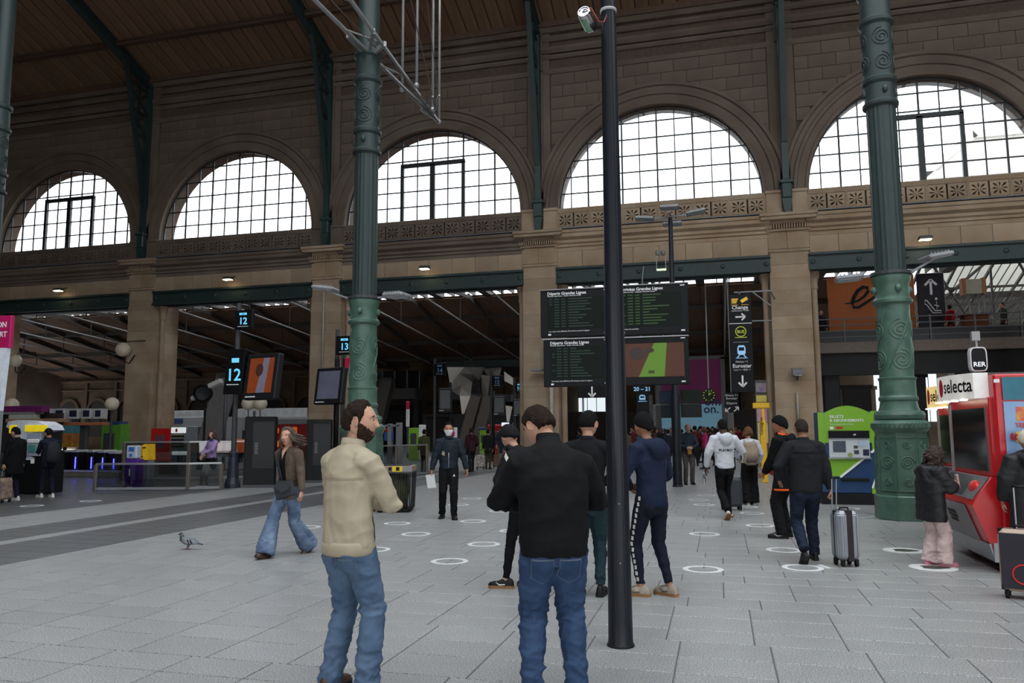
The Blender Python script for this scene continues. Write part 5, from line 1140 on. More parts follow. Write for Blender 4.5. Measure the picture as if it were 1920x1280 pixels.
fence('glass_fence', 'glass fence with a grey top rail between the black totems', [(556, 897), (612, 894), (650, 892)], 1.15)
fence('glass_fence', 'glass fence with a grey rail beyond the litter bin', [(705, 896), (742, 893), (800, 889)], 1.1)
# red vending machine and silver one by the pier
Yr = 31.5
t = thing('vending_machine', 'red vending machine with a blue picture door against the stone pier', 'vending machine', (wl(302, 800, Yr).x, Yr, 0))
X0, X1, Z0, Z1 = rect(284, 803, 318, 875, Yr); w_ = X1-X0
q = MB(); q.box((-w_/2, 0, 0), (w_/2, .8, Z1), bev=.02); q.obj('cabinet', m_red, t); q = MB(); q.box((-.28, -.02, .85), (.22, 0, Z1-.3)); q.obj('picture_door', M('vm_pic', (60, 70, 110), .4, alt=(150, 80, 60), vscale=4), t); q = MB(); q.box((-w_/2+.05, -.04, .1), (w_/2-.05, 0, .25)); q.obj('delivery_flap', m_black, t)
t = thing('vending_machine', 'silver snack machine with a lit white header beside the red machine', 'vending machine', (wl(336, 800, Yr).x, Yr, 0))
X0, X1, Z0, Z1 = rect(321, 799, 348, 875, Yr); w_ = X1-X0
q = MB(); q.box((-w_/2, 0, 0), (w_/2, .8, Z1), bev=.02); q.obj('cabinet', M('vm_silver', (120, 124, 128), .4), t); q = MB(); q.box((-w_/2+.03, -.05, Z1-.32), (w_/2-.05, 0, Z1-.05), bev=.02); q.obj('lit_header', M('vm_header', (225, 228, 230), .4, emit=.4), t); q = MB(); q.prism([(.06*math.cos(a)-.1, Z1-.19+.09*math.sin(a)) for a in [2*PI*k/12 for k in range(12)]], .01, T(0, -.06, 0)); q.obj('red_leaf_logo', m_red, t)
q = MB(); q.box((-w_/2+.05, -.02, .9), (w_/2-.16, 0, Z1-.4)); gd = q.obj('display_glass', M('vm_glass', (48, 46, 46), .1), t)
for i in range(4): q = MB(); q.box((-w_/2+.07, -.03, .98+.16*i), (w_/2-.18, -.02, 1.04+.16*i)); q.obj('snack_row', M('snack_row%d' % (i % 3), ((170, 150, 120), (120, 80, 70), (150, 150, 150))[i % 3], .6, var=.5, vscale=25), gd)
# green machine behind the gates
t = thing('ticket_machine', 'small green and blue ticket machine behind the gates, beside the stone pier', 'ticket machine', (wl(206, 800, 30).x, 30, 0))
pbox(t, 'body', M('gm_green', (92, 150, 50), .5), 191, 795, 222, 885, 30, .6); pbox(t, 'blue_top', M('gm_blue', (40, 60, 110), .5), 191, 790, 222, 796, 30, .6, -.01); pbox(t, 'screen_panel', m_dgrey, 194, 812, 212, 850, 30, .05, -.03)
# totems
for x0, x1, yt, yb, lb in ((461, 508, 781, 914, 'black information totem between the track 12 pole and the walking woman'), (576, 616, 786, 905, 'black information totem behind the bearded man')):
    p_ = fl((x0+x1)/2, yb); Y = p_.y; t = thing('information_totem', lb, 'totem', p_, .35); 
    X0, X1, Z0, Z1 = rect(x0, yt, x1, yb, Y); w_ = (X1-X0)*.98
    q = MB(); q.box((-w_/2, 0, .0), (w_/2, .28, Z1), bev=.02); q.obj('case', m_black, t); q = MB(); q.box((-w_*.22, -.012, .55), (w_*.46, 0, Z1-.15)); q.obj('screen', M('totem_glass', (14, 15, 17), .3, spec=.25), t); q = MB()
    for i in range(7): q.box((-w_*.16, -.016, Z1*.62-i*.05), (-w_*.05, -.012, Z1*.62-i*.05+.02))
    o = q.obj('text_rows', m_grey, t); o['kind'] = 'stuff'; q = MB(); q.box((-w_/2-.02, -.02, 0), (w_/2+.02, .3, .08)); q.obj('foot', m_dgrey, t)
# globe lamps
m_globe = M('globe_opal', (196, 186, 166), .35, var=.03, emit=.02)
def globes(pts, Y, r, lb, basey=None, wallx=None):
    c = wl(pts[0][0], pts[0][1], Y); t = thing('globe_lamp', lb, 'lamp', (c.x, Y, 0 if basey else c.z))
    for x, y in pts:
        p_ = wl(x, y, Y)-t.location; q = MB(); q.smooth = True; q.ball(p_, r, 20, 14); q.obj('globe', m_globe, t)
    if basey:
        mx = sum(wl(x, y, Y).x for x, y in pts)/len(pts)-c.x; zt = wl(pts[0][0], pts[0][1]+r*1453/dep_of(c)*1.25, Y).z
        q = MB(); q.smooth = True; q.lathe([(.16, 0), (.15, .4), (.06, .5), (.05, zt), (.08, zt+.03)], 12, (mx, .02, 0)); q.obj('post', m_dgrey, t, smooth=.6)
        q = MB(); 
        for x, y in pts: p_ = wl(x, y, Y)-t.location; q.tube([(mx, .02, zt-.3), (p_.x, .02, zt-.25), (p_.x, 0, p_.z-r*.9)], .03, 6)
        q.obj('bracket', m_dgrey, t)
    else:
        q = MB(); q.smooth = True; q.tube([(.05, 0, -r), (.1, 0, -r-.25), (.3, .1, -r-.35), (.4, .2, -r-.1), (.4, .36, -r+.1)], .035, 8); q.obj('gooseneck', m_black, t)
        q = MB(); q.bar((0, .1, r+.05), (1.0, .34, r+.1), .04); q.obj('arm', m_black, t)
globes([(231, 655)], 32.6, .36, 'opal globe lamp on a curled bracket on the stone pier')
globes([(466, 756), (488, 756)], 30, .30, 'twin opal globes on a post behind the orange monitor', True)
globes([(210, 757)], 28.6, .29, 'single opal globe post lamp beside the small monitors', True)
globes([(28, 676)], 32.4, .34, 'opal globe lamp behind the magenta banner'); globes([(22, 759)], 28, .30, 'opal globe just above the plum fascia', True)
# fan, cameras
def camera_arm(x, y, Y, lb, post):
    c = wl(x, y, Y); t = thing('security_camera', lb, 'camera', (wl(post, 800, Y).x, Y+.3, 0)); v = c-t.location
    q = MB(); q.smooth = True; q.tube([(0, 0, 0), (0, 0, v.z+.2)], .07, 8); q.obj('pole', m_dgrey, t); q = MB(); q.box((-.32, -.12, -.1), (.32, .12, .1), mtx=Matrix.Translation(v) @ RY(-.35), bev=.03); q.obj('housing', M('cam_white', (188, 186, 184), .4), t); q = MB(); q.bar(v, (0, 0, v.z-.05), .05); q.obj('arm', m_grey, t)
camera_arm(404, 719, 28.5, 'white security camera beside the lower track 12 sign', 413)
p_ = wl(381, 737, 29); t = thing('ventilator', 'round dark fan on a thin post left of the slanted strut', 'fan', (p_.x, 29, 0)); q = MB(); q.smooth = True; q.lathe([(.36, -.15), (.40, -.1), (.40, .12), (.34, .16), (.3, .1), (.08, .05)], 20); q.obj('drum', m_black, t, T(0, 0, p_.z) @ RZ(.5) @ RX(PI/2), smooth=.5)
q = MB(); q.tube([(.05, .1, 0), (.05, .1, p_.z)], .05, 8); q.obj('post', m_black, t); q = MB(); q.box((-.6, -.1, -.12), (-.15, .1, .06), mtx=Matrix.Translation((0, 0, p_.z)) @ RY(-.35), bev=.02); q.obj('camera_housing', M('cam_white', (188, 186, 184)), t)
# trains and shops in the left bays
def block(nm, lb, ct, Y, parts, d=2.0):
    xs = [p[1] for p in parts]+[p[3] for p in parts]; t = thing(nm, lb, ct, (wl((min(xs)+max(xs))/2, 800, Y).x, Y, 0))
    for nme, x0, y0, x1, y1, mat, dy in parts: pbox(t, nme, mat, x0, y0, x1, y1, Y, d if dy == 0 else .15, dy, .03)
    return t
m_tr = M('train_silver', (170, 170, 172), .35, metal=.2, var=.06); m_trb = M('train_blue', (48, 64, 110), .4); m_orl = M('shop_orange', (210, 100, 40), .5, emit=.25); m_rdl = M('shop_red', (110, 22, 20), .5, emit=.08)
block('train', 'silver train with a blue flash standing beyond the pier', 'train', 46, [('body', 310, 782, 420, 858, m_tr, 0), ('roof', 310, 770, 420, 782, M('train_roof', (196, 198, 198), .4, var=.2, vscale=2), .05), ('blue_flash', 316, 784, 342, 794, m_trb, -.06), ('windows', 345, 800, 420, 826, m_dgrey, -.06), ('skirt', 310, 846, 420, 858, m_dgrey, -.05)])
block('train', 'pale train with bright roof units behind the twin globes', 'train', 49, [('body', 440, 782, 575, 858, m_tr, 0), ('roof', 440, 766, 575, 782, M('train_roof', (196, 198, 198)), .05), ('windows', 440, 806, 575, 830, m_dgrey, -.06), ('skirt', 440, 848, 575, 858, m_dgrey, -.05)])
block('cafe_front', 'cafe with a red interior and orange lamps behind the walking woman', 'shop front', 38, [('interior', 512, 795, 572, 880, m_rdl, 0), ('lamp_panel', 514, 802, 522, 812, m_orl, -.06), ('lamp_panel', 548, 800, 556, 812, m_orl, -.06), ('lamp_panel', 512, 826, 522, 838, m_orl, -.06), ('fascia', 505, 785, 575, 795, m_grey, -.05), ('counter', 512, 850, 572, 880, m_dgrey, -.06)], 1.0)
block('seat_row', 'row of orange seats beyond the glass fence', 'seats', 36, [('orange_seat', 349, 826, 362, 846, m_orl, 0), ('orange_seat', 408, 826, 422, 848, m_orl, 0), ('orange_seat', 440, 824, 456, 848, m_orl, 0), ('bench_rail', 345, 848, 458, 856, m_dgrey, 0), ('bench_leg', 352, 856, 356, 872, m_dgrey, 0), ('bench_leg', 446, 856, 450, 872, m_dgrey, 0)], .3)
block('concrete_bench', 'round grey concrete bench behind the glass fence', 'bench', 26.5, [('bench_slab', 300, 884, 345, 895, M('bench_concrete', (104, 98, 92), .8), 0), ('bench_foot', 312, 895, 332, 902, m_dgrey, .05)], .8)
block('lit_notice', 'tilted white lit notice board behind the fence', 'notice', 24.5, [('board', 321, 846, 350, 853, M('notice_lit', (225, 230, 228), .4, emit=.3), 0), ('notice_stand', 331, 853, 336, 905, m_dgrey, .02)], .2)
block('magenta_flag', 'small magenta flag sign beside the track 13 sign', 'flag', 27, [('flag', 642, 671, 656, 694, M('flag_magenta', (170, 26, 66), .5, emit=.05), 0), ('flag_post', 640, 660, 643, 905, m_dgrey, 0)], .08)
block('magenta_flag', 'slim magenta and white post sign past the left green column', 'flag', 44, [('flag_top', 761, 752, 767, 767, M('flag_magenta', (170, 26, 66)), 0), ('flag_white', 761, 767, 767, 800, m_white, 0), ('flag_post', 762, 800, 766, 866, m_dgrey, 0)], .1)
block('ticket_machine', 'bright green ticket machine beyond the fence, left of the masked man', 'ticket machine', 40, [('body', 766, 802, 785, 862, M('gm_green2', (120, 170, 40), .5, emit=.03), 0), ('white_side', 785, 796, 791, 862, m_white, 0), ('panel', 769, 812, 780, 835, m_dgrey, -.05)], .6)
block('ticket_machine', 'bright green ticket machine behind the dark red coat', 'ticket machine', 41, [('body', 899, 806, 912, 862, MATS['gm_green2'], 0), ('blue_top', 897, 801, 912, 806, m_trb, -.02), ('panel', 901, 815, 909, 830, m_dgrey, -.05)], .6)
block('vending_machine', 'red vending machine deep in the middle bay', 'vending machine', 42, [('cabinet', 914, 796, 941, 866, m_red, 0), ('picture_door', 926, 808, 938, 836, M('vm_pic', (60, 70, 110)), -.05), ('lit_header', 940, 792, 948, 800, m_whitelit, 0)], .8)
block('white_display', 'white display stand with a magenta spot right of the masked man', 'display', 36, [('board', 843, 801, 856, 850, m_white, 0), ('magenta_spot', 846, 808, 852, 818, M('spot_magenta', (190, 40, 110), .5), -.05), ('stand_foot', 846, 850, 853, 872, m_dgrey, 0)], .15)
block('phone_booth', 'grey framed booth with red and blue goods beyond the left column', 'booth', 36, [('frame', 726, 794, 732, 872, m_grey, 0), ('frame', 742, 792, 750, 872, m_grey, 0), ('lintel', 720, 796, 750, 800, m_grey, 0), ('red_goods', 722, 802, 733, 810, m_red, .1), ('blue_goods', 720, 810, 736, 826, M('goods_blue', (48, 80, 150), .5), .1), ('booth_base', 720, 868, 750, 878, m_dgrey, 0)], .3)
block('shop_front', 'dark shop front across the far end of the middle bay', 'shop front', 56, [('wall', 792, 776, 985, 850, M('shop_grey', (72, 74, 78), .6, var=.2, vscale=.6), 0), ('shop_window', 800, 782, 850, 840, M('shop_glass', (50, 54, 56), .2), -.06), ('shop_window', 885, 782, 905, 842, MATS['shop_glass'], -.06), ('white_pillar', 894, 778, 898, 806, m_white, -.08), ('white_kiosk', 960, 792, 968, 830, m_white, -.1)], 1.0)
block('shop_front', 'dark shop front under the gallery behind the left column', 'shop front', 58.5, [('wall', 700, 760, 775, 850, m_black, 0), ('lit_sign', 705, 778, 716, 786, m_whitelit, -.06), ('shop_window', 722, 770, 760, 840, MATS['shop_glass'], -.06)], .5)
block('shop_front', 'long dark shop front behind the crowd below the billboard', 'shop front', 59.5, [('wall', 1050, 772, 1440, 850, M('shop_brown', (64, 56, 52), .7, var=.2, vscale=.5), 0), ('white_pier', 1363, 773, 1378, 850, M('pier_white', (190, 186, 176), .6), -.1), ('white_pier', 1216, 740, 1226, 850, MATS['pier_white'], -.1), ('poster_strip', 1224, 758, 1234, 800, M('strip_teal', (150, 180, 180), .5, alt=(200, 80, 80), vscale=3, emit=.05), -.2)], .4)
# pipes and lamps on piers
for x, y0, y1, lb in ((1035, 700, 860, 'white pipe with a grey cabinet head on the stone pier beside the boards'), (1497, 735, 790, 'thin pale conduit below the wall lamp on the stone pier'), (604, 545, 690, 'pale conduit running down the stone pier above the monitor')):
    p_ = wl(x, y1, 32.9); t = thing('wall_pipe', lb, 'pipe', p_); q = MB(); q.smooth = True; zt = wl(x, y0, 32.9).z-p_.z; q.tube([(0, 0, 0), (0, 0, zt)], .10 if x == 1035 else .05, 8); q.obj('pipe', M('pipe_pale', (168, 158, 146), .5), t)
    if x == 1035: q = MB(); q.box((-.25, -.35, zt-.05), (.15, .1, zt+1.3), bev=.03); q.obj('cabinet', m_grey, t); q = MB(); q.box((-.8, -.6, zt+.1), (-.3, -.1, zt+.18)); q.obj('lamp_head', m_grey, t)
    q = MB(); q.box((-.12, .05, zt*.5-.03), (.12, .11, zt*.5+.03)); q.obj('pipe_clip', m_grey, t)
p_ = wl(1496, 697, 32.6); t = thing('wall_lamp', 'grey box wall lamp on the stone pier above the conduit', 'lamp', p_); q = MB(); q.box((-.22, -.2, -.08), (.2, .25, .10), bev=.02, mtx=RX(.3)); q.obj('housing', m_grey, t); q = MB(); q.box((-.15, -.215, -.10), (.13, .1, -.08), mtx=RX(.3)); q.obj('lens', M('lens_pale', (200, 200, 196), .3), t); q = MB(); q.bar((0, .1, -.05), (0, .42, -.3), .05); q.obj('arm', m_dgrey, t)
# ---- slatted litter bin
bp = fl(742, 958); t = thing('litter_bin', 'dark slatted metal litter bin with a grey and yellow rim', 'litter bin', bp, .25)
q = MB(); q.box((-.33, -.3, 0), (.33, .3, .07), bev=.03); q.obj('base', m_black, t)
zt = .78
sl = MB(); sl.box((-.012, -.006, .06), (.012, .006, zt), bev=.002); sme = sl.mesh('slat'); sme.materials.append(m_black)
for i in range(15):
    for (ax_, sgn) in (('x', -1), ('x', 1), ('y', -1), ('y', 1)):
        u = -.31+.62*i/14; o = bpy.data.objects.new('slat', sme); COL.objects.link(o); o.parent = t
        o.matrix_local = (T(u*1.06, sgn*.31, 0) @ RX(-sgn*.04)) if ax_ == 'x' else (T(sgn*.34, u*.93, 0) @ RZ(PI/2) @ RX(-sgn*-.04))
q = MB(); q.box((-.36, -.34, zt), (.36, .34, zt+.025)); q.obj('top_ring', m_dgrey, t)
q = MB(); q.box((-.37, -.35, zt+.025), (.37, .35, zt+.14), bev=.01); rm = q.obj('rim', M('rim_tan', (150, 128, 110), .5), t)
q = MB(); q.box((-.02, -.356, zt+.03), (.18, -.345, zt+.135)); q.obj('yellow_label', M('label_yellow', (228, 196, 30), .5), rm); q = MB(); q.box((.18, -.356, zt+.03), (.37, -.345, zt+.135)); q.obj('grey_label', m_grey, rm)
q = MB(); q.box((-.10, -.358, zt+.05), (-.04, -.35, zt+.12)); q.obj('pictogram', m_ink, rm); q = MB(); q.box((.05, -.36, zt+.05), (.12, -.35, zt+.12)); q.obj('pictogram', m_ink, rm)
q = MB(); q.box((-.3, -.28, zt+.10), (.3, .28, zt+.145)); q.obj('opening', m_black, rm)
q = MB(); q.smooth = True; q.tube([(0, 0, .08), (0, 0, .4), (0, 0, .74)], [(.24, .22), (.27, .25), (.26, .24)], 14); q.obj('bin_liner', M('liner', (120, 122, 60), .5, var=.3, vscale=8, alt=(70, 74, 70)), t)
# ---- floor stickers
RG = [(745, 981), (780, 1001), (887, 977), (907, 1020), (843, 1052), (885, 934), (860, 946), (938, 958), (963, 995), (575, 988), (700, 1030), (1321, 1001), (1318, 1067), (1425, 985), (1470, 1031), (1505, 1064), (1590, 953), (1615, 967), (1410, 962), (1320, 946), (1310, 937), (1325, 928), (1400, 950), (940, 941), (60, 948), (170, 939)]
q = MB(); n = 32; vs = []
for r in (.235, .172):
    for i in range(n): a = 2*PI*i/n; vs.append((r*math.cos(a), r*math.sin(a), 0))
q.add(vs+[(x, y, .0025) for x, y, z in vs], [(2*n+i, 2*n+(i+1) % n, 3*n+(i+1) % n, 3*n+i) for i in range(n)]+[(i, (i+1) % n, 2*n+(i+1) % n, 2*n+i) for i in range(n)]+[(n+(i+1) % n, n+i, 3*n+i, 3*n+(i+1) % n) for i in range(n)])
rme = [q.mesh('sticker') for _ in range(1)][0]; rme.materials.append(M('sticker_white', (214, 214, 214), .6, var=.12, vscale=14))
for x, y in RG:
    o = bpy.data.objects.new('floor_sticker', rme); COL.objects.link(o); p_ = fl(x, y); o.location = (p_.x, p_.y, .0005); tag(o, 'white ring sticker on the granite floor', 'floor sticker', 'white ring stickers on the floor')
for (x, y), lb in (((1695, 1032), 'white disc sticker with a dark green centre near the green column'), ((1750, 1064), 'white disc sticker with a dark green centre under the girl')):
    p_ = fl(x, y); t = thing('floor_sticker', lb, 'floor sticker', p_); q = MB(); q.lathe([(.26, .0005), (.26, .003)], 32); q.obj('white_disc', MATS['sticker_white'], t); q = MB(); q.prism([(.13*math.cos(a)*(1.1+.3*math.cos(3*a)), .11*math.sin(a)) for a in [2*PI*k/24 for k in range(24)]], .002, RX(PI/2)); q.obj('green_centre', M('sticker_green', (54, 62, 50), .6), t, T(0, 0, .0055))
for x, y, w_, d_, rz, lb in ((568, 1010, .30, .05, .2, 'short white tape strip near the walking woman'), (1545, 1062, .06, .25, .35, 'white tape strip beside the silver suitcase')):
    p_ = fl(x, y); q = MB(); q.box((-w_/2, -d_/2, .0005), (w_/2, d_/2, .003)); o = q.obj('floor_tape', MATS['sticker_white']); o.location = p_; o.rotation_euler.z = rz; tag(o, lb, 'floor tape')

# ================================================================== OUTSIDE: pale building seen through the right-hand window
pb_ = at(1858, 300, 78); X_ = pb_.x; Y_ = pb_.y
t = thing('facade', 'pale stone facade with a pediment and a round tower seen through the window', 'building', (X_, Y_, 0)); zc_ = pb_.z
m_fac = M('facade_stone', (205, 200, 192), .8, var=.1, vscale=.5)
q = MB(); q.box((-6, 0, 0), (14, 6, zc_-1.2)); q.obj('wall', m_fac, t)
q = MB(); q.prism([(-6.4, zc_-1.2), (14, zc_-1.2), (14, zc_+2.6), (-1.6, zc_+2.6)], 6.2, T(0, -.1, 0)); q.obj('pediment', m_fac, t, fix=True)
q = MB(); q.bar((-6.6, -.3, zc_-1.3), (-1.4, -.3, zc_+2.8), .8, .5, up=(0, 1, 0)); q.bar((-1.6, -.3, zc_+2.7), (14, -.3, zc_+2.7), .8, .5, up=(0, 1, 0)); q.bar((-6.4, -.3, zc_-1.2), (14, -.3, zc_-1.2), .8, .5, up=(0, 1, 0)); q.obj('cornice', M('facade_stone2', (180, 176, 170), .8), t)
q = MB(); q.smooth = True; q.lathe([(1.1, zc_+2.6), (1.1, zc_+5), (1.3, zc_+5.2), (1.0, zc_+5.6), (.5, zc_+6.6), (.1, zc_+7)], 16, (2.2, 3, 0)); q.obj('turret', M('facade_stone2', (180, 176, 170)), t)
for i in range(4): q = MB(); q.box((-4+i*4, -.1, zc_-5), (-2.4+i*4, .1, zc_-2)); q.obj('window', m_dgrey, t)
# ================================================================== PEOPLE
def V3(x, y=None, z=None): return Vector(x) if y is None else Vector((x, y, z))
def remesh(q, vox, it=6, fac=.5):
    me = q.mesh('tmp'); o = bpy.data.objects.new('tmp', me); COL.objects.link(o)
    m = o.modifiers.new('r', 'REMESH'); m.mode = 'VOXEL'; m.voxel_size = vox; m.adaptivity = 0
    s = o.modifiers.new('s', 'SMOOTH'); s.factor = fac; s.iterations = it
    dg = bpy.context.evaluated_depsgraph_get(); dg.update()
    out = bpy.data.meshes.new_from_object(o.evaluated_get(dg)); bpy.data.objects.remove(o); bpy.data.meshes.remove(me)
    out.polygons.foreach_set('use_smooth', [True]*len(out.polygons)); return out
def folds(me, amp, seed=0, sc=1.0, spots=(), vert=1.0):
    """cloth folds: warped ridges pushed along the vertex normals; stronger round the given joints"""
    n = len(me.vertices); co = np.empty(n*3, np.float32); me.vertices.foreach_get('co', co); co = co.reshape(-1, 3)
    nr = np.empty(n*3, np.float32); me.vertices.foreach_get('normal', nr); nr = nr.reshape(-1, 3)
    rg = np.random.default_rng(seed); d = np.zeros(n)
    P = co*np.array([1, 1, vert])
    W = P.copy()
    for k in range(4):
        w2 = rg.normal(size=(3, 3))*(9+7*k)*sc; W = W+.030/(1+.6*k)*np.sin(P @ w2+rg.uniform(0, 6, 3))
    for k in range(4):
        w_ = rg.normal(size=3); w_[2] *= 1.3; w_ /= np.linalg.norm(w_); f = (17+13*k)*sc
        s = np.sin(W @ (w_*f)+rg.uniform(0, 6)); d += (.75-np.abs(s)**.8*1.4)*(.7/(1+.5*k))
    a = np.full(n, amp)
    for p, r, k in spots: a += amp*k*np.exp(-((co-np.array(p))**2).sum(1)/(r*r))
    co += nr*(d*a)[:, None]; me.vertices.foreach_set('co', co.reshape(-1)); me.update()
def ik(a, c, l1, l2, hint):
    a, c = Vector(a), Vector(c); d = c-a; L = min(d.length, (l1+l2)*.999); L = max(L, abs(l1-l2)+.01); dn = d.normalized(); x = (l1*l1-l2*l2+L*L)/(2*L); h = math.sqrt(max(0, l1*l1-x*x))
    hv = Vector(hint); hv = hv-dn*hv.dot(dn)
    if hv.length < 1e-4: hv = Vector((0, 1, 0))-dn*dn.y
    hv.normalize(); return a+dn*x+hv*h, a+dn*L
def sstep(a, b, x): t = np.clip((x-a)/(b-a), 0, 1); return t*t*(3-2*t)
def head_grid(nu, nv, fem=0):
    t = -PI+2*PI*np.arange(nu)/nu; a = t-.42*np.sin(t); e = -PI/2+PI*(np.arange(nv+1))/nv
    A, E = np.meshgrid(a, e); u = np.cos(E)
    x = .076*u*np.sin(A); y = .096*u*np.cos(A); z = .118*np.sin(E)
    x *= 1+.06*sstep(.0, .07, z)*(1-sstep(.07, .118, z))
    tl = np.clip(-z/.118, 0, 1); x *= 1-(.20+.07*fem)*tl**1.6; fr = np.clip(np.cos(A)*1.6, 0, 1)
    y = np.where(y < 0, y*(1-.5*sstep(.25, 1, tl)), y)
    y = np.where(y > 0, y+.010*tl*fr-.004*sstep(.03, .1, z)*fr, y); z = np.where(y < 0, z+.035*sstep(.3, 1, tl)*np.clip(-np.cos(A), 0, 1), z)
    g = lambda c, s: np.exp(-(c/s)**2)
    ax = np.abs(x)
    nz = sstep(.034, -.020, z)*(1-sstep(-.024, -.040, z)) if False else np.clip((.032-z)/.052, 0, 1)*(1-sstep(.022, .036, -z))
    y = y+fr*(.0225*g(x, .0125)*nz + .009*g(ax-.012, .007)*g(z+.022, .009) - .012*g(ax-.031, .015)*g(z-.014, .011) + .005*g(ax-.028, .024)*g(z-.034, .009) + .004*g(ax-.046, .016)*g(z+.016, .02) + .006*g(x, .022)*(g(z+.054, .0065)+g(z+.067, .0065)) + .010*g(x, .022)*g(z+.102, .018))
    return np.stack([x, y, z], -1), A, E
def grid_faces(nu, nv): return [(j*nu+i, j*nu+(i+1) % nu, (j+1)*nu+(i+1) % nu, (j+1)*nu+i) for j in range(nv) for i in range(nu)]
def shell(P, A, m, th, w_=.02, noise=0, seed=1, lift=None):
    """patch of hair, beard or cap grown off the head grid where m > 0"""
    nv1, nu, _ = P.shape; c = np.array([0, -.005, .0]); r = P-c; r /= np.linalg.norm(r, axis=-1, keepdims=True)+1e-9
    off = -.004+(th+.004)*sstep(0, w_, m)
    if noise:
        rg = np.random.default_rng(seed); s = 0
        for k in range(5): wv = rg.normal(size=3)*(90+70*k); s = s+np.sin(P @ wv+2*np.sin(P @ (rg.normal(size=3)*40)))/(1+.4*k)
        off = off+noise*s*sstep(0, w_, m)
    Q = P+r*off[..., None]
    if lift is not None: Q = Q+lift
    q = MB(); fs = []; mm = m > -.012
    for j in range(nv1-1):
        for i in range(nu):
            k = (i+1) % nu
            if mm[j, i] and mm[j, k] and mm[j+1, i] and mm[j+1, k]: fs.append((j*nu+i, j*nu+k, (j+1)*nu+k, (j+1)*nu+i))
    q.smooth = True; q.add([Vector(v) for v in Q.reshape(-1, 3)], fs)
    me = q.mesh('shell'); bm = bmesh.new(); bm.from_mesh(me); bmesh.ops.delete(bm, geom=[v for v in bm.verts if not v.link_faces], context='VERTS'); bm.to_mesh(me); bm.free(); return me
def hairline(A, front=.066, temple=.05, side=-.012, nape=-.062, ear=.012):
    d = np.abs(np.degrees(A)); return np.interp(d, [0, 30, 48, 62, 74, 84, 90, 104, 118, 180], [front, front+.002, temple+.006, temple-.012, .01, side, ear, ear, nape, nape])
def add_hand(q, wr, f, n, side, curl, spread=.0, sc=1.0, thumb=None):
    f = Vector(f).normalized(); n = Vector(n); n = (n-f*n.dot(f)).normalized(); s = f.cross(n)*side
    q.smooth = True
    q.tube([wr-f*.03*sc, wr, wr+f*.035*sc, wr+f*.07*sc, wr+f*.092*sc], [(.024*sc, .02*sc), (.027*sc, .019*sc), (.036*sc, .019*sc), (.041*sc, .015*sc), (.038*sc, .011*sc)], 12, xa=s)
    for i, (o, L) in enumerate(((.030, .070), (.010, .079), (-.010, .073), (-.029, .056))):
        b = wr+f*(.086-.004*abs(i-1.3))*sc+s*o*sc; d = (f+s*(o*3*spread)).normalized(); pts = [b-d*.012*sc, b]; c = curl*(1+.06*i)
        ang = 0
        for seg, fr in ((.45, .7), (.31, 1.0), (.24, .8)):
            ang += c*fr*1.25; dd = (d*math.cos(ang)+n*math.sin(ang)); pts.append(pts[-1]+dd*L*seg*sc)
        q.tube(pts, [.0095*sc, .0095*sc, .0088*sc, .008*sc, .0055*sc], 7)
    b = wr+f*.022*sc+s*.026*sc; d1 = (f*.62+s*(.75-.25*curl)+n*(.25+.45*curl)).normalized(); d2 = (f*.9+s*.15+n*(.2+.6*curl)).normalized()
    q.tube([b, b+d1*.036*sc, b+d1*.036*sc+d2*.03*sc, b+d1*.036*sc+d2*.052*sc], [.0135*sc, .0115*sc, .0105*sc, .007*sc], 8)
def shoe(t, ank, yaw, pitch, up, sole, sc=1.0, boot=0, heel=0, acc=None):
    m = Matrix.Translation((ank[0], ank[1], ank[2]-.085*sc)) @ RZ(yaw) @ T(0, -.085*sc if pitch < 0 else .13*sc, 0) @ RX(pitch) @ T(0, .085*sc if pitch < 0 else -.13*sc, 0) @ Matrix.Scale(sc, 4)
    L = [(-.088, .020, .050), (-.075, .033, .075+boot), (-.04, .037, .092+boot), (.0, .039, .094+boot), (.035, .041, .080+boot*.3), (.075, .045, .064), (.115, .048, .052), (.15, .045, .044), (.178, .034, .034), (.192, .014, .022)]
    q = MB(); q.smooth = True; vs = []; n = 12
    for y, w_, h in L:
        for k in range(n):
            th = PI*k/(n-1); vs.append((w_*math.cos(th)*(1 if k not in (0, n-1) else 1.0), y, .022+h*math.sin(th)**.8))
    fs = [(j*n+k, j*n+k+1, (j+1)*n+k+1, (j+1)*n+k) for j in range(len(L)-1) for k in range(n-1)]+[tuple(range(n)), tuple(range((len(L)-1)*n+n-1, (len(L)-1)*n-1, -1))]
    q.add(vs, fs); o = q.obj('shoe', up, t, m, fix=True)
    q = MB(); out = [(-w_-.004, y) for y, w_, h in L]+[(w_+.004, y) for y, w_, h in reversed(L)]; out[0] = (-.018, -.094); out[-1] = (.018, -.094); k = len(out)
    q.add([(x, y, 0) for x, y in out]+[(x*1.0, y, .030) for x, y in out], [tuple(range(k-1, -1, -1)), tuple(range(k, 2*k))]+[(i, (i+1) % k, k+(i+1) % k, k+i) for i in range(k)])
    q.obj('sole', sole, o, fix=True)
    if acc:
        q = MB(); 
        for sx in (-1, 1): q.tube([(sx*.040, .0, .045), (sx*.046, .06, .04), (sx*.034, .10, .062)], [.006, .008, .004], 6)
        for k in range(4): q.box((-.02, .03+.022*k, .085-.008*k+.012), (.02, .037+.022*k, .092-.008*k+.012))
        q.obj('trim', acc, o)
    return o
def project(me, pts, frm, dirv, off=.004):
    bv = BVHTree.FromPolygons([v.co for v in me.vertices], [p.vertices for p in me.polygons]); out = []
    for p in pts:
        h = bv.ray_cast(Vector(p), Vector(dirv)); out.append((h[0]-Vector(dirv)*off) if h[0] is not None else None)
    return out
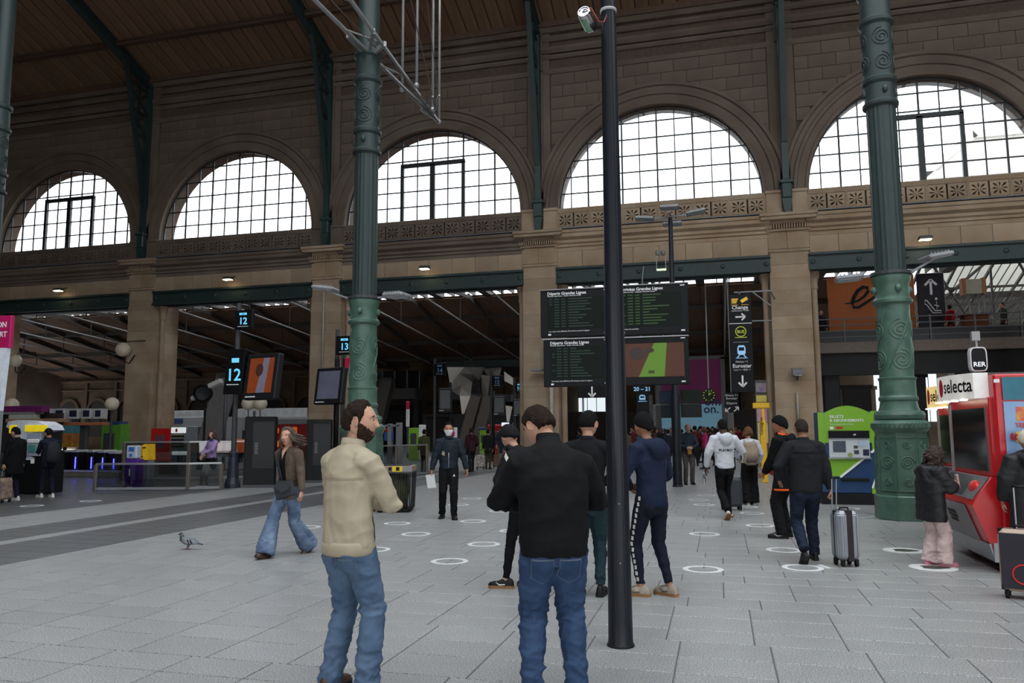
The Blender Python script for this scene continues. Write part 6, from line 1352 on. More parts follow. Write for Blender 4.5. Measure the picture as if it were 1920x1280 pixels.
def decal(t, name, me, outline, org, right, up, dirv, mat, nx=10, off=.004, mtx=None):
    """patch with a polygon outline (u,v in metres) pressed onto a garment by ray casting"""
    bm = bmesh.new(); vs = [bm.verts.new((u, v, 0)) for u, v in outline]; bm.faces.new(vs)
    us = [u for u, v in outline]; vv = [v for u, v in outline]
    for k in range(1, nx):
        for (lo, hi, nrm) in ((min(us), max(us), (1, 0, 0)), (min(vv), max(vv), (0, 1, 0))):
            c = lo+(hi-lo)*k/nx; bmesh.ops.bisect_plane(bm, geom=bm.verts[:]+bm.edges[:]+bm.faces[:], plane_co=(c*nrm[0], c*nrm[1], 0), plane_no=nrm)
    org, right, up = Vector(org), Vector(right).normalized(), Vector(up).normalized(); bm.verts.ensure_lookup_table()
    pts = [org+right*v.co.x+up*v.co.y-Vector(dirv)*.5 for v in bm.verts]; pr = project(me, pts, None, dirv, off); bad = []
    for v, p in zip(bm.verts, pr):
        if p is None or (p-org).length > .6: bad.append(v)
        else: v.co = p
    bmesh.ops.delete(bm, geom=bad, context='VERTS'); bmesh.ops.solidify(bm, geom=bm.faces[:], thickness=.003)
    m2 = bpy.data.meshes.new(name); bm.to_mesh(m2); bm.free(); return mkobj(name, m2, mat, t, smooth=.6)
def text_decal(t, name, s, size, me, org, right, up, dirv, mat):
    o = text(name, s, size, mat, t, None, ext=0, align='CENTER', bold=size*.03, mn=3); m2 = o.data; m2.transform(RX(-PI/2)); org, right, up = Vector(org), Vector(right).normalized(), Vector(up).normalized()
    pts = [org+right*v.co.x+up*v.co.y-Vector(dirv)*.5 for v in m2.vertices]; pr = project(me, pts, None, dirv, .005)
    for v, p, q0 in zip(m2.vertices, pr, pts): v.co = p if p is not None else q0+Vector(dirv)*.4
    m2.update(); return o

def skin_mat(n, c): return M('skin_'+n, c, .5, var=.06, vscale=30, bump=.03, bscale=200, spec=.35)
m_sk = skin_mat('fair', (196, 150, 126)); m_sk2 = skin_mat('tan', (164, 116, 90)); m_sk3 = skin_mat('dark', (78, 54, 44))
m_eye = M('eye_white', (215, 210, 205), .3, var=0); m_iris = M('eye_iris', (48, 34, 26), .25, var=0); m_brow = M('brow', (42, 30, 24), .8, var=.1)
m_hbrown = M('hair_dark_brown', (40, 29, 24), .85, spec=.15, var=.4, vscale=60, bump=.5, bscale=160, stretch=(1, 1, .25)); m_hblack = M('hair_black', (20, 18, 18), .85, spec=.15, var=.4, vscale=60, bump=.5, bscale=160, stretch=(1, 1, .25))
m_hgrey = M('hair_grey_brown', (92, 78, 70), .85, spec=.15, var=.4, vscale=50, bump=.5, bscale=120); m_hlight = M('hair_light_brown', (106, 76, 50), .85, spec=.15, var=.35, vscale=50, bump=.5, bscale=120)

def person(label, loc, yaw, H=1.75, pose=None, skin=None, top=None, legs=None, shoes=None, hair=None, vox=.014, seed=1, face=True, fem=0, hd=(72, 44), build=1.0, name='person', group=None):
    """one person: body mesh with head and hands, clothes, hair and shoes as parts. Local +Y is forward."""
    P = dict(la=(-.10, 0, .085), ra=(.10, 0, .085), lf=.12, rf=-.12, lp=0, rp=0, dz=0, lean=0, hunch=.0, sway=0, lw=(-.26, .06, .80), rw=(.26, .06, .80), le=(-.5, -1, 0), re=(.5, -1, 0), head=(0, 0, 0), lh=(0, .25, -1), rh=(0, .25, -1), ln=(1, 0, 0), rn=(-1, 0, 0), lc=.35, rc=.35, lk=(0, 1, 0), rk=(0, 1, 0), hx=0, tw=0, shz=0)
    P.update(pose or {}); k = H/1.75; skin = skin or m_sk
    t = thing(name, label, 'person', loc, yaw, group)
    g = lambda v: Vector(v)*k
    zp = (.945+P['dz']); hx = P['hx']
    lean, hun = P['lean'], P['hunch']
    def spine(z, dx=0, dy=0):
        h = z-zp; f = math.sin(lean)*h+hun*max(0, h-.15)**2*1.6; return Vector((hx+dx+P['sway']*h, f+dy*math.cos(lean), zp+math.cos(lean)*h-dy*math.sin(lean)))
    tw = Matrix.Rotation(P['tw'], 3, 'Z')
    bw = build; hs = 1.07
    hips = {s: Vector((hx+s*.088*bw, 0, zp-.02)) for s in (-1, 1)}; knees = {}; anks = {}
    for s, a, kk in ((-1, 'la', 'lk'), (1, 'ra', 'rk')): knees[s], anks[s] = ik(hips[s], P[a], .435, .425, P[kk])
    sh = {}; elb = {}; wri = {}
    for s, w_, h_ in ((-1, 'lw', 'le'), (1, 'rw', 're')):
        o = tw @ Vector((s*.178*bw, 0, 0)); S = spine(1.408+P['shz'])+o; sh[s] = S; elb[s], wri[s] = ik(S, P[w_], .295, .255, P[h_])
    nb = spine(1.475); hy, hp, hr = P['head']; HM = Matrix.Rotation(hy, 4, 'Z') @ RX(-hp) @ RY(hr)
    piv = spine(1.52, 0, .015); hc = piv+(HM @ Vector((0, .024, .114)))
    # ---- body
    q = MB(); q.smooth = True
    q.tube([g(spine(z)) for z in (.86, .95, 1.08, 1.22, 1.36, 1.44)], [(a*k*bw, b*k*bw) for a, b in ((.13, .09), (.145, .10), (.12, .09), (.145, .10), (.15, .09), (.08, .06))], 14, xa=(1, 0, 0))
    q.tube([g(spine(1.40)), g(nb), g(piv), g(hc+HM @ Vector((0, -.01, -.02)))], [.062*k, .056*k, .054*k, .052*k], 12)
    for s in (-1, 1):
        q.tube([g(hips[s]), g(hips[s].lerp(knees[s], .5)), g(knees[s]), g(knees[s].lerp(anks[s], .4)), g(anks[s])], [.075*k, .066*k, .048*k, .048*k, .034*k], 10)
        q.tube([g(sh[s]*.5+spine(1.40)*.5), g(sh[s]), g(sh[s].lerp(elb[s], .5)), g(elb[s]), g(elb[s].lerp(wri[s], .4)), g(wri[s])], [.05*k, .05*k, .042*k, .036*k, .035*k, .024*k], 10)
        q.tube([g(anks[s]), g(anks[s]+Vector((0, .05, -.05)))], [.034*k, .03*k], 8)
    me = remesh(q, max(.012, vox), 4)
    hq = MB(); hq.smooth = True; nu, nv = hd; HP, HA, HE = head_grid(nu, nv, fem)
    hm = Matrix.Translation(g(hc)) @ HM @ Matrix.Scale(k*1.07 if H > 1.5 else k*1.18, 4)
    hq.add([hm @ Vector(v) for v in HP.reshape(-1, 3)], [])
    X = HP.reshape(-1, 3)
    for f in grid_faces(nu, nv):
        c = X[list(f)].mean(0); lip = face and abs(c[0]) < .021 and -.071 < c[2] < -.049 and c[1] > .05
        hq.f.append(f); hq.m.append(3 if lip else 0); hq.sm.append(True)
    for s in (-1, 1):
        base = Vector((s*.074, -.006, -.006)); hq.mi = 0; vsn = len(hq.v)
        e = MB(); e.ball((0, 0, 0), (.008, .019, .031), 10, 8); mt = hm @ Matrix.Translation(base) @ RZ(-s*.45) @ RX(-.12); hq.add([mt @ Vector(v) for v in e.v], e.f)
        e = MB(); e.tube([Vector((s*.006, .018*math.cos(a)-.002, .029*math.sin(a)+.002)) for a in [(-1.1+.42*i) for i in range(11)]], .0048, 6); hq.add([mt @ Vector(v) for v in e.v], e.f)
        if face:
            e = MB(); e.ball((0, 0, 0), .0125, 12, 8); mt = hm @ Matrix.Translation((s*.031, .0725, .012)); hq.mi = 1; hq.add([mt @ Vector(v) for v in e.v], e.f)
            e = MB(); e.ball((0, .0085, 0), .0062, 10, 6); hq.mi = 2; hq.add([mt @ Vector(v) for v in e.v], e.f)
            e = MB(); e.ball((0, -.0005, .0045), (.0155, .0140, .0115), 12, 6); hq.mi = 0; hq.add([mt @ Vector(v) for v in e.v], e.f)
            e = MB(); e.tube([Vector((s*x, .088-abs(x-.03)*.28, z)) for x, z in ((.012, .033), (.022, .037), (.034, .038), (.048, .033))], [(.003, .004)]*4, 6); hq.mi = 4; mt = hm; hq.add([mt @ Vector(v) for v in e.v], e.f)
    hq.mi = 0
    for s, d_, n_, c_ in ((-1, 'lh', 'ln', 'lc'), (1, 'rh', 'rn', 'rc')):
        if P[d_] is not None: add_hand(hq, g(wri[s]), P[d_], P[n_], 1 if s < 0 else -1, P[c_], .6, k*(.94 if fem else 1))
    bm = bmesh.new(); bm.from_mesh(me); h2 = hq.mesh('h'); bm.from_mesh(h2); out = bpy.data.meshes.new('body'); bm.to_mesh(out); bm.free(); bpy.data.meshes.remove(me); bpy.data.meshes.remove(h2)
    for mm in (skin, m_eye, m_iris, M('lip_'+skin.name, (150, 92, 84) if skin != m_sk3 else (70, 44, 40), .5, var=.05), m_brow): out.materials.append(mm)
    body = mkobj('body', out, None, t)
    # ---- trousers or skirt
    lg = dict(mat=None, thigh=.094, knee=.072, cuff=.062, bulk=1.0, fold=.003, len=.03, seat=1.0, cuffz=None); lg.update(legs or {})
    q = MB(); q.smooth = True; b = lg['bulk']*bw
    q.tube([g(spine(z)) for z in (.775, .87, .97, 1.05)], [(.145*b*k, .10*b*k), (.160*b*k, .108*b*k), (.150*b*k, .102*b*k), (.138*b*k, .096*b*k)], 16, xa=(1, 0, 0))
    for s in (-1, 1):
        kn, an_ = knees[s], anks[s]; dn = (an_-kn).normalized(); end = an_+dn*lg['len']
        q.tube([g(hips[s]+Vector((0, 0, .06))), g(hips[s]), g(hips[s].lerp(kn, .35)), g(hips[s].lerp(kn, .75)), g(kn), g(kn.lerp(an_, .4)), g(kn.lerp(an_, .8)), g(end)], [.085*b*k, .098*b*k, lg['thigh']*k*bw, (lg['thigh']*.35+lg['knee']*.65)*k*bw, lg['knee']*k*bw, (lg['knee']*.55+lg['cuff']*.45)*k*bw, lg['cuff']*k, lg['cuff']*k], 14)
        q.ball(g(Vector((hx+s*.072*bw, -.036, zp-.095))), (.090*k*b*lg['seat'], .086*k*b*lg['seat'], .115*k*b*lg['seat']), 14, 10)
    if lg.get('skirt'): q.tube([g(spine(.95)), g(Vector((hx, 0, .6))), g(Vector((hx, 0, lg['skirt'])))], [(.16*k, .12*k), (.19*k, .14*k), (.21*k, .16*k)], 18, xa=(1, 0, 0))
    tm = remesh(q, vox*.95, 5); folds(tm, lg['fold'], seed, 1.0, [(g(knees[s]+Vector((0, -.05, 0))), .13, 1.8) for s in (-1, 1)]+[(g(anks[s]+Vector((0, 0, .06))), .13, 2.0) for s in (-1, 1)], 1.5)
    tro = mkobj(lg.get('name', 'trousers'), tm, lg['mat'], t)
    # ---- top garment
    tp = dict(mat=None, hem=.86, bulk=1.0, fold=.004, sleeve=1.0, hood=0, collar=.03, wr=.046, hemr=.172, waist=.158, name='jacket', chest=.182, gap=0); tp.update(top or {})
    q = MB(); q.smooth = True; b = tp['bulk']*bw
    zs = [tp['hem'], tp['hem']+.05, (tp['hem']+1.12)/2+.03, 1.14, 1.26, 1.35, 1.42, 1.465, 1.50]
    rr = [(tp['hemr'], .125), (tp['hemr']*1.02, .128), ((tp['waist']+tp['hemr'])/2*1.01, .124), (tp['waist']*1.03, .122), (tp['chest'], .130), (tp['chest']*.95, .122), (.138, .104), (.084, .078), (.066, .064)]
    q.tube([g(spine(z)) for z in zs], [(a*k*b, c*k*b) for a, c in rr], 20, xa=tw @ Vector((1, 0, 0)))
    for s in (-1, 1):
        i_ = spine(1.455)+(tw @ Vector((s*.05, 0, 0))); w2 = elb[s].lerp(wri[s], .97 if not tp.get('short') else .15)
        q.tube([g(i_+Vector((0, -.01, -.015))), g(sh[s]+Vector((0, 0, -.004)))], [(.060*k*b, .060*k*b), (.068*k*b, .068*k*b)], 12)
        m1 = sh[s].lerp(elb[s], .5); m2 = elb[s].lerp(w2, .5); sb = tp['sleeve']*b
        q.tube([g(sh[s].lerp(spine(1.38), .25)), g(sh[s]), g(m1), g(elb[s]), g(m2), g(w2)], [.085*k*b, .074*k*sb, .068*k*sb, .062*k*sb, .055*k*sb, tp['wr']*k*tp['sleeve']], 14)
    if tp['hood'] == 1:
        n = 14; pts = []; rad = []
        for i in range(n+1):
            a = PI*(.08)+PI*1.84*i/n; c = math.cos(a); back = max(0, -math.cos(a+PI)) if False else (1-math.cos(a))/2
            pts.append(g(spine(1.475+.035*(1-back)-.05*back)+(tw @ Vector((.098*math.sin(a), .075*math.cos(a)-.035*back, 0))))); rad.append((.032+.036*back)*k)
        q.tube(pts, rad, 10)
        q.ball(g(spine(1.405)+tw @ Vector((0, -.135, 0))), (.115*k, .066*k, .115*k), 14, 10)
    cm = remesh(q, vox, 5); folds(cm, tp['fold'], seed+5, .8, [(g(elb[s]), .12, 1.8) for s in (-1, 1)]+[(g(spine(tp['hem']+.1)), .25, .5)]+[(g(sh[s]+Vector((0, -.02, -.10))), .12, .8) for s in (-1, 1)])
    cmat = tp['mat']
    coat = mkobj(tp['name'], cm, cmat, t)
    if tp['collar']:
        q = MB(); q.smooth = True; n = 24; h = tp['collar']; vs = []
        for i in range(n):
            a = 2*PI*i/n; op = tp.get('open', 0)*max(0, math.cos(a)); 
            for r_, zz in ((.070, -.03), (.064+.008*op, h), (.074+.012*op, h), (.082, -.035)): vs.append(g(spine(1.478+zz-.012*math.cos(a)*1.2)+(tw @ Vector((r_*math.sin(a)*1.02, r_*math.cos(a)+.008, 0)))))
        q.add(vs, [(i*4+j, ((i+1) % n)*4+j, ((i+1) % n)*4+(j+1) % 4, i*4+(j+1) % 4) for i in range(n) for j in range(4)]); q.obj('collar', tp.get('cmat', cmat), t, fix=True)
    if tp.get('hemband'):
        q = MB(); q.smooth = True; z0 = tp['hem']; q.tube([g(spine(z)) for z in (z0-.016, z0-.012, z0+.008, z0+.014)], [((tp['hemr']-.006)*k*b, .121*k*b), ((tp['hemr']+.003)*k*b, .130*k*b), ((tp['hemr']+.004)*k*b, .131*k*b), ((tp['hemr']-.004)*k*b, .122*k*b)], 28, xa=tw @ Vector((1, 0, 0))); q.obj('hem_band', tp['hemband'], t)
    # ---- shoes
    su, so, acc = shoes or (m_black, m_black, None)
    shoe(t, g(anks[-1]), P['lf'], P['lp'], su, so, k, acc=acc); shoe(t, g(anks[1]), P['rf'], P['rp'], su, so, k, acc=acc)
    # ---- hair / hat / beard
    for h in (hair or []):
        kind = h['kind']; z = HP[..., 2]
        if kind == 'short': m = z-hairline(HA, h.get('front', .066), h.get('temple', .05), h.get('side', -.012), h.get('nape', -.062), h.get('ear', .014)); hmn = 'hair'
        elif kind == 'bald': m = np.minimum(z-hairline(HA, .2, .2, -.01, -.062, .014), .078-z); hmn = 'hair'
        elif kind == 'beanie': m = z-np.interp(np.abs(np.degrees(HA)), [0, 60, 100, 180], [.045, .03, -.015, -.060]); hmn = 'beanie'
        elif kind == 'beard': 
            d = np.abs(np.degrees(HA)); m = np.interp(d, [0, 14, 26, 40, 60, 80, 88, 95], [-.040, -.042, -.046, -.040, -.022, .0, .012, -.2])-z; m = np.where((np.abs(HP[..., 0]) < .020) & (z > -.072) & (z < -.049), -.02, m); hmn = 'beard'
        elif kind == 'long': m = z-hairline(HA, h.get('front', .072), .06, -.09, -.13, -.08); hmn = 'hair'
        if kind in ('short', 'beard'): m = m+.0035*np.sin(HP[..., 0]*310+1.3*np.sin(HP[..., 1]*170))+.002*np.sin(HP[..., 1]*420)
        sm = shell(HP, HA, m, h.get('th', .010), h.get('w', .030 if kind == 'short' else .018), h.get('noise', .0018), seed)
        o = mkobj(hmn, sm, h['mat'], t); sm.transform(hm); sm.polygons.foreach_set('use_smooth', [True]*len(sm.polygons))
        if h.get('locks'):
            rg = random.Random(seed); q = MB(); q.smooth = True
            for i in range(h['locks']):
                a = rg.uniform(.9, 2*PI-.9); z0 = rg.uniform(-.03, .06); r0 = .085; L = h.get('len', .2)*rg.uniform(.7, 1.1); wd = Vector(h.get('wind', (0, 0, 0)))
                p0 = Vector((r0*.9*math.sin(a), r0*1.1*math.cos(a), z0)); pts = [p0*.85, p0]; d = Vector((math.sin(a)*.5, math.cos(a)*.5, -.9))
                for j in range(5): d = (d+wd*.35+Vector((rg.uniform(-.5, .5), rg.uniform(-.5, .5), rg.uniform(-.3, .2)))*h.get('curl', .5)).normalized(); pts.append(pts[-1]+d*L/5)
                q.tube(pts, [.016, .022, .022, .02, .016, .012, .005], 7)
            o = mkobj('hair_strands', q.mesh('hair_strands'), h['mat'], t, hm); o['kind'] = 'stuff'
    J = dict(t=t, spine=lambda *a, **kw: g(spine(*a, **kw)), elb={s: g(v) for s, v in elb.items()}, wri={s: g(v) for s, v in wri.items()}, coat=cm, tro=tm, knees={s: g(v) for s, v in knees.items()}, anks={s: g(v) for s, v in anks.items()}, hips={s: g(v) for s, v in hips.items()}, sh={s: g(v) for s, v in sh.items()}, head=hm, k=k, hg=(HP, HA))
    return J
def denim(n, c, a): return M('denim_'+n, c, .8, vscale=5, alt=a, bump=.12, bscale=220, detail=6, spec=.2)
def cloth(n, c, r=.85, bump=.08, var=.12): return M('cloth_'+n, c, r, var=var, vscale=9, bump=bump, bscale=170, spec=.2)
def jeans_details(J, mat, back=True):
    t = J['t']; k = J['k']
    for s in (-1, 1):
        c = Vector((s*.082*k, -.10*k, .765*k)); decal(t, 'back_pocket', J['tro'], [(-.062*k, .06*k), (.062*k, .06*k), (.060*k, -.05*k), (0, -.085*k), (-.060*k, -.05*k)], c, (1, 0, 0), (0, 0, 1), (0, 1, 0), mat, 8, .003)
        decal(t, 'pocket_stitching', J['tro'], [(-.066*k, .063*k), (.066*k, .063*k), (.064*k, -.052*k), (0, -.089*k), (-.064*k, -.052*k)], c, (1, 0, 0), (0, 0, 1), (0, 1, 0), M('denim_stitch', (88, 100, 118), .8), 8, .0015)
        decal(t, 'pocket_hem', J['tro'], [(-.064*k, .062*k), (.064*k, .062*k), (.064*k, .054*k), (-.064*k, .054*k)], c, (1, 0, 0), (0, 0, 1), (0, 1, 0), M('denim_stitch', (74, 84, 100), .8), 8, .0052)
# ================================================================== THE CAST
m_beige = cloth('beige_cotton', (172, 160, 138), .8, .06, .07); m_jblue = denim('mid', (66, 86, 112), (98, 120, 146)); m_jblue2 = denim('indigo', (38, 56, 86), (60, 82, 114)); m_jdark = denim('dark', (22, 29, 44), (30, 40, 60)); m_jwoman = denim('wash', (54, 72, 104), (126, 144, 168))
m_blk = cloth('black', (15, 15, 17)); m_blk2 = cloth('soft_black', (22, 22, 25)); m_chr = cloth('charcoal', (30, 31, 34)); m_nvy = cloth('navy_hoodie', (30, 38, 60)); m_nvy2 = cloth('navy_track', (24, 26, 40)); m_teal = cloth('teal_track', (34, 56, 62)); m_tw = cloth('brown_tweed', (92, 78, 68), .9, .2, .25); m_whc = cloth('white_fleece', (205, 206, 214), .9, .1, .04)
m_orange = cloth('orange', (226, 92, 36)); m_pinkc = cloth('pale_pink', (214, 188, 186)); m_lilac = cloth('lilac', (156, 132, 178)); m_bomber = cloth('petrol_bomber', (26, 35, 44), .6)
m_shw = M('shoe_white', (205, 203, 198), .5, var=.06); m_shb = M('shoe_brown', (70, 48, 34), .5, var=.1); m_shtan = M('shoe_beige', (176, 164, 148), .6, alt=(120, 108, 96), vscale=18); m_solew = M('sole_white', (210, 206, 198), .6); m_soleg = M('sole_gum', (140, 100, 64), .6); m_shpink = M('shoe_pink', (200, 120, 140), .5)
away = YAW; left = YAW+PI/2; right = YAW-PI/2; toward = YAW+PI
D = math.radians
def G(x, y): p = fl(x, y); return Vector((p.x, p.y, 0))
def put(x, dep): p = at(x, 806, dep); return Vector((p.x, p.y, 0))
# 1 bearded man in the beige jacket
J = person('bearded man in a beige jacket and blue jeans standing with arms folded', put(657, 4.92), away-D(40), 1.80, dict(la=(-.17, .02, .085), ra=(.12, .06, .085), lf=.3, rf=-.35, lw=(-.10, .20, 1.10), rw=(-.02, .20, 1.14), le=(-.9, .2, -.5), re=(1, -.05, -.35), head=(D(-52), D(3), 0), lh=(1, .1, .1), rh=(-1, .1, .0), ln=(0, -1, 0), rn=(0, -1, 0), sway=-.03, hunch=.12, shz=-.02),
    m_sk, dict(mat=m_beige, hem=.87, hemr=.178, bulk=1.06, fold=.0065, collar=.045, wr=.05, waist=.172), dict(mat=m_jblue, thigh=.10, knee=.082, cuff=.078, fold=.006, len=.05), (m_shb, m_black, None),
    [dict(kind='short', mat=m_hbrown, front=.080, temple=.07, th=.013, noise=.0018, side=-.03), dict(kind='beard', mat=M('beard_brown', (58, 42, 35), .9, var=.4, vscale=80, bump=.5, bscale=200, spec=.1), th=.006, noise=.0018, w=.014)], vox=.0105, seed=11, hd=(96, 64))
jeans_details(J, m_jblue); t = J['t']; k = J['k']
decal(t, 'yoke_seam', J['coat'], [(-.17, .006), (.17, .006), (.17, -.006), (-.17, -.006)], (0, -.12, 1.33), (1, 0, 0), (0, 0, 1), (0, 1, 0), M('beige_seam', (150, 138, 118), .8), 14, .002)
decal(t, 'jacket_pocket', J['coat'], [(-.012, .08), (.012, .08), (.012, -.08), (-.012, -.08)], (.16, .06, 1.02), (.3, .95, .35), (0, -.3, .95), (-1, -.25, 0), M('beige_dark', (96, 88, 76), .8), 8, .003)
q = MB(); q.smooth = True; n = 20
q.tube([J['spine'](z) for z in (.835, .85, .90, .915)], [(.176*k, .13*k), (.188*k, .14*k), (.190*k, .142*k), (.182*k, .134*k)], 30, xa=(1, 0, 0)); q.obj('hem_band', m_beige, t)
q = MB(); q.smooth = True; q.tube([J['spine'](1.30, 0, .08), J['spine'](1.44, .0, .07), J['spine'](1.49, 0, .045)], [(.10, .05), (.075, .035), (.06, .03)], 14, xa=(1, 0, 0)); q.obj('green_shirt', cloth('dark_green', (34, 54, 50)), t)
# 2 man in the black track jacket, head bowed
J = person('man in a black zip jacket and blue jeans seen from behind, head bowed', put(1036, 4.85), away+D(6), 1.80, dict(la=(-.135, 0, .085), ra=(.135, .03, .085), lf=.15, rf=-.2, lw=(-.10, .33, 1.12), rw=(.10, .33, 1.10), le=(-1, -.25, -.35), re=(1, -.25, -.35), head=(D(34), D(34), 0), lh=(.7, .6, .1), rh=(-.7, .6, .1), ln=(.2, -.6, .6), rn=(-.2, -.6, .6), hunch=.55, lean=.03, shz=-.05),
    m_sk, dict(mat=m_blk, hem=.83, hemr=.176, bulk=1.10, fold=.006, collar=.07, wr=.05, waist=.182, chest=.196, sleeve=1.08), dict(mat=m_jblue2, thigh=.105, knee=.086, cuff=.072, bulk=1.06, fold=.006), (m_black, m_black, None),
    [dict(kind='short', mat=m_hbrown, front=.068, th=.016, nape=-.056, noise=.003)], vox=.0105, seed=5, hd=(80, 52), build=1.06)
jeans_details(J, m_jblue2)
q = MB(); q.box((-.04, -.004, -.075), (.04, .004, .075), bev=.003); ph = q.obj('phone', M('phone_black', (18, 18, 20), .2)); ph.location = J['t'].matrix_basis @ Vector((0, .40, 1.17)); ph.rotation_euler = (-.7, 0, away); tag(ph, 'black phone held by the man in the black zip jacket', 'phone')
# 3 man in the navy hoodie
J = person('man in a navy hoodie, black beanie and striped track trousers', G(1226, 1116), away+D(34), 1.78, dict(la=(-.12, .05, .085), ra=(.12, -.10, .085), lf=.55, rf=.1, lw=(-.10, .20, 1.02), rw=(.12, .20, 1.02), le=(-1, -.4, -.2), re=(1, -.5, -.2), head=(D(-8), D(4), 0), lh=(1, .2, 0), rh=(-1, .2, 0), ln=(0, -1, 0), rn=(0, -1, 0), hunch=.2, lk=(-.2, 1, 0), lean=-.02),
    m_sk2, dict(mat=m_nvy, hem=.85, hemr=.162, bulk=1.04, fold=.0045, hood=1, collar=0, waist=.160), dict(mat=m_nvy2, thigh=.092, knee=.070, cuff=.046, fold=.003, len=-.03), (m_shtan, m_soleg, M('shoe_grey_trim', (90, 84, 80), .6)),
    [dict(kind='beanie', mat=cloth('beanie_black', (18, 17, 19), .95, .3), th=.016, noise=.0008, w=.012)], vox=.012, seed=21)
for i in range(15):
    z = .93-.055*i; s = -1; hp_, kn, an_ = J['hips'][s], J['knees'][s], J['anks'][s]
    c = hp_.lerp(kn, (hp_.z-z*J['k'])/(hp_.z-kn.z)) if z*J['k'] > kn.z else kn.lerp(an_, (kn.z-z*J['k'])/(kn.z-an_.z))
    decal(J['t'], 'stripe_mark', J['tro'], [(-.012, .022), (.012, .022), (.012, -.016), (-.012, -.016)], c+Vector((-.1, -.02, 0)), (0, 1, 0), (0, 0, 1), (1, 0.15, 0), m_solew, 3, .003)
decal(J['t'], 'hem_rib', J['coat'], [(-.17, .03), (.17, .03), (.17, -.03), (-.17, -.03)], (0, -.12, .89), (1, 0, 0), (0, 0, 1), (0, 1, 0), cloth('navy_rib', (24, 34, 62)), 12, .003)
# 4 man in the black hoodie with the white tick, mostly hidden
J = person('man in a black hoodie with a white tick, half hidden behind the bowed man', G(984, 1103), away+D(55), 1.68, dict(sway=.10, shz=-.01, la=(-.10, .18, .085), ra=(.10, -.04, .085), lf=.4, rf=.1, lw=(-.05, .30, 1.10), rw=(.14, .28, 1.08), le=(-1, -.5, -.2), re=(1, -.3, -.3), head=(D(-20), D(28), 0), hunch=.5, lean=.04, lh=(.6, .6, 0), rh=(-.6, .6, 0)),
    m_sk, dict(mat=m_blk2, hem=.84, hemr=.165, bulk=1.05, fold=.004, hood=1, collar=0, sleeve=1.15), dict(mat=m_blk, thigh=.085, knee=.062, cuff=.045, fold=.003, len=-.02), (m_black, m_soleg, m_solew),
    [dict(kind='beanie', mat=m_blk2, th=.030, noise=.001)], vox=.013, seed=31, hd=(56, 36))
sw = [(-.14, .075), (-.155, .02), (-.13, -.035), (-.07, -.045), (.0, -.028), (.10, .012), (.03, .0), (-.05, -.008), (-.095, .004), (-.115, .03)]
decal(J['t'], 'white_tick', J['coat'], [(u*.85, v*.85) for u, v in sw], (-.20, -.05, 1.33), (.57, -.82, 0), (0, 0, 1), (.82, .57, 0), m_solew, 12, .005)
# 5 man with short dark hair in black, teal trousers
J = person('man with short dark hair, black top and teal track trousers beside the dark pole', G(1106, 1118), away-D(12), 1.80, dict(la=(-.09, .0, .085), ra=(.10, .06, .085), lf=.1, rf=-.1, lw=(-.12, .26, 1.05), rw=(.12, .28, 1.05), le=(-1, -.4, -.3), re=(1, -.4, -.3), head=(D(-14), D(5), 0), lh=(.6, .6, 0), rh=(-.6, .6, 0)),
    m_sk, dict(mat=m_blk2, hem=.88, fold=.004, collar=.03), dict(mat=m_teal, thigh=.092, knee=.074, cuff=.056, fold=.006, len=-.01), (m_black, m_black, m_chr), [dict(kind='short', mat=m_hblack, th=.012, nape=-.045, noise=.0015)], vox=.013, seed=41, hd=(64, 40))
# 6 masked man walking towards us
J = person('man in a petrol bomber jacket and white face mask holding papers', G(841, 972), toward+D(4), 1.76, dict(la=(-.10, .12, .085), ra=(.12, -.10, .10), lf=.15, rf=-.25, rp=-.25, lw=(-.34, .10, .86), rw=(.31, .06, .88), le=(-.8, -1, 0), re=(.8, -1, 0), head=(D(-4), D(2), 0), lc=.6, rc=.7, lh=(-.15, .25, -1), rh=(.1, .3, -1), ln=(1, 0, 0), rn=(-1, 0, 0)),
    m_sk2, dict(mat=m_bomber, hem=.90, hemr=.17, bulk=1.02, fold=.006, collar=.045, waist=.178, sleeve=1.12, open=1), dict(mat=m_blk, thigh=.098, knee=.080, cuff=.066, fold=.004), (m_black, m_black, None), [dict(kind='short', mat=m_hblack, th=.012, front=.07)], vox=.015, seed=51, hd=(64, 44))
HP, HA = J['hg']; z_ = HP[..., 2]; mk = np.where(HP[..., 1] > .02, np.minimum(-.012-z_, z_+.108), -.03); mk = np.minimum(mk, (HP[..., 1]-.02)*1.2)
sm = shell(HP, HA, mk, .006, .006); sm.transform(J['head']); mkobj('face_mask', sm, M('mask_white', (222, 224, 226), .8, var=.03), J['t'], smooth=3)
q = MB(); q.smooth = True; q.tube([J['spine'](1.30, 0, .115), J['spine'](1.02, 0, .125), J['spine'](.93, 0, .13)], .006, 6); q.obj('zip', m_alu, J['t'])
decal(J['t'], 'grey_flash', J['coat'], [(-.02, .05), (.03, .02), (.02, -.05), (-.03, -.02)], (.10, .2, 1.20), (-1, 0, 0), (0, 0, 1), (0, -1, 0), m_shtan, 4, .004); decal(J['t'], 'white_emblem', J['tro'], [(-.02, -.02), (.02, -.02), (0, .025)], (-.10, .2, .80), (-1, 0, 0), (0, 0, 1), (0, -1, 0), m_solew, 3, .004)
q = MB(); q.box((-.002, -.09, -.22), (.002, .09, .03)); pa = q.obj('paper_sheet', m_white); wr_ = J['t'].matrix_basis @ (J['wri'][1]+Vector((.03, .04, -.10))); pa.location = wr_; pa.rotation_euler = (.1, .15, toward+1.2); tag(pa, 'white sheets of paper held by the masked man', 'paper')
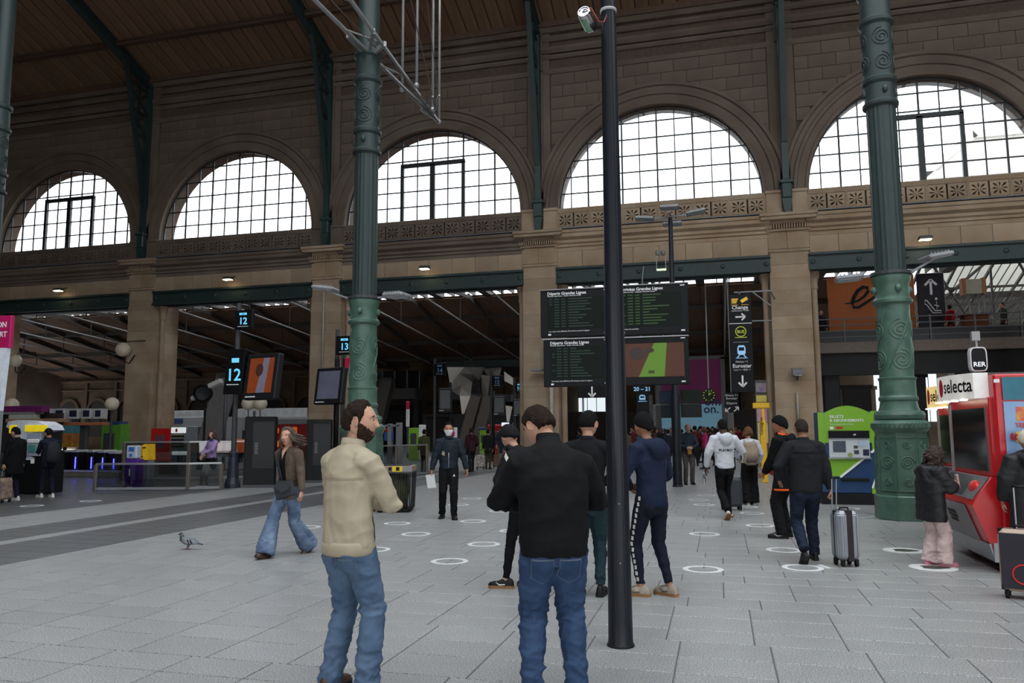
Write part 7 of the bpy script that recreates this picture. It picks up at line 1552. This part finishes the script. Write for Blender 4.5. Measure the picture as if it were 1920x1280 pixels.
# 7 woman walking in the brown blazer
J = person('woman with grey windblown hair in a brown blazer and flared jeans walking', G(538, 1040), toward-D(28), 1.66, dict(la=(-.10, -.30, .13), ra=(.06, .34, .105), lf=.1, rf=.05, lp=-.5, rp=.35, dz=-.035, lw=(-.30, .06, .86), rw=(.20, -.12, .84), le=(-.6, -1, 0), re=(.5, -1, 0), head=(D(12), D(0), 0), lc=.5, rc=.4, lean=.03, lh=(-.1, .35, -1), rh=(0, -.1, -1)),
    m_sk, dict(mat=m_tw, hem=.77, hemr=.182, fold=.004, collar=.0, wr=.045, waist=.150, chest=.170, name='blazer'), dict(mat=m_jwoman, thigh=.095, knee=.088, cuff=.135, fold=.004, len=.055, name='flared_jeans'), (m_shb, m_shb, None), [dict(kind='short', mat=m_hgrey, th=.020, noise=.004, front=.074, temple=.06, side=-.05, nape=-.09, ear=-.03, locks=26, wind=(-.9, -.5, .25), len=.19, curl=.45)], vox=.012, seed=61, fem=1, hd=(88, 56))
q = MB(); q.smooth = True
decal(J['t'], 'black_top', J['coat'], [(-.055, .13), (.055, .13), (.045, -.10), (.075, -.36), (-.075, -.36), (-.045, -.10)], (0, .2, 1.22), (-1, 0, 0), (0, 0, 1), (0, -1, 0), m_blk, 14, .006)
decal(J['t'], 'neckline', J['coat'], [(-.05, .09), (.05, .09), (0, -.085)], (0, .2, 1.34), (-1, 0, 0), (0, 0, 1), (0, -1, 0), m_sk, 8, .010)
for s in (-1, 1): decal(J['t'], 'lapel', J['coat'], [(s*.055, .14), (s*.10, .10), (s*.095, .0), (s*.05, -.10)], (0, .2, 1.24), (-1, 0, 0), (0, 0, 1), (0, -1, 0), cloth('tweed_dark', (80, 67, 58), .9, .2, .25), 8, .009)
bagt = thing('handbag', 'dark grey shoulder bag hanging on the walking woman', 'bag', J['t'].matrix_basis @ Vector((-.13, .19, .80)), J['t'].rotation_euler.z)
q = MB(); q.smooth = False; q.prism([(-.14, 0), (.13, -.06), (.17, .10), (.10, .19), (-.10, .17)], .07, T(0, -.035, 0) @ RY(.1)); q.obj('bag_body', cloth('bag_grey', (58, 60, 64), .6), bagt, fix=True); q = MB(); q.prism([(-.13, .16), (.10, .18), (.15, .10), (.02, .03), (-.10, .07)], .01, T(0, .036, 0) @ RY(.1)); q.obj('flap', cloth('bag_grey2', (70, 72, 76), .6), bagt, fix=True)
inv = J['t'].matrix_basis; ib = bagt.matrix_basis.inverted()
q = MB(); q.smooth = True; q.tube([ib @ (inv @ v) for v in (Vector((-.07, .20, .96)), Vector((.02, .165, 1.12)), Vector((.08, .155, 1.26)), Vector((.085, .06, 1.42)), Vector((.06, -.06, 1.42)), Vector((-.03, -.155, 1.2)), Vector((-.14, -.08, 1.0)), Vector((-.18, .12, .96)))], [(.018, .004)]*8, 8); q.obj('strap', cloth('bag_strap', (44, 46, 54), .6), bagt)
# 8 man with the orange hood and beanie
J = person('man in a long black coat with orange hood lining and black beanie', G(1476, 1008), away+D(48), 1.80, dict(la=(-.12, .03, .085), ra=(.12, .06, .085), lf=.4, rf=.3, lw=(-.16, .24, .92), rw=(.2, .15, .9), head=(D(10), D(2), 0), lh=(.2, .8, -.3), rh=(.1, .3, -1)),
    m_sk2, dict(mat=m_blk, hem=.70, hemr=.205, bulk=1.12, fold=.005, hood=1, collar=0, waist=.19, sleeve=1.15, name='coat', hemband=m_orange), dict(mat=m_blk2, thigh=.10, knee=.09, cuff=.085, fold=.004), (m_black, m_black, m_solew), [dict(kind='beanie', mat=cloth('beanie_black', (18, 17, 19)), th=.024, noise=.0012)], vox=.014, seed=71, hd=(56, 36))
q = MB(); q.smooth = True; n = 12; q.tube([J['spine'](1.50)+Vector((.105*math.sin(a), .075*math.cos(a)-.02, -.035*(1-math.cos(a))*.5)) for a in [.5+(2*PI-1.0)*i/n for i in range(n+1)]], .036, 10); q.obj('hood_lining', m_orange, J['t'])
decal(J['t'], 'orange_panel', J['coat'], [(-.09, .05), (.09, .05), (.07, -.05), (-.07, -.05)], (-.02, -.2, 1.40), (1, 0, 0), (0, 0, 1), (0, 1, 0), m_orange, 8, .006); decal(J['t'], 'red_trim', J['coat'], [(-.012, .3), (.012, .3), (.012, -.28), (-.012, -.28)], (-.12, .3, 1.05), (1, 0, 0), (0, 0, 1), (0.1, -1, 0), m_red, 8, .006)
# 9 man pulling the silver suitcase
J = person('man in a charcoal jacket and dark jeans pulling a silver suitcase', G(1517, 1052), away-D(4), 1.74, dict(la=(-.13, -.26, .20), ra=(.11, .12, .085), lf=.1, rf=-.15, lp=-.85, dz=-.02, lw=(-.28, .14, 1.0), rw=(.30, -.04, .82), le=(-.8, -1, 0), re=(.8, -.6, 0), head=(D(-4), D(6), 0), rh=(.05, -.1, -1), rc=1.0, lh=(.1, .6, -.6), rn=(-1, 0, 0), lean=.03),
    m_sk2, dict(mat=m_chr, hem=.84, hemr=.178, bulk=1.08, fold=.0045, collar=.04, waist=.178), dict(mat=m_jdark, thigh=.094, knee=.076, cuff=.068, fold=.004), (m_black, m_black, None), [dict(kind='short', mat=M('hair_cropped', (50, 42, 38), .9, var=.3, vscale=60, spec=.1), th=.003, front=.105, temple=.10, noise=.0006)], vox=.012, seed=81, hd=(64, 42), build=1.05)
decal(J['t'], 'crown_patch', J['coat'], [(-.15, .004), (.15, .004), (.15, -.004), (-.15, -.004)], (0, -.12, 1.33), (1, 0, 0), (0, 0, 1), (0, 1, 0), m_blk, 10, .002)
# 10 white hoodie
J = person('man in a white hooded sweatshirt with black lettering across the back', G(1362, 972), away+D(4), 1.80, dict(la=(-.07, -.28, .20), ra=(.09, .14, .085), lf=.05, rf=-.6, lp=-.8, dz=-.02, lw=(-.30, .10, .90), rw=(.20, .22, 1.10), le=(-.9, -.8, 0), re=(1, -.5, -.3), head=(D(-3), D(4), 0), lh=(-.2, .2, -1), rh=(-.5, .7, .2)),
    m_sk3, dict(mat=m_whc, hem=.88, hemr=.165, bulk=1.06, fold=.005, hood=1, collar=0, sleeve=1.12, name='hoodie'), dict(mat=m_blk, thigh=.092, knee=.072, cuff=.064, fold=.004), (m_solew, m_soleg, None), [dict(kind='short', mat=m_hblack, th=.006, noise=.0006)], vox=.013, seed=91, hd=(56, 36))
text_decal(J['t'], 'back_lettering', 'PLAYBOY', .062, J['coat'], (.0, -.25, 1.22), (1, 0, 0), (0, 0, 1), (0, 1, 0), m_ink)
decal(J['t'], 'bunny_mark', J['coat'], [(-.02, -.03), (.02, -.03), (.022, .0), (.018, .04), (.004, .01), (-.004, .01), (-.02, .04), (-.022, 0)], (-.175, -.25, 1.245), (1, 0, 0), (0, 0, 1), (0, 1, 0), m_ink, 3, .005) if False else None
bt = thing('plastic_bottle', 'clear plastic bottle dangling from the left hand of the white hoodie man', 'bottle', J['t'].matrix_basis @ (J['wri'][-1]+Vector((-.04, .03, -.20)))); q = MB(); q.smooth = True; q.lathe([(.0, -.10), (.028, -.10), (.03, -.06), (.03, .03), (.012, .07), (.012, .085)], 14); q.obj('bottle_body', glass('bottle_clear', (220, 228, 230), .25), bt); q = MB(); q.lathe([(.014, .085), (.014, .105)], 10); q.obj('cap', m_white, bt)
# 11 woman with the beige backpack
J = person('woman in white with a beige backpack and wide black trousers', G(1408, 946), away-D(6), 1.66, dict(la=(-.08, -.05, .085), ra=(.09, .10, .085), lw=(-.18, .26, 1.05), rw=(.26, .16, .95), head=(D(-20), D(4), 0)),
    m_sk, dict(mat=m_whc, hem=.92, fold=.004, collar=0, name='top'), dict(mat=m_blk, thigh=.11, knee=.115, cuff=.13, fold=.005, len=.05), (m_shtan, m_solew, None), [dict(kind='short', mat=m_hlight, th=.016, noise=.003, nape=-.08, side=-.03, locks=8, len=.12, curl=.3)], vox=.015, seed=101, fem=1, hd=(48, 32))
bp_ = thing('backpack', 'beige canvas backpack on the woman in white', 'backpack', J['t'].matrix_basis @ J['spine'](1.16, 0, -.215), J['t'].rotation_euler.z)
q = MB(); q.smooth = True; q.tube([(0, 0, -.24), (0, -.01, -.2), (0, -.02, 0), (0, 0, .2), (0, .02, .25)], [(.10, .05), (.155, .09), (.16, .095), (.13, .07), (.07, .03)], 18, xa=(1, 0, 0)); me = remesh(q, .012, 3); folds(me, .003, 3); mkobj('bag_body', me, cloth('canvas_beige', (158, 140, 124), .85), bp_)
q = MB(); q.smooth = True; q.tube([(0, -.06, -.2), (0, -.10, -.12), (0, -.085, -.02)], [(.11, .03), (.12, .035), (.09, .02)], 14, xa=(1, 0, 0)); q.obj('front_pocket', cloth('canvas_grey', (112, 100, 92), .85), bp_)
q = MB(); q.smooth = True
for s in (-1, 1): q = MB(); q.smooth = True; q.tube([(s*.09, .06, .17), (s*.10, .15, .28), (s*.11, .27, .2), (s*.13, .28, .0), (s*.14, .1, -.18)], [(.02, .005)]*5, 8); q.obj('strap', cloth('canvas_beige', (158, 140, 124)), bp_)
# 12 girl at the vending machine
J = person('girl with curly brown hair in a black puffer coat and pale pink trousers', G(1752, 1060), right+D(8), 1.38, dict(la=(-.10, .0, .085), ra=(.11, .10, .085), lf=.1, rf=-.2, lw=(-.06, .36, 1.20), rw=(.10, .34, 1.16), le=(-.9, -.4, -.5), re=(.9, -.4, -.5), head=(D(0), D(26), 0), lh=(.3, .5, .6), rh=(-.3, .6, .4), lc=.7, rc=.6, hunch=.15),
    m_sk, dict(mat=M('puffer_black', (20, 20, 24), .6, var=.1, bump=.15, bscale=30), hem=.66, hemr=.235, bulk=1.22, fold=.007, hood=1, collar=.03, waist=.22, chest=.21, sleeve=1.35, wr=.055, name='puffer_coat'), dict(mat=m_pinkc, thigh=.115, knee=.112, cuff=.118, fold=.0055, len=.045), (m_shpink, m_shpink, m_solew), [dict(kind='short', mat=M('hair_curly', (52, 36, 30), .6, var=.4, vscale=40, bump=.6, bscale=90), th=.034, noise=.007, front=.072, temple=.055, side=-.05, nape=-.085, ear=-.03, locks=26, len=.13, curl=.8)], vox=.012, seed=111, fem=1, hd=(72, 48))
q = MB(); q.box((-.025, -.012, -.08), (.025, .012, .08), bev=.004); o = q.obj('snack_box', M('snack_pink', (214, 150, 140), .5, alt=(235, 225, 220), vscale=30)); o.location = J['t'].matrix_basis @ Vector((.02, .36, .99)); o.rotation_euler = (.1, 0, right); tag(o, 'slim pink and white packet held by the girl', 'packet')
# 13 person leaving at the right edge
J = person('person in a long black puffer coat and cream bobble hat beside the tan suitcase', G(1948, 1085), away-D(25), 1.58, dict(la=(-.1, .05, .085), ra=(.1, 0, .085), lw=(-.30, .10, .9)), m_sk, dict(mat=M('puffer_black', (20, 20, 24)), hem=.42, hemr=.22, bulk=1.18, fold=.006, collar=.05, waist=.2, sleeve=1.3, hood=1, name='puffer_coat'), dict(mat=m_blk), (m_black, m_black, None), [dict(kind='beanie', mat=cloth('cream_knit', (206, 196, 178), .95, .4), th=.02)], vox=.014, seed=121, hd=(48, 32))
# 14 woman in lilac leaning on the fence
J = person('woman in a lilac jacket leaning back against the glass fence', G(394, 914), toward-D(40), 1.64, dict(la=(-.06, .16, .085), ra=(.10, .24, .10), lf=.4, rf=.1, rp=.2, dz=-.03, lean=-.08, lw=(-.05, .26, 1.08), rw=(.42, .10, .98), le=(-1, -.2, -.3), re=(.8, -1, .2), head=(D(15), D(4), 0)), m_sk, dict(mat=m_lilac, hem=.90, hemr=.172, fold=.006, collar=.0, sleeve=1.15, bulk=1.04), dict(mat=m_blk, thigh=.088, knee=.07, cuff=.06), (m_shw, m_solew, None), [dict(kind='long', mat=M('hair_auburn', (66, 36, 30), .6, var=.3, vscale=40), th=.014, noise=.002, locks=16, len=.26, curl=.2)], vox=.017, seed=131, fem=1, hd=(48, 34))
q = MB(); q.smooth = True; q.ball(J['spine'](1.45, 0, .05), (.075, .06, .06), 12, 8); q.obj('blue_scarf', cloth('scarf_blue', (40, 56, 150)), J['t'])
# 15, 16 at the ticket terminal
J = person('man in dark navy with a backpack using the ticket terminal', G(88, 932), left-D(38), 1.72, dict(la=(-.10, .14, .085), ra=(.10, -.06, .085), lw=(-.10, .42, 1.12), rw=(.12, .40, 1.10), head=(D(10), D(14), 0), lh=(0, 1, 0), rh=(0, 1, 0), hunch=.2), m_sk2, dict(mat=cloth('dark_navy', (26, 30, 46)), hem=.82, fold=.004), dict(mat=m_nvy2, thigh=.085, knee=.066, cuff=.055), (m_shw, m_solew, None), [dict(kind='short', mat=m_hblack, th=.016)], vox=.017, seed=141, hd=(40, 28))
bp_ = thing('backpack', 'dark grey backpack on the man at the ticket terminal', 'backpack', J['t'].matrix_basis @ J['spine'](1.15, 0, -.20), J['t'].rotation_euler.z); q = MB(); q.smooth = True; q.tube([(0, 0, -.26), (0, -.01, -.2), (0, -.02, 0), (0, 0, .2), (0, .02, .26)], [(.10, .05), (.155, .09), (.16, .10), (.13, .08), (.07, .03)], 16, xa=(1, 0, 0)); q.obj('bag_body', cloth('pack_grey', (42, 44, 50)), bp_)
for s in (-1, 1): q = MB(); q.smooth = True; q.tube([(s*.09, .06, .17), (s*.10, .15, .28), (s*.11, .28, .2), (s*.13, .29, .0), (s*.14, .1, -.18)], [(.02, .005)]*5, 8); q.obj('strap', cloth('pack_grey', (42, 44, 50)), bp_)
J = person('man in a long black coat waiting with a beige suitcase by the terminal', G(24, 938), left-D(20), 1.74, dict(head=(D(10), D(8), 0), la=(-.1, .1, .085)), m_sk, dict(mat=m_blk, hem=.62, hemr=.2, bulk=1.08, fold=.004, name='coat'), dict(mat=m_nvy2), (m_shw, m_solew, None), [dict(kind='short', mat=m_hblack, th=.018)], vox=.018, seed=151, hd=(40, 28))
# 17 man facing us beside the lamp post
J = person('bald man in a slate jumper with crossed hands beside the slim lamp post', G(1292, 908), toward, 1.78, dict(lw=(-.06, .22, 1.05), rw=(.06, .24, 1.07), le=(-1, -.3, -.3), re=(1, -.3, -.3), lh=(1, .2, 0), rh=(-1, .2, 0)), m_sk, dict(mat=cloth('slate', (44, 52, 64)), hem=.86, fold=.004), dict(mat=cloth('warm_grey', (76, 70, 68)), thigh=.09, knee=.075, cuff=.07), (m_black, m_black, None), [dict(kind='bald', mat=m_hgrey, th=.006)], vox=.018, seed=161, hd=(48, 34))
bg_ = thing('shoulder_bag', 'dark shoulder bag and ochre pouch carried by the bald man', 'bag', J['t'].matrix_basis @ Vector((0, .19, 1.02)), J['t'].rotation_euler.z); q = MB(); q.box((-.06, -.03, -.14), (.06, .04, .06), bev=.02); q.obj('ochre_pouch', cloth('ochre', (150, 104, 40)), bg_); q = MB(); q.box((-.32, -.06, -.1), (-.10, .04, .08), bev=.03); q.obj('bag_body', m_blk2, bg_)
# ---- far passers-by
CW = [(795, 884, 1.66, 'olive coat', (62, 64, 36), (34, 34, 26), away, 'person in an olive coat walking off beyond the litter bin'),
      (884, 884, 1.72, 'dark red coat', (54, 24, 30), (24, 24, 28), away+.3, 'person in a dark red coat right of the masked man'),
      (915, 879, 1.66, 'black coat', (28, 28, 30), (70, 62, 54), away-.2, 'person in a black coat and pale trousers walking into the middle bay'),
      (941, 880, 1.76, 'navy jacket', (30, 34, 48), (110, 100, 88), toward, 'person in a navy jacket with a red bag near the stone pier'),
      (956, 884, 1.64, 'grey coat', (44, 44, 48), (36, 36, 40), toward+.4, 'person in a grey coat beside the stone pier')]
def crowd(label, loc, yaw, H, ctop, cleg, chair, skin, seed, pose=None, group=None):
    return person(label, loc, yaw, H, pose or dict(la=(-.08, .10*((seed % 3)-1), .085), ra=(.08, -.10*((seed % 3)-1), .085), lw=(-.26, .08+.05*(seed % 2), .84), rw=(.22, .22*(seed % 2), .84+.15*(seed % 2))), skin, dict(mat=cloth('c%d_%d_%d' % ctop, ctop), hem=.78-.06*(seed % 3), fold=.003, hood=seed % 2), dict(mat=cloth('c%d_%d_%d' % cleg, cleg), fold=.003), (m_black, m_black, None), [dict(kind=('short', 'long', 'short', 'beanie')[seed % 4], mat=chair, th=.014, noise=.002)], vox=.027, seed=seed, face=False, hd=(24, 18), group=group)
for i, (x, y, H, nm, ct, cl, yw, lb) in enumerate(CW): crowd(lb, G(x, y), yw, H, ct, cl, (m_hblack, m_hbrown)[i % 2], m_sk, 200+i)
protos = []
PC = [((30, 32, 44), (26, 26, 30)), ((60, 40, 36), (30, 32, 40)), ((170, 40, 96), (24, 24, 30)), ((38, 44, 40), (40, 36, 36)), ((92, 76, 62), (22, 24, 34)), ((24, 24, 27), (20, 20, 24)), ((120, 116, 112), (30, 30, 36)), ((96, 30, 32), (28, 28, 32))]
for i, (a, b) in enumerate(PC):
    J = crowd('x', (0, 0, 0), 0, 1.62+.05*(i % 4), a, b, (m_hblack, m_hbrown, m_hlight, m_hblack)[i % 4], (m_sk, m_sk2, m_sk3)[i % 3], 300+i); protos.append(J['t'])
NM = ['navy jacket', 'brown coat', 'bright pink jacket', 'dark green jacket', 'tan coat', 'black jacket', 'pale grey coat', 'dark red jacket']
SP = []
rg = random.Random(12); used = {}
xs = [1088, 1176, 1189, 1203, 1216, 1229, 1242, 1254, 1280, 1305, 1314, 1324, 1334, 1344, 1354, 1374, 1388]
for i, x in enumerate(xs):
    yb = (862, 872, 866, 878)[i % 4]+rg.uniform(0, 2); SP.append((x, yb, 2 if x == 1324 else (0, 1, 3, 4, 5, 6, 7)[i*3 % 7]))
for i, x in enumerate((1182, 1196, 1209, 1222, 1236, 1248, 1260, 1298, 1309, 1329, 1339, 1349, 1366, 1381)): SP.append((x, (854, 857, 851)[i % 3], (0, 5, 4, 1, 7, 6, 3)[i*2 % 7]))
for i, (x, yb, k) in enumerate(SP):
    o = protos[k] if k not in used else copytree(protos[k]); used[k] = used.get(k, 0)+1
    o.location = G(x, yb); o.rotation_euler.z = rg.choice((away, away+.5, toward, toward-.6, left, right)); o['label'] = 'person in a %s in the distant crowd before the billboard' % NM[k]; o['group'] = 'distant crowd in %ss' % NM[k]
for k in range(8):
    if k not in used:
        for ch in list(protos[k].children): 
            for c2 in list(ch.children): bpy.data.objects.remove(c2)
            bpy.data.objects.remove(ch)
        bpy.data.objects.remove(protos[k])
# on the bridge
for i, (x, Yp_, ct, lb) in enumerate(((1541, 39.4, (34, 38, 44), 'person in dark clothes on the bridge beside the orange panel'), (1786, 39.4, (150, 24, 30), 'person in a red jacket on the bridge beside the brown counter'), (1886, 39.4, (60, 66, 56), 'person in green-grey on the bridge, alone at the railing'))):
    p_ = wl(x, 640, Yp_); crowd(lb, (p_.x, Yp_, zb1), (toward, away+.4, left)[i], 1.7, ct, (30, 30, 34), m_hblack, m_sk, 400+i)

# ================================================================== LUGGAGE, PIGEON
def suitcase(name, lb, loc, rz, w_, h, d, mat, stripe=None, handle=0, wheels=True):
    t = thing(name, lb, 'suitcase', loc, rz)
    q = MB(); q.box((-w_/2, -d/2, .07), (w_/2, d/2, .07+h), bev=.045); sh_ = q.obj('shell', mat, t)
    bm = bmesh.new(); bm.from_mesh(sh_.data); bmesh.ops.bevel(bm, geom=bm.edges[:], offset=.012, segments=2, affect='EDGES'); bm.to_mesh(sh_.data); bm.free()
    for i in range(5):
        if stripe and i == 2: continue
        x = -w_*.36+w_*.18*i
        for sy in (-1, 1): q = MB(); q.box((x-.012, sy*d/2-.004, .12), (x+.012, sy*d/2+.004, .02+h), bev=.003); q.obj('rib', mat, t)
    if stripe:
        q = MB(); q.box((-.035, -d/2-.006, .065), (.035, d/2+.006, .075+h)); q.obj('strap_band', stripe, t)
    q = MB(); q.box((-w_/2-.003, -.008, .066), (w_/2+.003, .008, .074+h), bev=.002); q.obj('zip_line', m_black, t)
    for sx in (-1, 1):
        for sy in (-1, 1):
            q = MB(); q.smooth = True; q.tube([(sx*(w_/2-.05)-.014, sy*(d/2-.04), .03), (sx*(w_/2-.05)+.014, sy*(d/2-.04), .03)], .03, 12); q.box((sx*(w_/2-.05)-.02, sy*(d/2-.04)-.02, .035), (sx*(w_/2-.05)+.02, sy*(d/2-.04)+.02, .085)); q.obj('wheel', m_black, t)
    q = MB(); q.smooth = True; q.tube([(-.06, 0, .07+h), (-.05, 0, .10+h), (.05, 0, .10+h), (.06, 0, .07+h)], .010, 8); q.obj('grip', m_black, t)
    if handle:
        for sx in (-1, 1): q = MB(); q.tube([(sx*.05-w_*.28*0, .0+d*.32, .05+h), (sx*.05, d*.32, .05+h+handle)], .008, 8); q.obj('handle_rod', m_alu, t)
        q = MB(); q.smooth = True; q.tube([(-.065, d*.32, .05+h+handle), (.065, d*.32, .05+h+handle)], .014, 8); q.obj('handle_grip', m_black, t)
    return t
sp = G(1587, 1060)
t = suitcase('suitcase', 'silver hard-shell suitcase with a dark strap pulled by the man', sp, away+.12, .27, .58, .24, M('case_silver', (150, 154, 162), .3, metal=.35, var=.04), M('strap_burgundy', (40, 26, 30), .6), 0)
for dx in (-.028, .028):
    q = MB(); q.tube([(-.085+dx, .06, .64), (-.085+dx, .03, 1.02)], .008, 8); q.obj('handle_rod', m_alu, t)
q = MB(); q.smooth = True; q.tube([(-.13, .03, 1.03), (-.04, .03, 1.03)], .014, 8); q.obj('handle_grip', m_black, t)
t = suitcase('suitcase', 'tan hard-shell suitcase with a dark red-patterned front beside the vending machine', G(1926, 1122), away-.65, .40, .58, .24, M('case_tan', (176, 150, 132), .4, var=.05), None, .42)
q = MB(); q.box((-.185, -.128, .10), (.185, -.118, .62), bev=.004); fp = q.obj('front_cover', M('cover_dark', (34, 28, 40), .6, var=.2), t)
q = MB(); q.tube([(.0+.09*math.cos(a), -.130, .24+.09*math.sin(a)) for a in [.3+.4*i for i in range(14)]], .008, 6); q.obj('red_motif', m_red, fp)
suitcase('suitcase', 'flowery beige suitcase beside the long black coat', G(4, 942), left, .36, .50, .24, M('case_floral', (176, 158, 128), .5, alt=(110, 82, 92), vscale=9), None, .2)
suitcase('suitcase', 'dark grey suitcase rolled before the white hoodie man', G(1372, 956), away, .42, .58, .26, M('case_dgrey', (54, 58, 62), .45), None, .3)
suitcase('suitcase', 'patterned white suitcase beside the dark red coat', G(901, 880), away, .36, .55, .25, M('case_pattern', (200, 190, 186), .5, alt=(90, 60, 60), vscale=14), None, .2)
suitcase('suitcase', 'brown suitcase beside the navy jacket with the red bag', G(932, 878), toward, .36, .52, .25, M('case_brown', (120, 88, 64), .5), None, .2)
# pigeon: seen from its left flank, walking left
pg = thing('pigeon', 'grey pigeon walking on the floor with black wing bars', 'pigeon', G(352, 1030), left-.12)
S_ = 1.0
q = MB(); q.smooth = True
q.tube([(0, -.13, .085), (0, -.09, .095), (0, -.03, .108), (0, .03, .118), (0, .07, .135), (0, .088, .165), (0, .098, .195)], [(.018, .012), (.042, .028), (.056, .046), (.058, .052), (.045, .045), (.028, .03), (.022, .022)], 16, xa=(1, 0, 0))
q.ball((0, .108, .210), (.021, .026, .021), 14, 10)
for sx in (-1, 1): q.tube([(sx*.022, -.01, .09), (sx*.022, -.01, .06), (sx*.02, .0, .03)], [.02, .012, .006], 8)
me = remesh(q, .005, 4); bd = mkobj('body', me, M('pigeon_grey', (112, 116, 122), .6, var=.1, vscale=30), pg)
q = MB(); q.smooth = True; q.tube([(0, .075, .13), (0, .088, .165), (0, .099, .196)], [(.046, .047), (.030, .033), (.0235, .0245)], 14, xa=(1, 0, 0)); q.obj('dark_neck', M('pigeon_neck', (46, 52, 56), .4, alt=(50, 70, 62), vscale=40), pg)
q = MB(); q.smooth = True; q.ball((0, .109, .211), (.0222, .0268, .0222), 14, 10); q.obj('dark_head', M('pigeon_head', (58, 62, 68), .6), pg)
q = MB(); q.smooth = True; q.tube([(0, .130, .207), (0, .145, .203), (0, .156, .198)], [.007, .005, .001], 8); q.obj('beak', m_black, pg)
for sx in (-1, 1):
    q = MB(); q.smooth = True; q.tube([(sx*.045, .05, .125), (sx*.056, .01, .122), (sx*.052, -.05, .112), (sx*.036, -.12, .098), (sx*.02, -.16, .09)], [(.006, .02), (.009, .036), (.009, .036), (.007, .022), (.003, .006)], 12, xa=(1, 0, 0)); wg = q.obj('wing', M('pigeon_wing', (136, 140, 146), .6, var=.08), pg)
    for yy in (-.035, -.075): q = MB(); q.smooth = True; q.tube([(sx*.063, yy+.015, .145), (sx*.064, yy, .115), (sx*.055, yy-.012, .085)], [(.004, .008)]*3, 8, xa=(1, 0, 0)); q.obj('wing_bar', m_black, wg)
    q = MB(); q.ball((sx*.0195, .118, .215), .004, 8, 6); q.obj('eye', M('pigeon_eye', (200, 90, 30), .3), pg)
    yo = .03*sx; q = MB(); q.smooth = True; q.tube([(sx*.02, yo*.4, .045), (sx*.02, yo, .003)], [.005, .004], 6)
    for a in (-.5, 0, .5): q.tube([(sx*.02, yo, .004), (sx*.02+.03*math.sin(a), yo+.03*math.cos(a), .003)], [.004, .002], 6)
    q.tube([(sx*.02, yo, .004), (sx*.02, yo-.018, .003)], [.004, .002], 6); q.obj('leg', M('pigeon_foot', (130, 70, 70), .6), pg)
q = MB(); q.smooth = True; q.tube([(0, -.10, .092), (0, -.16, .082), (0, -.215, .070)], [(.03, .014), (.032, .008), (.03, .004)], 12, xa=(1, 0, 0)); q.obj('tail', M('pigeon_tail', (60, 62, 68), .6), pg)
